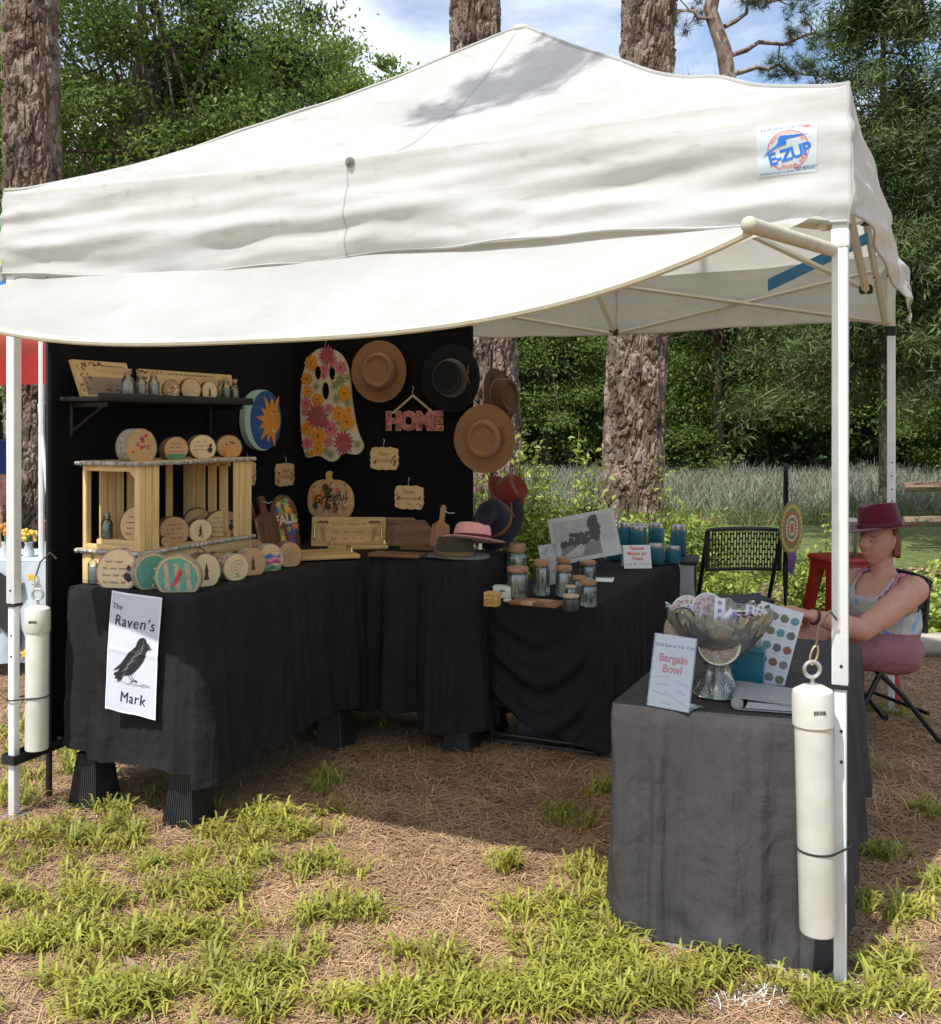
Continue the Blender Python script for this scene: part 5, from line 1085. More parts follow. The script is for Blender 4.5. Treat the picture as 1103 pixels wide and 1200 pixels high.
# -- things hanging on the walls
def hookwire(e, z): m = MB(); m.tube([(0, -.004, z), (.0, -.010, z+.02), (.004, -.004, z+.035), (-.004, -.002, z+.045)], .0014, 5); m.build('hook', steel, e)
def rosette(m, x, z, r, y, petals=9, inner=.45, seed=0):
    rr = random.Random(seed); k = petals*2; ph = rr.uniform(0, 6)
    m.add([(x + r*(1 if i % 2 else inner)*rr.uniform(.88, 1.1)*math.cos(6.283*i/k+ph), y, z + r*(1 if i % 2 else inner)*rr.uniform(.88, 1.1)*math.sin(6.283*i/k+ph)) for i in range(k)], [tuple(range(k))])
dimO = M('ochre flower print', (.74, .29, .025), rough=.6, var=.35, scale=130); dimP = M('rose flower print', (.60, .17, .20), rough=.6, var=.35, scale=130); dimR = M('wine flower print', (.34, .03, .07), rough=.6, var=.5, scale=150, col2=(.60, .16, .18)); dimG = M('fern print', (.20, .24, .07), rough=.6, var=.4, scale=120, col2=(.42, .42, .2)); creamB = M('cream painted board', (.66, .58, .42), rough=.6, var=.08, scale=20); dotB = M('flower eye print', (.05, .03, .02), rough=.7)
p = wallB(386, 408, .03); k_ = p.y/F/8.27*1.06
G = thing('ghost_cutout', 'flowered ghost cutout hanging on the back panel', 'wall decoration', p - Vector((0, 0, .60)), RB)
def gp(x, y): return ((x - 395)*k_, .60 - (y - 105)*k_)
gol = smooth_poly([gp(*q) for q in [(340,104),(450,113),(540,150),(600,210),(650,310),(670,450),(680,560),(700,700),(730,830),(770,930),(812,990),(792,1040),(740,1080),(680,1072),(600,1062),(560,1080),(520,1132),(460,1148),(400,1126),(340,1092),(270,1095),(200,1122),(160,1080),(135,980),(120,850),(110,700),(115,550),(130,400),(150,300),(200,200),(270,130)]], 2)
ex_ = lambda x, y, a, b: ell(*gp(x, y), a*k_, b*k_, 22)
holes = [ex_(307,332,39,66), ex_(465,338,39,66), ex_(393,500,43,83)]
me = holed([gol] + holes, .006); me.materials.append(creamB); link('board', me, G)
fl = dict(o=MB(), p=MB(), r=MB(), g=MB(), d=MB())
for i, (c, x, y, r_) in enumerate([('g',560,410,80),('g',500,450,60),('g',520,570,60),('g',290,460,50),('g',640,380,45),('g',450,1075,55),('g',400,1050,45),('g',745,985,50),('g',640,610,50),('g',610,840,40),('g',560,800,40),('g',260,720,40),('g',190,1075,35),
  ('p',385,300,55),('p',570,290,70),('p',480,230,60),('p',180,610,65),('p',455,845,85),('p',195,980,65),('p',430,965,58),('p',435,660,50),('p',380,360,40),('p',170,690,45),('o',240,240,72),('o',190,385,62),('o',200,500,56),('o',310,580,62),('o',190,845,66),('o',320,910,82),('o',320,1030,60),('o',605,525,70),('o',545,705,72),('o',635,780,80),('o',235,1072,32),('o',655,675,34),
  ('r',420,172,90),('r',310,730,125),('r',600,970,112),('r',380,780,60)]):
    x_, z_ = gp(x, y); rosette(fl[c], x_, z_, r_*k_*1.12, -.0066 - .00012*i, 9 if c in 'opg' else 15, .78 if c == 'o' else (.4 if c == 'g' else .6), i)
    if c in 'op': rosette(fl['d'], x_, z_, r_*k_*.16, -.0120, 5, .8, i)
for c, m_, nm in (('g', dimG, 'fern_print'), ('p', dimP, 'rose_print'), ('o', dimO, 'marigold_print'), ('r', dimR, 'dahlia_print'), ('d', dotB, 'flower_eyes')): fl[c].build(nm, m_, G, 0, kind='stuff')
hookwire(G, .60)
# pumpkin
p = wallB(391, 608, .03); s_ = p.y/F; P_ = thing('pumpkin_cutout', 'flowered pumpkin cutout on the back panel above the trays', 'wall decoration', p, RB)
ol = [(-.20*0-31,20),(-28,36),(-20,44),(-9,47),(-4,46),(-6,52),(-3,57),(3,56),(1,50),(3,46),(10,47),(22,43),(30,33),(32,18),(28,6),(18,0),(0,-1),(-18,0),(-28,7)]
m = MB(); m.prism(smooth_poly([(x*s_*1.05, z*s_) for x, z in ol], 2), -.006, .006); m.build('board', M('peach painted board', (.70, .42, .20), rough=.6, var=.2, scale=40), P_)
rr = random.Random(3); mo, mg, mk, mw = MB(), MB(), MB(), MB()
for i in range(26):
    a = rr.uniform(0, 6.28); q = rr.uniform(.3, .9); x, z = 28*q*math.cos(a)*s_, (23 + 19*q*math.sin(a))*s_; rosette((mo, mw, mk)[i % 3] if i % 4 else mg, x, z, s_*rr.uniform(3, 6.5), -.0066-.0001*i, 7, .6, i)
for i in range(16): x, z = rr.uniform(-26, 26)*s_, rr.uniform(6, 40)*s_; mg.add([(x, -.0100, z), (x+2.6*s_, -.0100, z+1.4*s_), (x+4.5*s_, -.0100, z+4*s_), (x+1.5*s_, -.0100, z+2.8*s_)], [(0,1,2,3)])
mo.build('orange_print', paint['orange'], P_, 0, kind='stuff'); mw.build('cream_print', creamB, P_, 0, kind='stuff'); mk.build('coral_print', M('coral print', (.62, .22, .12), rough=.6, var=.3, scale=90), P_, 0); mg.build('dark_leaf_print', M('dark leaf print', (.07, .07, .05), rough=.7, var=.4, scale=60), P_, 0)
m = MB(); put_text(m, 'Grateful', 0, 25*s_, 14*s_, -.0108, R(8), shear=.35, bold=.0006); m.build('lettering', dotB, P_, 0)
# plaques
def plaque(label, p, rot, w, h, lines, seed, tint=(.72, .52, .26)):
    e = thing('wood_plaque', label, 'plaque', p, rot); n = 64; ol = []
    for i in range(n):
        t = 2*math.pi*i/n; c, s = math.cos(t), math.sin(t); q = 1/max(abs(c)**6 + abs(s)**6, 1e-6)**(1/6); wv = 1 + .035*math.sin(12*t); ol.append((c*q*w/2*wv, h/2 + s*q*h/2*wv*1.02))
    m = MB(); m.prism(ol, -.004, .004); m.build('board', wood('plaque birch %d' % seed, tuple(.85*c for c in tint), tint, 0, 12), e)
    m = MB()
    for t_, z_, sz in lines: put_text(m, t_, 0, z_*h, sz*h, -.0047, 0, shear=.15)
    m.build('lettering', burn, e, 0); rr = random.Random(seed); m = MB()
    for k in range(9): x = rr.choice([-1, 1])*w*rr.uniform(.3, .42); rosette(m, x, h*rr.uniform(.14, .62), h*rr.uniform(.05, .10), -.0047-.0001*k, 6, .6, k)
    m.build('toadstool_drawing', M('toadstool brown', (.24, .10, .05), rough=.7, var=.4, scale=80), e, 0, kind='stuff'); hookwire(e, h*1.0); return e
pw = .17
plaque('small scalloped wood sign with a toadstool, on the side panel', wallL(330, 569, .02), RL, .168, .118, [('Toad', .68, .24), ('Crossing', .42, .22)], 51)
plaque('scalloped wood sign reading Fairy Crossing below the HOME letters', wallB(453, 550, .02), RB, pw, .115, [('Fairy', .70, .25), ('Crossing', .42, .25)], 52)
plaque('scalloped wood sign reading Fairies Welcome Here beside the paddle board', wallB(482, 596, .02), RB, pw, .118, [('Fairies', .74, .22), ('Welcome Here', .46, .18), ('Too', .22, .15)], 53)
plaque('half hidden scalloped wood sign behind the crate shelf', wallL(285, 569, .02), RL, .15, .12, [('Fairy', .6, .25)], 54)
# sun and moon disc
p = wallL(300, 528, .035); e = thing('sun_moon_disc', 'round wooden plaque of an orange sun in blue with a pale moon edge', 'wall decoration', p, RL); r_ = .157
m = MB(); m.prism(ell(0, r_, r_, r_, 48), -.012, .022); m.build('disc', M('pale teal paint', (.42, .58, .50), rough=.55, var=.1), e)
m = MB(); m.prism(ell(.022, r_, r_*.86, r_*.965, 48), -.0135, -.012); m.build('night_sky', M('deep blue paint', (.03, .10, .30), rough=.55, var=.15), e)
sx = .072; m = MB(); m.prism(ell(sx, r_, r_*.46, r_*.50, 30), -.0150, -.0135); mm_ = M('sun orange paint', (.72, .30, .05), rough=.55, var=.15, scale=20)
sunf = m.build('sun_face', mm_, e); m = MB()
for k in range(9):
    a = R(65 + 27*k); ln = r_*(.98 if k % 2 == 0 else .82); c, s = math.cos(a), math.sin(a); q = r_*.40
    pts = [(sx + c*q - s*.020, r_ + s*q + c*.020), (sx + c*q + s*.020, r_ + s*q - c*.020), (sx + c*(q+ln)/2*1.05 + s*.014, r_ + s*(q+ln)/2*1.05 - c*.004), (sx + c*ln*.93, r_ + s*ln*.93)]
    pts = [(x, z) for x, z in pts]; m.prism(pts, -.0146, -.0136)
m.build('sun_ray', mm_, e); m = MB(); m.prism(ell(sx+.02, r_+.025, .016, .008, 14), -.0160, -.0151); m.prism(ell(sx+.012, r_-.055, .02, .006, 14), -.0160, -.0151); m.build('sun_features', creamB, sunf); m = MB(); m.prism(ell(sx+.022, r_+.025, .006, .006, 10), -.0166, -.0161); m.ribbon([(sx+.0, r_+.042), (sx+.02, r_+.05), (sx+.04, r_+.044)], .004, -.0152); m.ribbon([(sx+.045, r_+.03), (sx+.055, r_-.02), (sx+.04, r_-.028)], .004, -.0152); m.build('sun_lines', burn, sunf, 0)
# HOME letters on a bead string
p = wallB(488, 505, .03); e = thing('home_sign', 'flower patterned HOME letters hanging on a wooden bead string', 'sign', p, RB); V, Fc = text_data('HOME', .122, bold=.0055, ext=.006, spacing=.93)
cm = M('rose patterned letters', (.34, .05, .06), rough=.6, var=.5, scale=42, col2=(.62, .25, .22)); m = MB(); m.add([(x, y, z + .047) for x, y, z in V], Fc); m.build('letters', cm, e, 30)
m = MB(); m.add([(x, y*.4 + .006, z + .047) for x, y, z in text_data('HOME', .122, bold=.0095, ext=.006, spacing=.93)[0]], text_data('HOME', .122, bold=.0095, ext=.006, spacing=.93)[1]); m.build('letter_backing', M('pink cream board', (.62, .42, .34), rough=.6, var=.3, scale=60), e, 30)
for i in range(23):
    t = abs(i-11)/11; x = (i-11)/11*.118; z = .094 + (1-t)*.088; m = MB(); m.ball((x, -.004, z), .0068, 10, 7); m.build('bead', M('raw wood bead', (.62, .48, .32), rough=.6), e)
hookwire(e, .185)

# -- hats
def hat(label, loc, rot, felt, band, rb=.150, hc=.105, crown=(.082, .094), curl=.022, style='ring', tassel=True, group=None):
    e = thing('felt_hat', label, 'hat', loc, 0, group, rot=rot); n = 44; cxr, cyr = crown
    def pf(p, t, i): return p
    m = MB(); pr = [(rb, .004), (rb*1.0, .008), (rb*.86, .006), (rb*.72, .005), (1.02*cxr/.9, .008), (cxr/.9, .003), (rb*.72, .0015), (rb*.9, .002), (rb, .004)]
    def bf(p, t, i):
        r = math.hypot(p[0], p[1]); f = max(0, (r - .09)/(rb - .09)); c, s = math.cos(t), math.sin(t); rx, ry = (rb*.95, rb*1.07) if r > .1 else (cxr, cyr)
        q = r/rb; k = (f); ex, ey = (cxr + (rb*.95-cxr)*k), (cyr + (rb*1.07-cyr)*k); return (c*ex, s*ey, p[2] + curl*f*f*(abs(c)**2) - .006*f*abs(s))
    m.lathe(pr, n, None, fn=bf); m.build('brim', felt, e)
    m = MB(); top = [(1.0, .004), (.99, hc*.5), (.93, hc*.86), (.88, hc*.98), (.82, hc), (.76, hc*.97), (.68, hc*.88), (.62, hc*.84), (.40, hc*.86), (0, hc*.87)] if style == 'ring' else [(1.0, .004), (.97, hc*.5), (.90, hc*.88), (.82, hc*.98), (.60, hc*1.0), (.3, hc*.93), (0, hc*.88)]
    def cf(p, t, i):
        c, s = math.cos(t), math.sin(t); k = math.hypot(p[0], p[1]); pin = (1 - .10*abs(c)*max(0, s)*(p[2]/hc)) if style != 'ring' else 1
        return (c*k*cxr*pin, s*k*cyr*pin, p[2] - (.013*math.exp(-(c*k/.42)**2)*(p[2] > hc*.8) if style == 'pinch' else 0))
    m.lathe(top, n, fn=cf); m.build('crown', felt, e)
    m = MB(); m.lathe([(1.012, .008), (1.03, .010), (1.03, .026), (1.012, .028)], n, fn=lambda p, t, i: (math.cos(t)*math.hypot(p[0], p[1])*cxr, math.sin(t)*math.hypot(p[0], p[1])*cyr, p[2])); b = m.build('band', band, e)
    if tassel: m = MB(); m.tube([(cxr*1.03, .01, .018), (cxr*1.10, .02, .03), (cxr*1.08, .045, .022), (cxr*1.12, .06, .03)], .003, 5); m.tube([(cxr*1.03, .01, .018), (cxr*1.12, -.005, .028), (cxr*1.14, -.03, .018)], .003, 5); m.build('band_knot', band, b)
    return e
felt = lambda n_, c: M(n_ + ' felt', c, rough=.95, var=.12, scale=60, spec=.1, sheen=.25, bump=.06, bscale=300)
leather = M('tan leather', (.22, .10, .045), rough=.55, var=.25, scale=40); camel = felt('camel', (.25, .135, .068)); navy = felt('navy', (.012, .014, .026)); blackF = felt('black', (.010, .010, .012)); brownF = felt('dark brown', (.085, .042, .025)); rust = felt('rust red', (.15, .022, .013)); pinkF = felt('pink', (.72, .34, .33)); olive = felt('olive', (.058, .050, .030))
def hung(px, py, off, turn=0, tilt=90, roll=0, A=None): 
    return (R(tilt), R(roll), RB + R(turn))
p = wallB(454, 436, .075); hat('camel felt hat hanging on the back panel beside the ghost', p, hung(0, 0, 0, 24, 90), camel, leather, .150, .10)
p = wallB(538, 444, .075); hat('black felt hat with a tan cord hanging above the HOME sign end', p, hung(0, 0, 0, 14, 90), blackF, leather, .158, .10)
HS = PX(573, HZ, 5.24); hs = thing('hat_stand', 'thin black hat stand beside the edge of the back panel', 'hat stand', (HS.x, HS.y, ZM), RB)
m = MB(); m.tube([(0, .03, 0), (0, .03, 1.0)], .006, 8); m.build('pole', blackP, hs); m = MB(); m.lathe([(0, 0), (.07, 0), (.07, .006), (0, .010)], 20, Matrix.Translation((0, .03, 0))); m.build('base', blackP, hs)
for z_, x_ in ((.84, .05), (.63, 0), (.40, .05), (.2, .0)): m = MB(); m.tube([(0, .03, z_), (x_*.5, -.02, z_+.01), (x_, -.05, z_+.02)], .004, 6); m.build('peg', blackP, hs)
p = PX(569, 514, 5.12); hat('camel felt hat hanging below the black one at the panel edge', p, hung(0, 0, 0, 16, 92), camel, leather, .160, .09)
p = PX(582, 466, 5.26); hat('dark brown felt hat hanging edge on beside the black one', p, (R(84), R(4), RB + R(78)), brownF, leather, .140, .09)
p = PX(591, 582, 5.22); hat('rust red felt hat tipped on its side under the camel hat', p, (R(52), R(18), RB + R(62)), rust, M('dark rust band', (.12, .02, .015), rough=.8), .118, .115, (.076, .088), .012, 'pinch', False)
hat('olive felt hat lying on the corner of the middle table', PZ(532, 652, ZM), (0, 0, ROT + R(80)), olive, M('light brown band', (.20, .12, .06), rough=.7), .165, .10, (.085, .097), .006, 'pinch', False)
p = PX(553, 634, 4.93); hat('pale pink felt hat with a wine band resting on the olive hat', p, (R(-4), R(12), ROT + R(78)), pinkF, M('wine band', (.10, .015, .02), rough=.7), .152, .085, (.084, .096), .006, 'pinch', False)
p = PX(584, 612, 5.10); hat('navy felt hat with a tan cord tilted behind the pink hat', p, (R(48), R(-24), ROT + R(6)), navy, leather, .155, .105, (.085, .097), .01, 'pinch', True)
m = MB(); m.prism([(-.008, 0), (.008, 0), (.008, .028), (-.008, .028)], -.001, .001); o = m.build('price_tag', M('tag card', (.7, .7, .68), rough=.7), None); o.location = PX(563, 644, 4.80); o.rotation_euler = (0, 0, ROT); tag(o, 'small white price tag hanging from the pink hat brim', 'tag')

# -- boards and trays in the corner
walnut = wood('walnut', (.085, .040, .018), (.21, .105, .05), 2, 9, .5); walnutX = wood('walnut across', (.10, .048, .022), (.24, .125, .062), 0, 9, .5); acacia = wood('acacia', (.22, .10, .045), (.42, .22, .10), 2, 9, .5); oak = wood('oak tray', (.42, .26, .09), (.64, .43, .18), 0, 9, .55)
def board(name, label, cat, loc, rot, outline, th, mat, extra=None):
    e = thing(name, label, cat, loc, 0, rot=rot); m = MB(); m.prism(outline, 0, th); m.build('board', mat, e, 30)
    if extra: extra(e)
    return e
def paddle(w, h, hw, hh): return smooth_poly([(-w/2, 0), (w/2, 0), (w/2, h*.9), (w/2*.7, h), (hw, h+.01), (hw*.9, h+hh*.5), (hw*1.1, h+hh), (0, h+hh+.012), (-hw*1.1, h+hh), (-hw*.9, h+hh*.5), (-hw, h+.01), (-w/2*.7, h), (-w/2, h*.9)], 1)
board('cutting_board', 'long dark walnut board leaning behind the crate shelf end', 'board', PZ(297, 641, ZM), (R(-8), R(-9), RL + R(-12)), [(-.05, 0), (.07, 0), (.055, .22), (.0, .26), (-.05, .25)], .018, walnut)
def strap(e): m = MB(); m.tube([(0, -.004, .24), (.03, -.012, .225), (.05, -.01, .23)], .002, 5); m.build('hanging_cord', M('white cord', (.7, .68, .62), rough=.8), e)
board('cutting_board', 'walnut paddle board with a live bark edge leaning in the corner', 'board', PZ(318, 643, ZM), (R(-8), R(-7), RL + R(-12)), paddle(.15, .17, .022, .09), .018, walnut, lambda e: (MB().tube([(-.07, -.002, .01), (-.066, -.002, .08), (-.07, -.002, .165)], .006, 6).build('bark_edge', paleBark, e), strap(e)))
def fall(e):
    rr = random.Random(2); cols = ['red', 'orange', 'green', 'blue', 'yellow', 'plum', 'sage']; 
    for c in cols:
        m = MB()
        for i in range(7): a = rr.uniform(0, 3.14); q = rr.uniform(0, .95); z_ = rr.uniform(.02, .24); rosette(m, rr.uniform(-.07, .07)*(1 if z_ < .16 else .6), z_, .024, -.0015-.0002*cols.index(c)-.00003*i, 5, .45, i*7)
        m.build(c + '_leaves', paint[c] if c != 'green' else M('lime craft paint', (.30, .45, .06), rough=.5), e, 0)
    m = MB(); put_text(m, 'FALL', 0, .135, .066, -.006, R(4), bold=.003); m.build('lettering', creamB, e, 0)
board('fall_sign', 'arched sign covered in coloured leaves reading FALL', 'sign', PZ(337, 640, ZM), (R(-10), 0, RL + R(-18)), [(-.085, 0), (.085, 0)] + [(.085*math.cos(t), .155 + .11*math.sin(t)) for t in np.linspace(0, 3.1416, 16)], .010, walnut, fall)
brass = M('gold handle', (.75, .56, .28), rough=.25, metal=1)
def tray_extra(w, h, seed, hd=True):
    def f(e):
        m = MB()
        for q in range(3): scribble(m, 0, h*(.74 - .24*q), w*.46, h*.16, -.001, seed+q, .0016)
        for sx in (-1, 1):
            for k in range(5): m.ribbon([(sx*w*(.30 + .012*k), h*.15), (sx*w*(.33+.01*k), h*.5), (sx*w*(.29+.03*k), h*.85)], .0013, -.001); rosette(m, sx*w*(.29+.03*k), h*(.82+.02*(k % 2)), h*.06, -.0012-.0001*k, 6, .5, k)
        m.build('burnt_drawing', burn, e, 0)
        if hd:
            for sx in (-1, 1): m = MB(); m.tube([(sx*w*.45, 0, h*.22), (sx*w*.45, -.022, h*.28), (sx*w*.45, -.026, h*.5), (sx*w*.45, -.022, h*.72), (sx*w*.45, 0, h*.78)], .004, 8); m.build('handle', brass, e)
    return f
board('serving_tray', 'oak serving tray with burnt lettering and gold handles standing upright', 'tray', PZ(408, 640, ZM), (R(-14), 0, ROT + R(24)), [(-.19, 0), (.19, 0), (.19, .15), (-.19, .15)], .016, oak, tray_extra(.38, .15, 70))
def flat_tray(name, label, loc, rz, w, d_, mat, hd, th=.018, cat='tray', drawing=True):
    e = thing(name, label, cat, loc, rz); m = MB(); m.box((0, 0, th/2), (w, d_, th), bev=.004); m.build('board', mat, e)
    if drawing:
        m = MB(); 
        for q in range(2): scribble(m, 0, 0, w*.5, .02, 0, int(w*1000)+q, .002); 
        m.v = [(x, z + (.02), th + .0006) for x, y, z in m.v]; m.build('burnt_drawing', burn, e, 0)
    if hd:
        for sx in (-1, 1): m = MB(); m.tube([(sx*w*.44, -.05, th), (sx*w*.44, -.045, th+.02), (sx*w*.44, 0, th+.027), (sx*w*.44, .045, th+.02), (sx*w*.44, .05, th)], .004, 8); m.build('handle', brass, e)
    return e
flat_tray('serving_tray', 'oak serving tray with gold handles lying flat in front of the FALL sign', PZ(373, 652, ZM), ROT + R(45), .34, .27, oak, True); flat_tray('serving_tray', 'oak serving tray with gold handles lying flat before the upright tray', PZ(420, 641, ZM), ROT + R(30), .30, .22, oak, True)
m_ = lambda e: (MB().prism([(-.155, .085), (.155, .085), (.155, .15), (-.155, .15)], .0165, .030).build('back_board', walnutX, e), tray_extra(.30, .135, 90, False)(e))
board('serving_tray', 'dark walnut tray with burnt leaf drawing standing beside the oak tray', 'tray', PZ(482, 640, ZM), (R(-14), 0, ROT + R(18)), [(-.165, 0), (.165, 0), (.165, .135), (-.165, .135)], .016, walnutX, m_)
board('cutting_board', 'reddish paddle board with a cord loop leaning on the walnut tray', 'board', PZ(513, 644, ZM), (R(-10), R(6), ROT + R(14)), paddle(.095, .13, .014, .085), .016, acacia, lambda e: MB().tube([(.01, -.004, .195), (.035, -.012, .185), (.06, -.01, .19)], .002, 5).build('hanging_cord', M('white cord', None), e))
e = flat_tray('cutting_board', 'dark oval walnut board lying on the middle table', PZ(466, 652, ZM), ROT + R(6), .26, .12, walnutX, False, .016, 'board', False); flat_tray('cutting_board', 'second dark walnut board lying behind the oval one', PZ(496, 644, ZM), ROT + R(12), .22, .10, walnutX, False, .014, 'board', False)

# ================================================================== GOODS ON THE JAR TABLE
ZJ = .700
clear = glass('jar glass', (.90, .94, .92), .05, .9, .06)
lidW = wood('jar lid wood', (.26, .13, .065), (.42, .25, .14), 0, 12); corkM = M('cork', (.50, .38, .25), rough=.85, var=.3, scale=90)
def jar(label, px, base, wpx, top, ribs=0, body=None, lid=None, small=False):
    p = PZ(px, base, ZJ); s = p.y/F; r = wpx*s/2; h = (base-top)*s; e = thing('glass_jar', label, 'jar', p, ROT); n = 48
    fn = (lambda q, t, i: (q[0]*(1+.035*math.cos(ribs*t)), q[1]*(1+.035*math.cos(ribs*t)), q[2])) if ribs else None
    m = MB(); m.lathe([(0, .002), (r*.92, .002), (r, .010), (r, h*.70), (r*.94, h*.77), (r*.80, h*.80), (r*.80, h*.84)], n, fn=fn); m.build('glass', body or clear, e)
    m = MB(); m.lathe([(0, .008), (r*.86, .008), (r*.90, .016), (r*.90, h*.70), (r*.74, h*.79), (r*.74, h*.82)], n, fn=fn); m.build('inner_glass', body or clear, e)
    m = MB(); m.lathe([(0, h*.78), (r*.74, h*.78), (r*.76, h*.84), (r*.97, h*.845), (r*1.0, h*.87), (r*1.0, h*.97), (r*.95, h), (0, h)], 32); m.build('lid', lid or lidW, e)
    return e
for a_ in [('ribbed glass jar with a wooden lid at the back beside the hats', 605, 691, 23, 637, 14), ('wide ribbed glass jar with a wooden lid beside the white box', 607, 700, 25, 664, 14), ('hammered glass jar with a wooden lid between the ribbed and grouped jars', 635, 698, 19, 656, 9),
    ('glass jar with a wooden lid at the back of the jar group', 660, 690, 17, 653, 0), ('tall swirled glass jar with a wooden lid at the front left of the group', 661, 699, 19, 663, 7), ('smooth glass jar with a wooden lid standing on the paper', 689, 685, 19, 657, 0),
    ('hammered glass jar with a wooden lid tucked in the middle of the group', 678, 699, 17, 675, 8), ('patterned glass jar with a wooden lid at the front right of the group', 690, 711, 19, 680, 10)]: jar(*a_)
jar('very small glass jar with a pale cork lid among the tall ones', 669, 703, 13, 686, 0, None, corkM); jar('squat dark grey jar with a cork lid in front of the others', 669, 716, 19, 697, 0, M('smoke glass', (.05, .055, .055), rough=.2, var=.1), corkM)
# wooden cube, white box, remote, inlaid board, paper
def cubething(name, label, cat, loc, rz, d_, mat, deco=None, bev=.002):
    e = thing(name, label, cat, loc, rz); m = MB(); m.box((0, 0, d_[2]/2), d_, bev=bev); m.build('body', mat, e)
    if deco: deco(e, d_)
    return e
def ink_face(e, d_):
    m = MB(); rr = random.Random(4)
    for q in range(3): scribble(m, 0, d_[2]*(.25+.25*q), d_[0]*.7, d_[2]*.18, -d_[1]/2-.0008, q+3, .0016)
    m.build('burnt_lettering', burn, e, 0)
cubething('wood_block', 'small honey coloured wood cube with burnt lettering', 'block', PZ(577, 710, ZJ), ROT, (.062, .05, .062), wood('honey wood', (.45, .24, .07), (.62, .38, .14), 0, 14), ink_face)
def palm(e, d_):
    m = MB(); m.ribbon([(0, d_[2]*.25), (.002, d_[2]*.55)], .003, -d_[1]/2-.0008); 
    for k in range(7): a = R(10 + 26*k); m.ribbon([(.002, d_[2]*.55), (.002+.012*math.cos(a), d_[2]*.55+.010*math.sin(a)), (.002+.018*math.cos(a), d_[2]*.52+.008*math.sin(a))], .002, -d_[1]/2-.0008)
    m.build('palm_print', M('dark green print', (.03, .08, .04), rough=.7), e, 0)
cubething('white_box', 'small pale box with a dark palm print behind the wood cube', 'box', PZ(590, 700, ZJ), ROT + R(6), (.088, .05, .055), M('pale card', (.58, .64, .58), rough=.7, var=.06), palm)
cubething('card_reader', 'small black and white card reader beside the wood cube', 'card reader', PZ(595, 705, ZJ), ROT, (.035, .02, .012), M('white plastic', (.6, .6, .62), rough=.4))
e = thing('inlaid_board', 'checkered reddish wood board lying in front of the jars', 'board', PZ(630, 708, ZJ), ROT + R(-2)); 
for i in range(4):
    for j in range(2): m = MB(); m.box((-.084 + .056*i, -.03 + .06*j, .007), (.0556, .0596, .014), bev=.001); m.build('block', (wood('board red', (.20, .09, .045), (.34, .18, .09), 0, 12), wood('board tan', (.36, .22, .12), (.50, .33, .20), 1, 12), wood('board brown', (.14, .07, .035), (.28, .15, .08), 0, 12))[(i + 2*j) % 3], e)
e = thing('flyer', 'white paper flyer with a green strip lying among the jars', 'flyer', PZ(694, 679, ZJ), ROT + R(14)); m = MB(); m.box((0, 0, .001), (.22, .15, .002)); m.build('paper', M('white paper', (.78, .79, .78), rough=.8, var=.03), e); m = MB(); m.box((0, .055, .0024), (.20, .022, .0008)); m.build('green_strip', paint['green'], e)
# -- picture on an iron easel
iron = M('wrought iron', (.015, .015, .016), rough=.5, metal=.4); p = PZ(690, 664, ZJ); EA = thing('easel', 'black wrought iron table easel holding the avenue print', 'easel', p, ROT + R(20))
m = MB()
for sx in (-.06, .06): m.tube([(sx, -.07, .006), (sx, -.02, .02), (sx, .0, .05), (sx*.7, .05, .22), (0, .075, .30)], .004, 7); m.tube([(sx, -.075, .02), (sx, -.075, .035), (sx, -.055, .04)], .004, 7)
m.tube([(-.06, 0, .05), (.06, 0, .05)], .004, 7); m.build('frame', iron, EA); m = MB(); m.tube([(0, .075, .30), (.0, .15, .15), (0, .19, .004)], .004, 7); m.build('strut', iron, EA)
for cx_, r_ in ((0, .020), (-.045, .016), (.045, .016)): m = MB(); m.tube([(cx_ + r_*math.sin(t), .078, .30 + (.02 if cx_ == 0 else 0) + r_*math.cos(t)) for t in np.linspace(0, 6.28, 18)[:-1]], .004, 6, closed=True); m.build('scroll', iron, EA)
for sx in (-.06, .06): m = MB(); m.tube([(sx + .028*math.sin(t), -.03 - .02*math.cos(t)*.3, .03 - .024*math.cos(t)) for t in np.linspace(0, 5.2, 16)], .004, 6); m.build('foot_scroll', iron, EA)
PR = thing('avenue_print', 'black and white print of a tree lined avenue on the easel', 'picture', p + Matrix.Rotation(ROT + R(20), 3, 'Z') @ Vector((0, -.045, .045)), 0, rot=(R(-17), R(-11), ROT + R(20)))
Wp, Hp = .375, .265
m = MB(); m.box((0, .005, Hp/2), (Wp, .006, Hp)); m.build('board', M('print paper', (.60, .61, .60), rough=.6, var=.03), PR)
m = MB(); m.prism([(-Wp*.45, Hp*.09), (Wp*.22, Hp*.09), (Wp*.22, Hp*.90), (-Wp*.45, Hp*.90)], .0015, .0019); pic = m.build('photograph', M('print grey sky', (.48, .48, .46), rough=.6, var=.12, scale=20), PR)
def pp(x, z): return (-Wp*.45 + Wp*.67*x, Hp*(.09 + .81*z))
m = MB(); m.prism([pp(0, 0), pp(1, 0), pp(1, .33), pp(.72, .37), pp(0, .30)], .0010, .0013); m.build('field', M('print mid grey', (.26, .27, .26), rough=.7, var=.3, scale=120), pic); m = MB(); m.prism([pp(.05, .03), pp(.62, .36), pp(.70, .36), pp(.55, .03)], .0005, .0008); m.build('lane', M('print light grey', (.56, .56, .54), rough=.7), pic)
m = MB(); rr = random.Random(6)
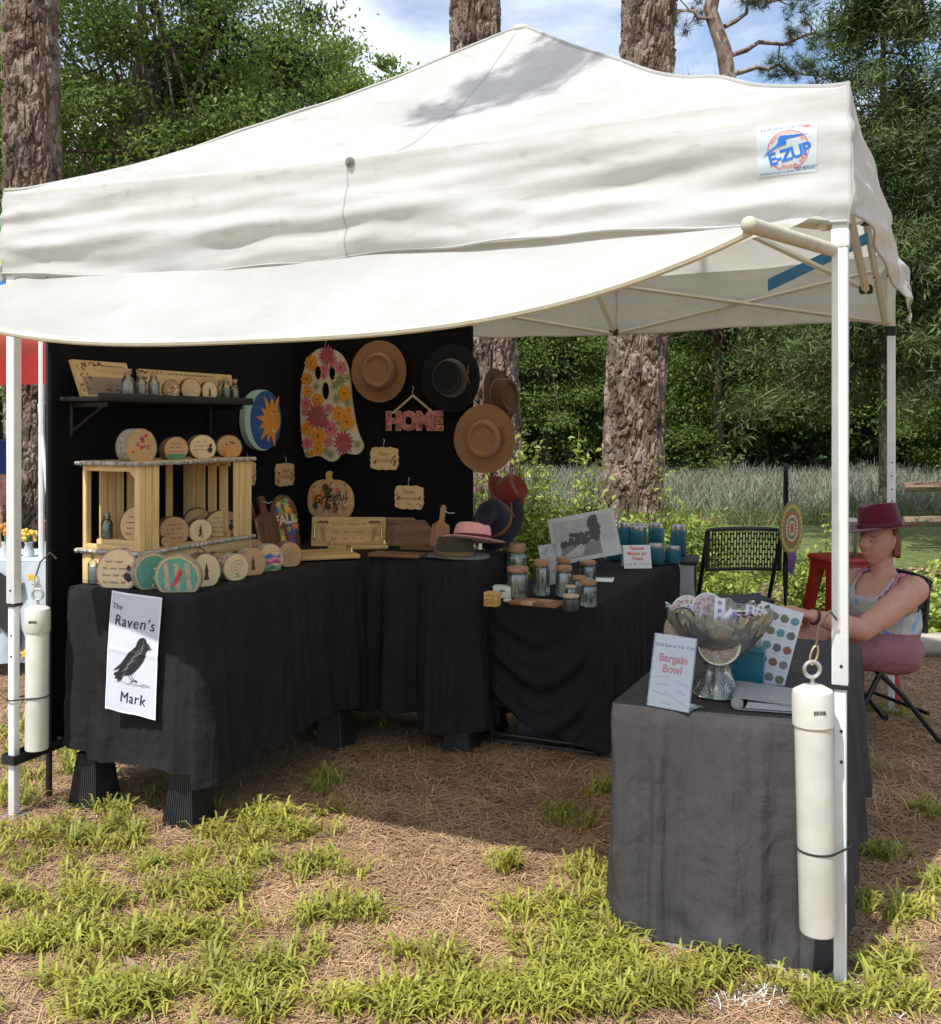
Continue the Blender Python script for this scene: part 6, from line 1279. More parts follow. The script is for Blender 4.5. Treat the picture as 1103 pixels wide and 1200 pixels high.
for k in range(60):
    if k < 30: x, z, r_ = rr.uniform(.84, 1.0), rr.uniform(.35, .98), .035
    elif k < 48: x, z, r_ = rr.uniform(.35, .75), .36 + rr.uniform(.0, .24)*(1 if x > .4 else .6), .03
    else: x, z, r_ = rr.uniform(.02, .35), .33 + rr.uniform(0, .10), .022
    rosette(m, *pp(x, z), r_*Wp*1.6, -.0001*k*.05, 7, .7, k)
m.build('printed_trees', M('print dark', (.05, .052, .05), rough=.7, var=.5, scale=160, col2=(.16, .165, .16)), pic, 0)
m = MB(); m.ribbon([pp(0, .95), pp(.3, .8), pp(.5, .72), pp(.55, .66)], .0012, .0012); m.ribbon([pp(.1, .98), pp(.5, .9), pp(.62, .75)], .0012, .0012); m.ribbon([pp(.3, .8), pp(.36, .68), pp(.4, .6)], .0012, .0012); m.build('printed_branches', M('print soft grey', (.24, .24, .23), rough=.7), pic, 0)
m = MB(); 
for k in range(13): scribble(m, Wp*.36, Hp*(.90 - .045*k), Wp*.20, Hp*.028, .0012, 200+k, .0012)
m.build('printed_lines', M('print dark', None), PR, 0)
e = thing('bagged_print', 'grey print in a clear bag leaning behind the jars', 'picture', PZ(652, 684, ZJ), 0, rot=(R(-14), R(-4), ROT + R(50))); m = MB(); m.prism([(-.065, 0), (.065, 0), (.065, .20), (-.065, .20)], 0, .005); m.build('print', M('grey print', (.30, .31, .31), rough=.4, var=.5, scale=24, col2=(.55, .56, .56)), e)
# -- folded price card
def tent_card(label, loc, rz, w, h, lines):
    e = thing('price_card', label, 'sign', loc, rz); m = MB(); t = math.tan(R(18))*h
    m.add([(-w/2, -t, 0), (w/2, -t, 0), (w/2, 0, h), (-w/2, 0, h), (-w/2, t, 0), (w/2, t, 0)], [(0, 1, 2, 3), (3, 2, 5, 4)]); m.build('card', M('white card', (.76, .76, .76), rough=.7, var=.03), e, 0)
    for mat, ls in lines.items():
        m = MB()
        for s_, z_, sz, b_ in ls: put_text(m, s_, 0, z_*h/math.cos(R(18)), sz*h, -.0008, 0, bold=b_)
        m.v = [(x, -t + y*math.cos(R(18)) + z*math.sin(R(18)), z*math.cos(R(18)) - y*-math.sin(R(18))) for x, y, z in m.v]; m.build(('red' if mat is redI else 'grey') + '_lettering', mat, e, 0)
    return e
tent_card('folded white card with red lettering for the painted mason jars', PZ(746, 665, ZJ), ROT + R(28), .155, .125, {redI: [('Painted', .86, .22, .0007), ('Mason Jar', .64, .22, .0007), ('Vases', .42, .22, .0007)], M('grey ink', None): [('Large $8  Small $5', .20, .15, 0)]})
# -- stand with blue painted jars
teal = M('teal paint', (.012, .115, .15), rough=.45, var=.12, scale=25); zinc = M('zinc lid', (.62, .62, .60), rough=.32, metal=.9, var=.15, scale=30)
ST = thing('side_stand', 'small black topped stand with a grey cloth behind the jar table', 'stand', (PX(785, HZ, 6.24).x, 6.24, 0), ROT + R(10))
m = MB(); m.box((0, 0, .690), (.34, .32, .022), bev=.006); m.build('top', blackP, ST)
def gcl(i, j): x = .02 + .14*i; return (x + .012*math.sin(j*5 + i*4), -.150 - .02*math.sin(i*7 + j*2)*j, .675 - .34*j - .10*j*i)
m = MB(); m.grid(gcl, 20, 24); q = m.build('cloth', M('grey white cloth', (.40, .42, .42), rough=.9, var=.12, scale=6), ST, 0); q.data.shade_smooth()
for sx in (-1, 1):
    for sy in (-1, 1): m = MB(); m.tube([(sx*.14, sy*.13, 0), (sx*.14, sy*.13, .68)], .011, 8); m.build('leg', tubeM, ST)
def mason(label, px, base, wpx, top):
    p = PZ(px, base, ZJ + .003); s = p.y/F; r = wpx*s/2; h = (base-top)*s; e = thing('painted_jar', label, 'jar', p, ROT); m = MB()
    m.lathe([(0, .001), (r*.9, .001), (r, .010), (r, h*.74), (r*.94, h*.80), (r*.86, h*.83)], 28); m.build('body', teal, e); m = MB(); m.lathe([(r*.80, h*.81), (r*.90, h*.82), (r*.92, h*.86), (r*.90, h*.99), (r*.86, h), (0, h*.995)], 28); m.build('lid', zinc, e); return e
for a_ in [('tall teal painted mason jar behind the avenue print', 731, 645, 17, 612), ('teal painted mason jar with a double silver lid above the price card', 745, 645, 20, 616), ('teal painted mason jar half hidden behind the double lidded one', 749, 640, 18, 613), ('tall teal painted mason jar with a silver lid in the middle of the row', 769, 643, 18, 613), ('tall teal painted mason jar at the end of the row', 795, 650, 18.5, 615),
    ('short teal painted jar in front of the tall middle one', 769, 661, 18, 637), ('short teal painted jar at the front right corner of the stand', 789, 660, 18.5, 640), ('teal painted jar lying low under the avenue print', 722, 656, 20, 640)]: mason(*a_)
# the one under the print stands on the cloth of the jar table

# ================================================================== GOODS ON THE BARGAIN TABLE
ZB = .674
# -- slant acrylic sign
AC = thing('bargain_sign', 'clear acrylic stand with a Bargain Bowl price sheet', 'sign', PZ(783, 831, ZB), 0, rot=(0, 0, ROT + R(-14))); Wa, Ha, tl_ = .128, .205, R(14)
def tilt(p, lift=0): x, y, z = p; return (x, y*math.cos(tl_) + z*math.sin(tl_), z*math.cos(tl_) - y*math.sin(tl_) + .003)
acr = glass('acrylic', (.995, .995, .995), .02)
m = MB(); m.box((0, .0020, Ha/2), (Wa+.008, .002, Ha+.006)); m.box((0, -.0022, Ha/2), (Wa+.008, .002, Ha+.006)); m.build('holder', acr, AC, fn=tilt); m = MB(); m.box((0, .045, .0015), (Wa+.008, .085, .003)); m.build('foot', acr, AC)
m = MB(); m.box((0, 0, Ha/2), (Wa, .001, Ha)); sh_ = m.build('price_sheet', M('bright paper', (.84, .83, .82), rough=.7, var=.02), AC, fn=tilt)
m = MB(); put_text(m, '$3.50 Each or 3 for $10!!', 0, Ha*.86, .0125, -.0009, 0, bold=.0004); m.build('price_line', inkB, sh_, 0, fn=tilt)
m = MB(); put_text(m, 'Bargain', 0, Ha*.68, .031, -.0009, 0, bold=.0016); put_text(m, 'Bowl', 0, Ha*.53, .031, -.0009, 0, bold=.0016); m.build('heading', M('sign red', (.66, .06, .05), rough=.7, var=.15, scale=300), sh_, 0, fn=tilt)
m = MB()
for s_, x, z, rz in (('car coasters', -.030, .42, 8), ('ornaments', .036, .36, -14), ('keychains', -.028, .31, 4), ('magnets', .036, .24, -20), ('bookmarks', -.032, .19, -6), ('refrigerator magnets', .022, .14, -24), ('earrings', -.008, .06, -4)): put_text(m, s_, x, Ha*z, .0105, -.0009, R(rz))
m.build('list_lettering', M('grey ink', None), sh_, 0, fn=tilt)
# -- pressed glass pedestal bowl
bp_ = PZ(842, 814, ZB); GB = thing('pedestal_bowl', 'pressed glass pedestal bowl full of magnets and tags', 'bowl', bp_, ROT); k = bp_.y/F
gl = glass('pressed glass', (.78, .81, .76), .06, .95, .20)
prof = [(0, .004), (27, 0), (28.5, 2), (26, 7), (21, 14), (17, 22), (14.5, 30), (15, 36), (20, 42), (31, 50), (43, 62), (52, 76), (57, 90), (59.5, 99), (58.5, 100), (55, 91), (49, 77), (40, 64), (28, 53), (16, 46), (0, 44)]
prof = [(r_*k, z*k) for r_, z in prof]
def cutg(p, t, i):
    a = .028*math.cos(24*t + (i % 2)*math.pi)*(1 if 1 < i < 15 else .2) + (.05*math.cos(12*t) if i in (12, 13, 14) else 0); z = p[2] + (k*4.5*max(0, math.cos(12*t)) if i in (13, 14) else 0); return (p[0]*(1+a), p[1]*(1+a), z)
m = MB(); m.lathe(prof, 96, fn=cutg); m.build('glass', gl, GB, 25)
m = MB(); m.tube([(28.5*k*math.cos(t), 28.5*k*math.sin(t), 1.6*k) for t in np.linspace(0, 6.283, 61)[:-1]], [k*1.3*(1.25 if i % 2 else .7) for i in range(60)], 6, closed=True); m.build('beaded_foot', gl, GB)
# rosettes pressed in the foot
m = MB()
for q in range(6):
    a = q*1.047 + .3; c = Vector((24*k*math.cos(a), 24*k*math.sin(a), 11*k)); nrm = Vector((math.cos(a), math.sin(a), .6)).normalized(); tx = Vector((-math.sin(a), math.cos(a), 0)); ty = nrm.cross(tx)
    for r_ in (8, 5, 2.5): m.tube([c + (tx*math.cos(t) + ty*math.sin(t))*r_*k for t in np.linspace(0, 6.283, 19)[:-1]], .35*k, 5, closed=True)
m.build('pressed_rosettes', gl, GB)
# contents, each loose in the bowl
def bowlpt(x, y, z): return GB.matrix_basis @ Vector((x*k, y*k, z*k))
GB.matrix_basis
def disc(label, pos, rot, r, face, rim, name='fridge_magnet', pat=True):
    e = thing(name, label, 'magnet', pos, 0, rot=rot); m = MB(); m.prism(ell(0, 0, r, r, 28), -.003, .003); m.build('disc', rim, e); m = MB(); m.prism(ell(0, 0, r*.92, r*.92, 28), -.0042, -.0031); f = m.build('face', face, e)
    if pat:
        m = MB()
        for q in range(12): a = q*.5236; rosette(m, r*.6*math.cos(a), r*.6*math.sin(a), r*.17, -.0046, 5, .5, q)
        rosette(m, 0, 0, r*.3, -.0047, 8, .5, 3); m.build('mandala_print', M('soft pattern ink', (.30, .26, .22), rough=.7, var=.6, scale=200, col2=(.6, .35, .4)), f, 0)
    return e
GBM = Matrix.Translation(bp_) @ Matrix.Rotation(ROT, 4, 'Z')
def bw(x, y, z): return GBM @ Vector((x*k, y*k, z*k))
whiteF = M('ceramic white', (.66, .66, .62), rough=.4, var=.1, scale=60); oliveF = M('olive mandala face', (.20, .18, .09), rough=.5, var=.5, scale=120, col2=(.40, .36, .22)); rimB = M('dark rim', (.03, .03, .03), rough=.5); pinkFc = M('pink mandala face', (.50, .34, .33), rough=.5, var=.5, scale=110, col2=(.7, .66, .62)); creamR = M('cream rim', (.6, .57, .45), rough=.5)
disc('olive patterned round magnet pressed against the glass front of the bowl', bw(8, -36, 66), (R(-28), 0, ROT + R(5)), 24*k, oliveF, creamR); disc('olive patterned round magnet leaning at the left side of the bowl', bw(-42, -16, 80), (R(-30), R(18), ROT + R(-40)), 23*k, oliveF, rimB); disc('pink and white patterned round magnet standing in the bowl', bw(-13, 4, 99), (R(-15), R(5), ROT + R(15)), 19*k, pinkFc, whiteF); disc('pale pink round magnet behind the left rim of the bowl', bw(-38, 2, 95), (R(-30), R(25), ROT + R(-20)), 19*k, pinkFc, whiteF)
disc('black patterned round magnet lying over the right rim', bw(28, -8, 89), (R(-62), R(-8), ROT + R(10)), 18*k, rimB, whiteF); disc('white patterned round magnet lying at the back right of the bowl', bw(40, 6, 92), (R(-60), R(-18), ROT + R(20)), 17*k, whiteF, creamR); disc('cream round magnet lying in the middle of the bowl', bw(18, 8, 90), (R(-70), 0, ROT), 17*k, whiteF, creamR)
for lb, x, y, z, w_, h_, rx, ry, rz in [('white tag with a purple flower standing tall in the bowl', 2, -4, 96, 12, 30, -8, 3, 10), ('white tag with blue dots tilted in the bowl', 17, -12, 92, 17, 16, -20, 38, 8), ('white paper tag at the back right of the bowl', 36, 2, 97, 10, 17, -5, 6, 20), ('slim white tag behind the right rim of the bowl', 46, 4, 98, 8, 18, 5, 14, 22), ('white tag at the left rim of the bowl', -40, 8, 100, 8, 15, -12, -22, -10), ('narrow white tag beside the pink magnet', -32, -2, 97, 7, 13, 5, -30, 5)]:
    e = thing('paper_tag', lb, 'tag', bw(x, y, z), 0, rot=(R(rx), R(ry), ROT + R(rz))); m = MB(); m.prism([(-w_*k/2, -h_*k*.4), (w_*k/2, -h_*k*.4), (w_*k/2, h_*k*.6), (-w_*k/2, h_*k*.6)], -.0008, .0008); m.build('card', M('white card', None), e); m = MB()
    for q in range(3): rosette(m, 0, h_*k*(-.2 + .3*q), w_*k*.28, -.0012, 7, .6, q)
    m.build('flower_print', M('lilac print', (.30, .26, .52), rough=.6), e, 0)
# -- teal bin with bagged goods
TB = thing('teal_bin', 'teal plastic bin of bagged goods behind the glass bowl', 'bin', PZ(870, 806, ZB), ROT + R(6)); s_ = PZ(870, 806, ZB).y/F; tealB = M('teal plastic', (.010, .15, .20), rough=.35, var=.06, spec=.5)
m = MB(); W2, H2 = 50*s_, 44*s_; m.box((0, .03, H2/2), (W2*.92, .09, H2), taper=1.10); m.build('tub', tealB, TB); m = MB(); m.box((0, .03, H2), (W2*1.04, .105, .008), bev=.003); m.build('rim', tealB, TB)
for q in range(6):
    e = thing('bagged_trinket', 'small clear bag standing in the teal bin', 'trinket', TB.location + Matrix.Rotation(ROT + R(6), 3, 'Z') @ Vector((-.045 + .018*q, .02 + .008*(q % 3), H2 - .01)), ROT + R(-20 + 14*q), 'clear bags in the teal bin'); m = MB(); m.box((0, 0, .03), (.030, .004, .075 - .006*(q % 3)), bev=.001); m.build('bag', glass('plastic bag', (.86, .88, .88), .15, .9, .35), e); m = MB(); m.box((0, 0, .02), (.018, .0055, .03)); m.build('trinket', (paint['grey'], paint['white'], paint['teal'])[q % 3], e)
e = thing('red_ribbon', 'red ribbon curl on top of the teal bin', 'ribbon', TB.location + Vector((.0, -.01, H2 + .035)), 0); m = MB(); rr = random.Random(1); m.tube([(.018*math.sin(t*1.7), .01*math.cos(t), .014*math.sin(t*2.3)) for t in np.linspace(0, 6.28, 30)[:-1]], .004, 5, closed=True); m.build('curl', M('red ribbon', (.55, .03, .03), rough=.4), e)
# -- mandala sample card
MC = thing('sample_card', 'white card printed with a grid of grey mandalas', 'card', PZ(893, 800, ZB), 0, rot=(R(-16), R(13), ROT + R(0))); s_ = PZ(893, 800, ZB).y/F; Wc, Hc = 50*s_, 92*s_
m = MB(); m.prism([(-Wc/2, 0), (Wc/2, 0), (Wc/2, Hc), (-Wc/2, Hc)], 0, .002); m.build('card', M('sample card stock', (.64, .66, .70), rough=.6, var=.03), MC); cols = [M('mandala ink %d' % q, c, rough=.7, var=.5, scale=400, col2=tuple(min(1, 2.2*v) for v in c)) for q, c in enumerate([(.10, .11, .12), (.15, .14, .13), (.08, .20, .24), (.20, .09, .06), (.12, .13, .08)])]
for j in range(5):
    for i in range(4):
        m = MB(); cx_, cz_ = Wc*(-.36 + .24*i), Hc*(.10 + .19*j); rosette(m, cx_, cz_, Wc*.105, -.0006, 14, .88, i+j*4); m.build('mandala', cols[(i*3 + j*2) % 5], MC, 0)
m = MB()
for j in range(5):
    for i in range(4): scribble(m, Wc*(-.36+.24*i), Hc*(.015 + .19*j), Wc*.17, .004, -.0006, i*5+j, .0008)
m.build('caption_lines', M('print soft grey', None), MC, 0)
# small mauve ornament standing before the card
e = thing('teal_figure', 'small teal glittered figure in front of the sample card', 'ornament', PZ(889, 790, ZB), ROT); m = MB(); m.tube([(0, 0, .0), (.002, 0, .03), (-.004, 0, .06), (.002, 0, .085)], [.014, .012, .009, .003], 8); m.build('body', M('teal glitter', (.12, .30, .34), rough=.4, var=.4, scale=200), e)
# -- ring binder
BN = thing('ring_binder', 'grey ring binder lying on the front edge of the bargain table', 'binder', PZ(925, 826, ZB), ROT + R(8)); gB = M('grey vinyl', (.30, .31, .31), rough=.55, var=.12, scale=90, bump=.2, bscale=200)
m = MB(); m.box((.0, 0, .036), (.29, .20, .003)); m.v = [(x, y, z - (.022*(x+.145)/.29)) for x, y, z in m.v]; m.build('cover', gB, BN); m = MB(); m.box((0, 0, .0025), (.29, .20, .003)); m.build('back_cover', gB, BN); m = MB(); m.tube([(-.145, y, .019) for y in (-.10, 0, .10)], .0175, 12); m.build('spine', gB, BN)
for q in range(5): m = MB(); m.box((.01, -.002, .008 + .0035*q), (.262 - .003*q, .188, .0022)); m.build('page', M('binder pages', (.62, .64, .68), rough=.5, var=.08, scale=40), BN)

# ================================================================== CHAIRS, STOOL, STAND
def folding_chair(label, loc, rz, seat_h=.43, mesh_back=True, back_top=.82, seat_m=None):
    """local x forward, y left"""
    e = thing('folding_chair', label, 'chair', loc, rz); st = M('black tube', (.018, .018, .02), rough=.38, metal=.3, var=.1)
    for sy in (-1, 1):
        y = sy*.215; m = MB(); m.tube([(-.27, y, back_top), (-.235, y, back_top-.08), (-.02, y, seat_h-.02), (.215, y, .012)], .0125, 10); m.tube([(.215, y, 0), (.215, y, .03)], .015, 10); m.build('front_leg', st, e)
        m = MB(); m.tube([(.05, y*.93, seat_h-.012), (-.12, y*.93, seat_h*.62), (-.34, y*.93, .012)], .0125, 10); m.tube([(-.34, y*.93, 0), (-.335, y*.93, .035)], .016, 10); m.build('rear_leg', st, e)
        m = MB(); m.tube([(-.10, y, seat_h-.03), (-.20, y, seat_h-.015)], .008, 6); m.build('link_bar', st, e)
    m = MB(); m.tube([(-.27, .200, .155), (-.27, -.200, .155)], .010, 8); m.build('rear_crossbar', st, e); m = MB(); m.tube([(.13, .215, .19), (.13, -.215, .19)], .010, 8); m.build('front_crossbar', st, e)
    m = MB(); m.tube([(-.05, .21, seat_h-.02), (-.05, -.21, seat_h-.02)], .008, 8); m.build('seat_bar', st, e)
    pl = M('black moulded plastic', (.022, .022, .024), rough=.5, var=.1, scale=30)
    def sf(i, j): x = -.20 + .41*j; y = (-.5+i)*.41*(1 - .10*(1-j)); return (x, y, seat_h + .012*(2*i-1)**2 - .02*math.exp(-((j-1)/.12)**2) + .006*math.cos(j*5))
    m = MB(); m.grid(sf, 14, 14); n0 = len(m.v); m.grid(lambda i, j: tuple(Vector(sf(1-i, j)) - Vector((0, 0, .022))), 14, 14)
    rim = [sf(i/14, 0) for i in range(15)] + [sf(1, j/14) for j in range(1, 15)] + [sf(1-i/14, 1) for i in range(1, 15)] + [sf(0, 1-j/14) for j in range(1, 14)]; m.tube([(x, y, z-.011) for x, y, z in rim], .013, 6, closed=True); m.build('seat', pl, e)
    # backrest: a bent frame filled with a perforated web
    def bf(u, v): y = (.5-u)*.43; return Vector((-.262 + .030*(1-(2*u-1)**2)*-1 + .02*(1-v), y, back_top - .235 + .235*v + .012*(1-(2*u-1)**2)))
    rim = [bf(u, 0) for u in np.linspace(0, 1, 14)] + [bf(1, v) for v in np.linspace(.15, .85, 6)] + [bf(u, 1) for u in np.linspace(1, 0, 14)] + [bf(0, v) for v in np.linspace(.85, .15, 6)]
    m = MB(); m.tube(rim, .014, 8, closed=True, flat=.7); b = m.build('backrest', pl, e)
    m = MB(); nx, nz = 24, 8
    for k in range(nx+1): u = .03 + .94*k/nx; m.tube([bf(u, v) for v in np.linspace(.02, .98, 6)], .0040, 5)
    for r_ in range(1, nz):
        for k in range(nx):
            if (k + r_) % 2 == 0: u0, u1 = .03 + .94*k/nx, .03 + .94*(k+1)/nx; m.tube([bf(u0, r_/nz), bf(u1, r_/nz)], .0060, 5)
    m.build('back_web', pl, b)
    return e
cc = PX(858, HZ, 6.3); folding_chair('empty black folding chair with a perforated plastic back', (cc.x, cc.y, 0), R(91), .45, True, .885)
FW = Vector((-.965, -.262, 0)); FWA = math.atan2(FW.y, FW.x); cs_ = PX(998, HZ, 4.95)
folding_chair('black folding chair that the woman sits on', (cs_.x, cs_.y, 0), FWA, .42, True, .775)
# red metal stool with a clear plastic pitcher on it
RS = thing('red_stool', 'red metal bar stool with splayed legs behind the woman', 'stool', (PX(990, HZ, 5.62).x, 5.62, 0), R(8)); redM = M('red enamel', (.30, .010, .012), rough=.3, var=.12, scale=8, spec=.5)
m = MB(); m.box((0, 0, .775), (.30, .30, .030), bev=.014); m.build('seat', redM, RS)
m = MB(); m.box((0, 0, .745), (.272, .272, .045), taper=.98); m.build('apron', redM, RS)
for sx in (-1, 1):
    for sy in (-1, 1):
        m = MB(); pts = []; 
        for z, q, w_ in ((.74, .118, .085), (.45, .155, .062), (.0, .205, .032)): pts.append((z, q, w_))
        vs_ = []; 
        for z, q, w_ in pts: vs_ += [(sx*(q+.012), sy*(q+.012), z), (sx*(q+.012-w_), sy*(q+.012), z), (sx*(q+.007-w_), sy*(q+.006), z), (sx*(q+.006), sy*(q+.006), z), (sx*(q+.006), sy*(q+.007-w_), z), (sx*(q+.012), sy*(q+.012-w_), z)]
        m.add(vs_, [tuple(i*6+k for k in (0, 1)) + tuple((i+1)*6+k for k in (1, 0)) for i in range(2)] + [(i*6+a_, i*6+(a_+1) % 6, (i+1)*6+(a_+1) % 6, (i+1)*6+a_) for i in range(2) for a_ in range(1, 6)]); m.build('leg', redM, RS)
for s_ in range(4): m = MB(); m.box((0, -.172, .25), (.30, .006, .028), Matrix.Rotation(s_*math.pi/2, 4, 'Z')); m.build('brace', redM, RS)
e = thing('plastic_pitcher', 'clear plastic pitcher standing on the red stool', 'pitcher', RS.location + Vector((.0, -.02, .791)), 0); m = MB(); m.lathe([(0, .002), (.055, .002), (.058, .01), (.066, .17), (.07, .19)], 32); m.build('body', glass('clear plastic', (.88, .91, .92), .08, .9, .12), e); m = MB(); m.tube([(.062, 0, .17), (.11, 0, .16), (.112, 0, .09), (.062, 0, .05)], .007, 8); m.build('handle', glass('clear plastic', None), e); m = MB(); m.lathe([(.071, .188), (.073, .190), (.073, .20), (0, .204)], 32); m.build('lid', M('white plastic lid', (.6, .6, .6), rough=.4), e)
# mandala disc on a twisted iron hook stand
sp_ = PX(921, HZ, 6.15); MS = thing('hook_stand', 'tall twisted black iron stand holding the mandala disc', 'stand', (sp_.x, sp_.y, 0), ROT)
m = MB(); m.tube([(.008*math.sin(t*9), .008*math.cos(t*9), t*1.27) for t in np.linspace(0, 1, 60)], .009, 7); m.tube([(.008*math.sin(t*9+3), .008*math.cos(t*9+3), t*1.25) for t in np.linspace(0, 1, 60)], .007, 6); m.build('pole', iron, MS); m = MB(); m.tube([(0, 0, 1.25), (.0, -.02, 1.265), (.0, -.05, 1.25), (0, -.055, 1.225)], .006, 6); m.build('hook', iron, MS); m = MB(); m.tube([(-.13, .08, .01), (0, 0, .03), (.13, .08, .01)], .008, 6); m.tube([(0, -.14, .01), (0, 0, .03)], .008, 6); m.build('foot', iron, MS)
dp = PX(927.5, 619, 6.02); MD = thing('mandala_disc', 'scalloped yellow and green mandala disc with purple ribbons', 'wall decoration', dp, 0, rot=(0, 0, R(48))); rD = .152
def scal(r, n=20, a=.035): return [(r*(1 + a*math.cos(n*t))*math.cos(t), r*(1 + a*math.cos(n*t))*math.sin(t)) for t in np.linspace(0, 6.283, 121)[:-1]]
m = MB(); m.prism(scal(rD), -.004, .004); m.build('disc', M('olive green paint', (.16, .16, .05), rough=.5, var=.3, scale=40), MD)
md = [M('mandala %s' % n_, c, rough=.5, var=.2, scale=90) for n_, c in (('yellow', (.55, .38, .07)), ('red', (.42, .06, .04)), ('cream', (.60, .55, .40)), ('green', (.12, .20, .08)), ('orange', (.55, .20, .05)))]
for j, (rr_, n_, dr, mi_) in enumerate([(.84, 30, .075, 0), (.70, 26, .07, 3), (.60, 24, .07, 1), (.47, 22, .06, 2), (.35, 18, .055, 3), (.25, 14, .05, 2), (.14, 9, .045, 4)]):
    m = MB()
    for q in range(n_): a = 6.283*q/n_ + .1*j; m.prism(ell(rD*rr_*math.cos(a), rD*rr_*math.sin(a), rD*dr, rD*dr, 7), -.0046-.0002*j, -.0041)
    m.build('dot_ring', md[mi_], MD, 0)
m = MB(); m.prism(ell(0, 0, rD*.06, rD*.06, 12), -.0062, -.0041); m.build('centre_dot', md[1], MD); m = MB(); m.tube([(0, 0, rD*.98), (.02, -.01, rD*1.22)], .002, 5); m.build('loop', M('white cord', None), MD)
for q in range(6): m = MB(); x = -.045 + .018*q; m.tube([(x*.8, .004, -rD*.8), (x, -.006, -rD*1.12), (x*.7, .006*(q % 2), -rD*1.35 - .03*(q % 3)), (x*.9, -.004, -rD*1.55 - .03*(q % 2))], [.006, .007, .006, .003], 6); m.build('ribbon', M('purple ribbon', (.16, .09, .26), rough=.5, var=.2, scale=30), MD)

# ================================================================== PEOPLE
def remesh(mb, voxel, smooth_it=6):
    me = mb.mesh('body', 0); o = bpy.data.objects.new('tmp', me); COL.objects.link(o)
    r = o.modifiers.new('r', 'REMESH'); r.mode = 'VOXEL'; r.voxel_size = voxel; s = o.modifiers.new('s', 'SMOOTH'); s.factor = .5; s.iterations = smooth_it
    dg = bpy.context.evaluated_depsgraph_get(); out = bpy.data.meshes.new_from_object(o.evaluated_get(dg)); bpy.data.objects.remove(o); out.shade_smooth(); return out
def limb(mb, pts, rs, n=14, sub=5):
    """smooth tapered tube with round ends through the joints"""
    P = [Vector(p) for p in pts]; q, rr_ = [], []
    for i in range(len(P)-1):
        a = P[max(i-1, 0)]; b, c = P[i], P[i+1]; d = P[min(i+2, len(P)-1)]
        for k in range(sub):
            t = k/sub; q.append(.5*((2*b) + (c-a)*t*.7 + (2*a*0.35 - 5*b*.35*.0 + 0*c) * 0 + (0*a) + (c-b)*0) if False else b.lerp(c, t)); rr_.append(rs[i] + (rs[i+1]-rs[i])*(3*t*t-2*t**3))
    q.append(P[-1]); rr_.append(rs[-1]); mb.tube(q, rr_, n)
    for p, r in ((P[0], rs[0]), (P[-1], rs[-1])): mb.ball(p, r*.995, n, 8)
    for p, r in list(zip(P, rs))[1:-1]: mb.ball(p, r*1.0, n, 8)
def head_mesh(mb, c, fwd, scale=1.0, pitch=0):
    """ellipsoid head with brow, sockets, nose, lips, chin and ears; fwd is the way the face looks"""
    f = Vector(fwd).normalized(); l = Vector((-f.y, f.x, 0)); u = Vector((0, 0, 1)); vs = []; nu, nv = 64, 48
    def bump(x, y, z, px_, py_, pz, s): return math.exp(-((x-px_)**2 + (y-py_)**2 + (z-pz)**2)/(2*s*s))
    for j in range(nv+1):
        a = math.pi*j/nv
        for i in range(nu):
            t = 2*math.pi*i/nu; dx, dy, dz = math.sin(a)*math.cos(t), math.sin(a)*math.sin(t), -math.cos(a)
            x, y, z = dx*.092, dy*.074, dz*.115
            if z < 0: k = 1 + z*1.6; x *= (1 if x > 0 else max(.55, k*.95)); y *= max(.62, 1 + z*2.4)      # jaw narrows
            if x > 0: x *= .97
            o = 0
            o += .026*bump(x, y, z, .092, 0, -.012, .012) + .017*bump(x, y, z, .094, 0, .006, .012) + .011*bump(x, y, z, .09, 0, .024, .012)
            o += .007*bump(x, y, z, .086, .026, .036, .015) + .007*bump(x, y, z, .086, -.026, .036, .015)
            o -= .010*bump(x, y, z, .082, .031, .014, .012) + .010*bump(x, y, z, .082, -.031, .014, .012)
            o += .008*bump(x, y, z, .066, .044, -.022, .020) + .008*bump(x, y, z, .066, -.044, -.022, .020)
            o += .008*bump(x, y, z, .082, 0, -.052, .011) + .006*bump(x, y, z, .080, 0, -.064, .010) - .004*bump(x, y, z, .083, 0, -.058, .006)
            o += .014*bump(x, y, z, .070, 0, -.094, .018)
            n = Vector((dx, dy, dz)); p = Vector((x, y, z)) + Vector((max(n.x, 0), n.y*.5, n.z*.2))*o; vs.append(Vector(c) + (f*p.x + l*p.y + u*p.z)*scale)
    fs = [(j*nu+i, j*nu+(i+1) % nu, (j+1)*nu+(i+1) % nu, (j+1)*nu+i) for j in range(nv) for i in range(nu)]; mb.add(vs, fs)
    for s in (-1, 1):
        for (x, z, r) in ((-.006, .010, .012), (-.008, .022, .012), (-.004, -.004, .009), (-.004, -.014, .008)): mb.ball(Vector(c) + (f*x + l*s*.074 + u*z)*scale, r*scale, 10, 6)
    return f, l, u
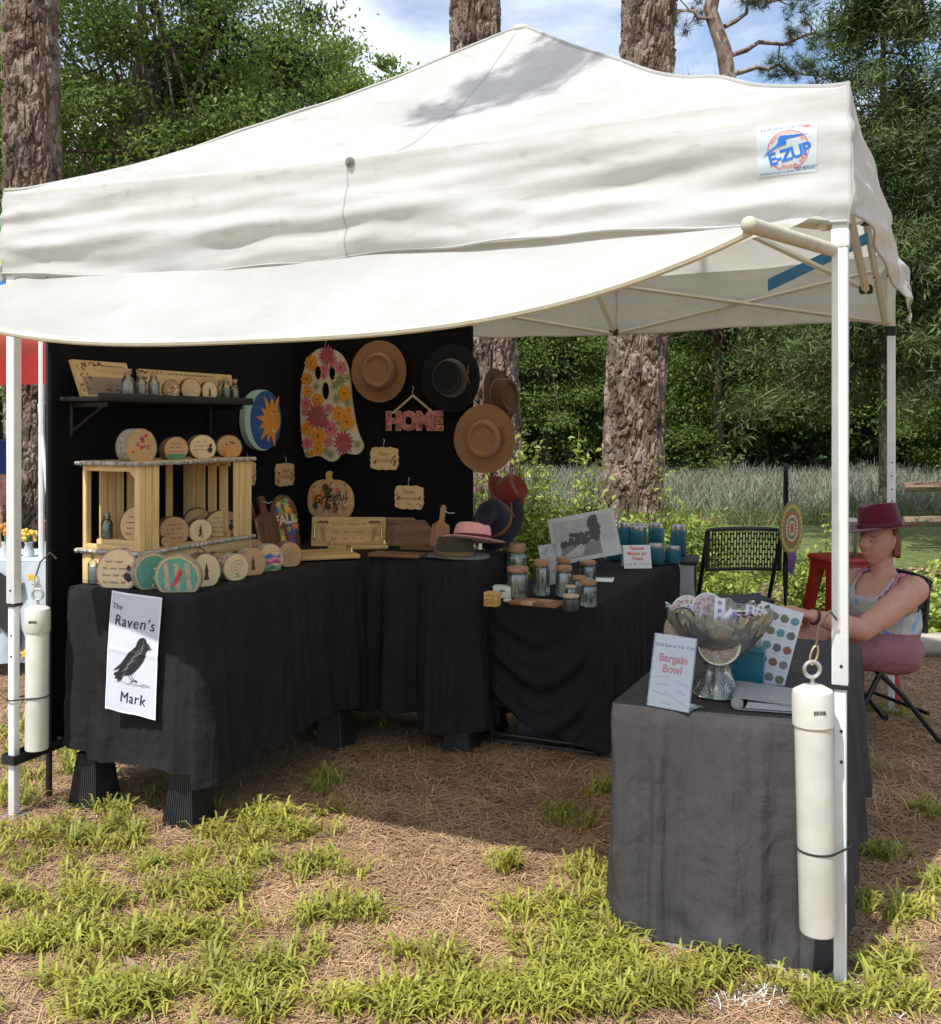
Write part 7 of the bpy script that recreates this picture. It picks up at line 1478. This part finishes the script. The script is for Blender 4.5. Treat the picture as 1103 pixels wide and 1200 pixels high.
def hand(mb, wrist, d, palm_n, s=1.0, curl=.5, flip=1):
    """palm and five bent fingers; d forearm direction, palm_n the way the palm faces"""
    d = Vector(d).normalized(); n = Vector(palm_n); n = (n - d*n.dot(d)).normalized(); a = d.cross(n)*flip; w = Vector(wrist)
    for k in range(4): y = (k-1.5)*.019*s; limb(mb, [w + d*.01*s + a*y*.6, w + d*.085*s + a*y], [.015*s, .0125*s], 10, 3)
    for k, ln in enumerate((.068, .078, .072, .056)):
        y = (k-1.5)*.0205*s; p = w + d*.088*s + a*y; ang = curl*(.9 + .1*k); pts = [p]; dd = d.copy()
        for q in range(3): dd = (dd*math.cos(ang) + n*math.sin(ang)).normalized(); p = p + dd*ln*s*(.42, .33, .25)[q]; pts.append(p)
        limb(mb, pts, [.0098*s, .0092*s, .0084*s, .007*s], 8, 2)
    p = w + d*.025*s - a*.028*s; t1 = (d*.6 - a*.7 + n*.35).normalized(); t2 = (d*.9 - a*.15 + n*.45).normalized(); limb(mb, [p, p + t1*.038*s, p + t1*.038*s + t2*.030*s, p + t1*.038*s + t2*.052*s], [.014*s, .0115*s, .010*s, .0078*s], 8, 2)
def loft(mb, rings, n=28):
    vs = []
    for (c, wv, dv) in rings:
        for i in range(n): t = 2*math.pi*i/n; vs.append(Vector(c) + Vector(wv)*math.cos(t) + Vector(dv)*math.sin(t))
    k = len(rings); fs = [(j*n+i, j*n+(i+1) % n, (j+1)*n+(i+1) % n, (j+1)*n+i) for j in range(k-1) for i in range(n)] + [tuple(range(n-1, -1, -1)), tuple((k-1)*n+i for i in range(n))]; mb.add(vs, fs)
def garment(body, name, mat, parent, cond, off, hem=None):
    """cloth lying on the body: the body's own surface inside a region, lifted along the normals"""
    me = body; co = np.empty(len(me.vertices)*3, np.float32); me.vertices.foreach_get('co', co); co = co.reshape(-1, 3); no = np.array([v.normal[:] for v in me.vertices]); keep = np.array([cond(*p) for p in co])
    fs = [tuple(p.vertices) for p in me.polygons if all(keep[i] for i in p.vertices)]; used = sorted({i for f in fs for i in f}); mp_ = {i: k for k, i in enumerate(used)}
    m = MB(); pts = [Vector(co[i]) + Vector(no[i])*(off + .004*n3(co[i][0]*16, co[i][1]*16, co[i][2]*16) + .003*n3(co[i][0]*40, co[i][1]*40, co[i][2]*30)) for i in used]; m.add(pts, [tuple(mp_[i] for i in f) for f in fs])
    ob = m.build(name, mat, parent, 0); ob.data.shade_smooth()
    so = ob.modifiers.new('thickness', 'SOLIDIFY'); so.thickness = .003; so.offset = -1; return ob
skin = M('skin', (.48, .255, .18), rough=.55, var=.12, scale=22, spec=.3, col2=(.54, .28, .205), bump=.12, bscale=180)
# -- the seated woman
YW = 4.90
def W_(px, py, dy=0): return PX(px, py, YW + dy)
LFT = Vector((-FW.y, FW.x, 0))       # her left, towards the camera
SIT = (FW*.97 + LFT*.22).normalized(); SL = Vector((-SIT.y, SIT.x, 0))      # chest turned a little to the camera
woman = thing('person', 'seated woman in a burgundy hat, tie dye tank top and mauve shorts', 'person', (0, 0, 0)); mb = MB()
pel = W_(1033, 757); up = Vector((0, 0, 1))
wai = W_(1040, 728); che = W_(1039, 700); sho = W_(1037, 680); nek = W_(1034, 668)
loft(mb, [(pel - up*.05, LFT*.15, FW*.11), (pel, LFT*.185, FW*.135), (pel + up*.06, LFT*.18, FW*.14), (wai, SL*.155, SIT*.135), (wai.lerp(che, .5) + SIT*.012, SL*.155, SIT*.135), (che + SIT*.022, SL*.165, SIT*.130), (che + up*.05 + SIT*.012, SL*.168, SIT*.108), (sho + up*.005, SL*.150, SIT*.078), (sho + up*.032, SL*.085, SIT*.058)])
mb.ball(che + SIT*.085 + SL*.065 - up*.015, .058, 16, 10); mb.ball(che + SIT*.085 - SL*.065 - up*.015, .058, 16, 10)
hc = W_(1031, 635); hf = (FW*.97 + LFT*.16).normalized()
limb(mb, [sho + up*.0, nek + up*.03, hc - up*.055 - hf*.012], [.064, .052, .050], 16)
hfw, hl, hu = head_mesh(mb, hc, hf, 1.06)
shL = sho + SL*.163 - up*.022; shR = sho - SL*.163 - up*.018
elL = W_(1010, 739, -.30); wrL = W_(953, 722, -.34); elR = W_(985, 733, .10); wrR = W_(945, 725, -.17)
limb(mb, [shL - SL*.03, shL, shL.lerp(elL, .5) + up*-.004, elL, elL.lerp(wrL, .35), wrL], [.062, .066, .062, .050, .051, .031], 16); limb(mb, [shR + SL*.03, shR, shR.lerp(elR, .5), elR, elR.lerp(wrR, .35), wrR], [.058, .058, .051, .042, .043, .029], 16)
hand(mb, wrL + (wrL-elL).normalized()*.01, (wrL-elL), Vector((.1, .3, -1)), .95, .35, 1); hand(mb, wrR + (wrR-elR).normalized()*.01, (wrR-elR), Vector((0, -.2, -1)), .95, .4, -1)
hiL = pel + LFT*.10 - up*.005; hiR = pel - LFT*.10; knL = W_(936, 748, -.20); knR = W_(930, 742, .02)
anL = Vector((knL.x - .03, knL.y - .02, .09)); anR = Vector((knR.x - .02, knR.y + .04, .09))
for hi_, kn_, an_ in ((hiL, knL, anL), (hiR, knR, anR)):
    limb(mb, [hi_ - FW*.02, hi_.lerp(kn_, .35), hi_.lerp(kn_, .75), kn_], [.098, .090, .068, .058], 18); limb(mb, [kn_, kn_.lerp(an_, .3) - FW*.012, kn_.lerp(an_, .7), an_], [.056, .056, .042, .035], 16)
    limb(mb, [an_, an_ - up*.045 + FW*.05, an_ - up*.058 + FW*.14], [.036, .034, .024], 12)
    limb(mb, [an_, an_ - up*.05 - FW*.02], [.036, .034], 12)
body = remesh(mb, .0050, 5); body.materials.append(skin); link('body', body, woman)
# tie dye top
def tiedye():
    m, N, L, B = newmat('tie dye jersey'); B.inputs['Roughness'].default_value = .85; B.inputs['Specular IOR Level'].default_value = .2
    tc = N.new('ShaderNodeTexCoord'); n = N.new('ShaderNodeTexNoise'); n.inputs['Scale'].default_value = 6.5; n.inputs['Detail'].default_value = 4; n.inputs['Distortion'].default_value = 1.4; L.new(tc.outputs['Object'], n.inputs['Vector'])
    r = N.new('ShaderNodeValToRGB'); cr_ = r.color_ramp; cr_.elements[0].position = .35; cr_.elements[0].color = (.05, .20, .58, 1); cr_.elements[1].position = .66; cr_.elements[1].color = (.58, .08, .28, 1)
    for p_, c in ((.40, (.20, .36, .56)), (.44, (.42, .44, .42)), (.51, (.44, .41, .36)), (.55, (.38, .32, .40)), (.60, (.50, .28, .38))): k_e = cr_.elements.new(p_); k_e.color = (*c, 1)
    L.new(n.outputs['Fac'], r.inputs[0]); L.new(r.outputs[0], B.inputs['Base Color']); return m
c0 = np.array(sho); a1 = np.array(SL); a2 = np.array(SIT)
def in_top(x, y, z):
    d = np.array([x, y, z]) - c0; s = d @ a1; f = d @ a2
    if z < pel.z - .02: return False
    if f > .24: return False
    if z < pel.z + .10 and f > .17: return False
    if (Vector((x, y, z)) - shL).length < .104 and s > .10: return False
    if (Vector((x, y, z)) - shR).length < .090 and s < -.10: return False
    for sh_, el_, wr_ in ((shL, elL, wrL), (shR, elR, wrR)):
        for p_, q_ in ((sh_, el_), (el_, wr_)):
            v = Vector((x, y, z)) - p_; w = q_ - p_; t = max(.0, min(1.15, v.dot(w)/w.length_squared))
            if t > .12 and (v - w*t).length < (.084 if p_ is sh_ else .066) and not (abs(s) < .118 and f < .12): return False
    top = .008 + (.026 if abs(s) > .075 else 0); neckline = -.065 if f > 0 else .0
    if abs(s) < .085 and d[2] > neckline + max(0, abs(s)-.05)*1.2: return False
    if d[2] > .055: return False
    if (Vector((x, y, z)) - wrL).length < .13 or (Vector((x, y, z)) - wrR).length < .12: return False
    return True
garment(body, 'tank_top', tiedye(), woman, in_top, .010)
for s_ in (-1, 1): m = MB(); m.tube([sho + SL*s_*.098 + SIT*.082 - up*.03, sho + SL*s_*.104 + SIT*.045 + up*.030, sho + SL*s_*.106 + up*.040, sho + SL*s_*.104 - SIT*.05 + up*.026, sho + SL*s_*.10 - SIT*.085 - up*.03], .017, 8, flat=.35); m.build('shoulder_strap', M('pink jersey', (.46, .17, .25), rough=.85, var=.25, scale=20), woman)
shorts = M('mauve twill', (.25, .115, .13), rough=.9, var=.15, scale=14, bump=.1, bscale=200)
def in_shorts(x, y, z):
    p = Vector((x, y, z))
    if z > pel.z + .085: return False
    for hi_, kn_ in ((hiL, knL), (hiR, knR)):
        w = kn_ - hi_; t = (p - hi_).dot(w)/w.length_squared
        if t > .80: continue
        if t > -.6 and (p - (hi_ + w*max(0, min(1, t)))).length < .135 and z > .33:
            for q in (wrL, wrR):
                if (p - q).length < .085: return False
            for el_, wr_ in ((elL, wrL), (elR, wrR)):
                v = p - el_; ww = wr_ - el_; tt = max(0, min(1.6, v.dot(ww)/ww.length_squared))
                if (v - ww*tt).length < .050: return False
            return True
    return False
garment(body, 'shorts', shorts, woman, in_shorts, .014)
# face details
for s_ in (-1, 1):
    ec = hc + hfw*.0795 + hl*s_*.033 + hu*.012; m = MB(); m.ball(ec, .0092, 12, 8, sc=(1, 1, .48)); m.build('eye', M('eye white', (.34, .30, .27), rough=.4), woman); m = MB(); m.ball(ec + hfw*.0056 - hu*.001, .0046, 10, 6, sc=(1, 1, .8)); m.build('iris', M('iris', (.05, .035, .025), rough=.2), woman)
    m = MB(); m.tube([hc + hfw*.088 + hl*s_*.017 + hu*.030, hc + hfw*.088 + hl*s_*.035 + hu*.035, hc + hfw*.071 + hl*s_*.053 + hu*.030], [.0022, .0026, .0014], 6); m.build('eyebrow', M('brow hair', (.14, .075, .045), rough=.9), woman)
m = MB(); m.tube([hc + hfw*.073 + hl*.030 - hu*.055, hc + hfw*.091 + hl*.011 - hu*.061, hc + hfw*.0935 - hu*.0615, hc + hfw*.091 - hl*.011 - hu*.061, hc + hfw*.073 - hl*.030 - hu*.055], [.001, .0044, .005, .0044, .001], 8); m.build('lips', M('lips', (.42, .15, .13), rough=.5), woman)
hairM = M('auburn hair', (.13, .045, .022), rough=.6, var=.4, scale=60, stretch=(1, 1, .15)); m = MB(); vs_ = []
def hairf(i, j):
    t = R(96) + R(168)*i; a = R(110 - 100*j); rr_ = 1.12 + .02*n3(i*14, j*5, 2); x, y, z = math.sin(a)*math.cos(t)*.094*rr_, math.sin(a)*math.sin(t)*.077*rr_, .115*math.cos(a)*rr_ - (.012 if j < .1 else 0)
    if j < .5: z -= .020*(1-j*2)*max(0, -math.cos(t)) + .006*math.sin(i*50)*(1-j*2)
    return hc + hfw*x + hl*y + hu*z
m.grid(hairf, 40, 20); h_ = m.build('hair', hairM, woman, 0); h_.data.shade_smooth(); so = h_.modifiers.new('thickness', 'SOLIDIFY'); so.thickness = .014
m = MB(); m.ball(hc + hl*.0765 + hfw*-.005 - hu*.024, .0042, 8, 6); m.build('earring', M('silver stud', (.6, .6, .6), metal=1, rough=.2), woman)
wd = (wrL - elL).normalized(); wp = wrL - wd*.012; m = MB(); x_ = wd.orthogonal().normalized(); y_ = wd.cross(x_)
m.tube([wp + (x_*math.cos(t) + y_*math.sin(t))*.033 for t in np.linspace(0, 6.283, 25)[:-1]], .009, 8, closed=True, flat=.45); o = m.build('wristwatch', M('black strap', (.02, .02, .02), rough=.5), None); tag(o, "black watch on the seated woman's wrist", 'watch')
for an_, nm in ((anL, 'left'), (anR, 'right')):
    m = MB(); limb(m, [an_ - up*.05 - FW*.03, an_ - up*.052 + FW*.06, an_ - up*.060 + FW*.15], [.042, .041, .031], 14); o = m.build('shoe', M('grey shoe', (.20, .20, .21), rough=.8), woman)
burg = felt('burgundy', (.105, .008, .020)); hz = hc + hu*.060 - hfw*.004
hat('burgundy felt hat with a flat crown worn by the seated woman', hz, (R(2), R(-6), math.atan2(hfw.y, hfw.x) + R(90)), burg, M('burgundy band', (.09, .012, .016), rough=.7), .200, .124, (.092, .106), .012, 'pinch', False)

# ================================================================== NEIGHBOURING STALL ON THE LEFT
NB = thing('striped_canopy', 'rainbow and red striped canopy of the neighbouring stall', 'tent', (-3.95, 6.2, 0), 0); cols = [((.45, .035, .03), .18), ((.36, .05, .035), .12), ((.42, .12, .04), .08), ((.05, .05, .28), .20), ((.03, .14, .40), .10), ((.10, .30, .10), .10), ((.62, .50, .06), .09), ((.66, .28, .04), .08), ((.60, .05, .04), .09), ((.08, .28, .10), .14)]
z = 1.74
for k_c, (c, h) in enumerate(cols):
    m = MB(); 
    def sf(i, j, z=z, h=h): zz = z + h*j; return (-1.5 + 2.92*i, max(0, (zz-2.0))*.9 + .02*math.sin(i*40), zz - .012*math.sin(i*16)*(zz < 2))
    m.grid(sf, 60, 4); q = m.build('stripe', M('stripe %d' % k_c, c, rough=.8, var=.08, trans=.25), NB, 0); q.data.shade_smooth(); z += h
for x in (-1.45, 1.38): m = MB(); m.tube([(x, .03, 0), (x, .03, 2.0)], .018, 8); m.build('leg', metalW, NB)
m = MB(); m.tube([(1.36, .05, 1.62), (1.44, -.02, 1.05)], .012, 8); m.build('side_bar', metalW, NB)
NT = thing('neighbour_table', 'neighbouring table under a pale blue cloth with a dark dog print', 'table', (-3.55, 6.15, 0), 0); m = MB(); m.box((0, .3, .66), (2.1, .6, .03), bev=.005); m.build('top', greyP, NT)
def nc(i, j): x = -1.05 + 2.1*i; return (x, -.008 - .02*math.sin(i*60)*j - .01*j, .69 - .60*j)
m = MB(); m.grid(nc, 90, 12); q = m.build('cloth', M('pale blue cloth', (.52, .60, .66), rough=.9, var=.06), NT, 0); q.data.shade_smooth(); m = MB(); m.grid(lambda i, j: (-1.05 + 2.1*i, -.008 + .62*j, .692), 8, 4); m.build('cloth_top', M('pale blue cloth', None), NT)
for sx in (-1, 1):
    for y_ in (.06, .54): m = MB(); m.tube([(sx*.95, y_, 0), (sx*.95, y_, .65)], .014, 8); m.build('leg', tubeM, NT)
m = MB(); dog = [(.0,.02),(.03,.12),(.02,.25),(.06,.33),(.04,.42),(.10,.46),(.16,.42),(.22,.44),(.24,.36),(.19,.32),(.20,.22),(.24,.14),(.22,.03),(.17,.03),(.17,.14),(.12,.18),(.08,.12),(.07,.02)]; m.prism([(x*1.15 + .64, z*1.2 + .1) for x, z in dog], -.046, -.040); m.build('dog_print', M('dark dog print', (.03, .028, .028), rough=.8), NT)
for x_, z_ in ((.60, .13), (.97, .60), (.93, .15), (1.0, .34)): m = MB(); rosette(m, x_, z_, .035, -.044, 5, .45, 1); m.build('star_print', paint['yellow'], NT, 0)
for k_v, (x_, h_, c) in enumerate([(.72, .20, 'orange'), (.98, .22, 'red'), (.86, .16, 'yellow')]):
    e = thing('flower_vase', ['vase of orange flowers on the neighbouring table', 'tall vase of red flowers at the end of the neighbouring table', 'low vase of yellow flowers on the neighbouring table'][k_v], 'vase', (-3.55 + x_, 6.33, .694), 0); m = MB(); m.lathe([(0, 0), (.03, 0), (.035, .03), (.02, .07), (.025, .09)], 16); m.build('vase', M('pale ceramic', (.5, .52, .55), rough=.3), e); m = MB(); rr = random.Random(k_v)
    for q in range(26): a = rr.uniform(0, 6.28); rdd = .05*rr.random()**.5; m.ball((rdd*math.cos(a), rdd*math.sin(a), h_ - .06 + .06*rr.random()), .012, 7, 5)
    m.build('blossoms', paint[c], e); m = MB(); m.tube([(0, 0, .05), (0, 0, h_ - .04)], .008, 6); m.build('stems', paint['green'], e)
# the neighbour, mostly outside the frame
pb = thing('person', 'person in a blue shirt behind the neighbouring table', 'person', (0, 0, 0)); mb = MB(); o_ = Vector((-3.36, 6.95, 0)); fx = Vector((.35, -.94, 0)).normalized(); sd = Vector((-fx.y, fx.x, 0)); U = lambda z, a=0, b=0: o_ + Vector((0, 0, z)) + sd*a + fx*b
loft(mb, [(U(.78), sd*.15, fx*.11), (U(.9), sd*.17, fx*.125), (U(1.05), sd*.15, fx*.11), (U(1.25), sd*.175, fx*.12), (U(1.36), sd*.17, fx*.09), (U(1.42), sd*.08, fx*.06)]); limb(mb, [U(1.40), U(1.50)], [.06, .053]); head_mesh(mb, U(1.60), fx, .98)
for s_ in (-1, 1):
    a_, e_, w_ = U(1.33, s_*.19), U(1.08, s_*.24, .06), U(.93, s_*.16, .26); limb(mb, [a_, e_, w_], [.058, .046, .030]); hand(mb, w_, w_-e_, Vector((0, 0, -1)), 1, .4, s_); limb(mb, [U(.80, s_*.09), U(.46, s_*.10), U(.09, s_*.10, -.02)], [.095, .060, .04]); limb(mb, [U(.08, s_*.10, -.02), U(.04, s_*.11, .12)], [.042, .030])
bd2 = remesh(mb, .009, 4); bd2.materials.append(skin); link('body', bd2, pb)
def arm_t(p): return min((p - U(1.08, s_*.24, .06)).length for s_ in (-1, 1))
garment(bd2, 'shirt', M('blue shirt', (.03, .055, .17), rough=.9, var=.15, scale=12), pb, lambda x, y, z: .86 < z < 1.40 and not (z < 1.16 and abs((Vector((x, y, z)) - o_).dot(sd)) > .185) and not (z < 1.12 and (Vector((x, y, z)) - o_).dot(fx) > .14), .012); garment(bd2, 'trousers', M('dark trousers', (.03, .03, .04), rough=.9), pb, lambda x, y, z: .10 < z < .89 and not abs((Vector((x, y, z)) - o_).dot(fx)) > .15, .010)
m = MB(); m.ball(U(1.625, 0, -.012), .1, 24, 14, sc=(1, 1, 1.12)); m.v = [tuple(Vector(p) if (Vector(p) - U(1.60)).dot(fx) < .03 or p[2] > 1.68 else Vector(p) - fx*.05) for p in m.v]; m.build('hair', hairM, pb)
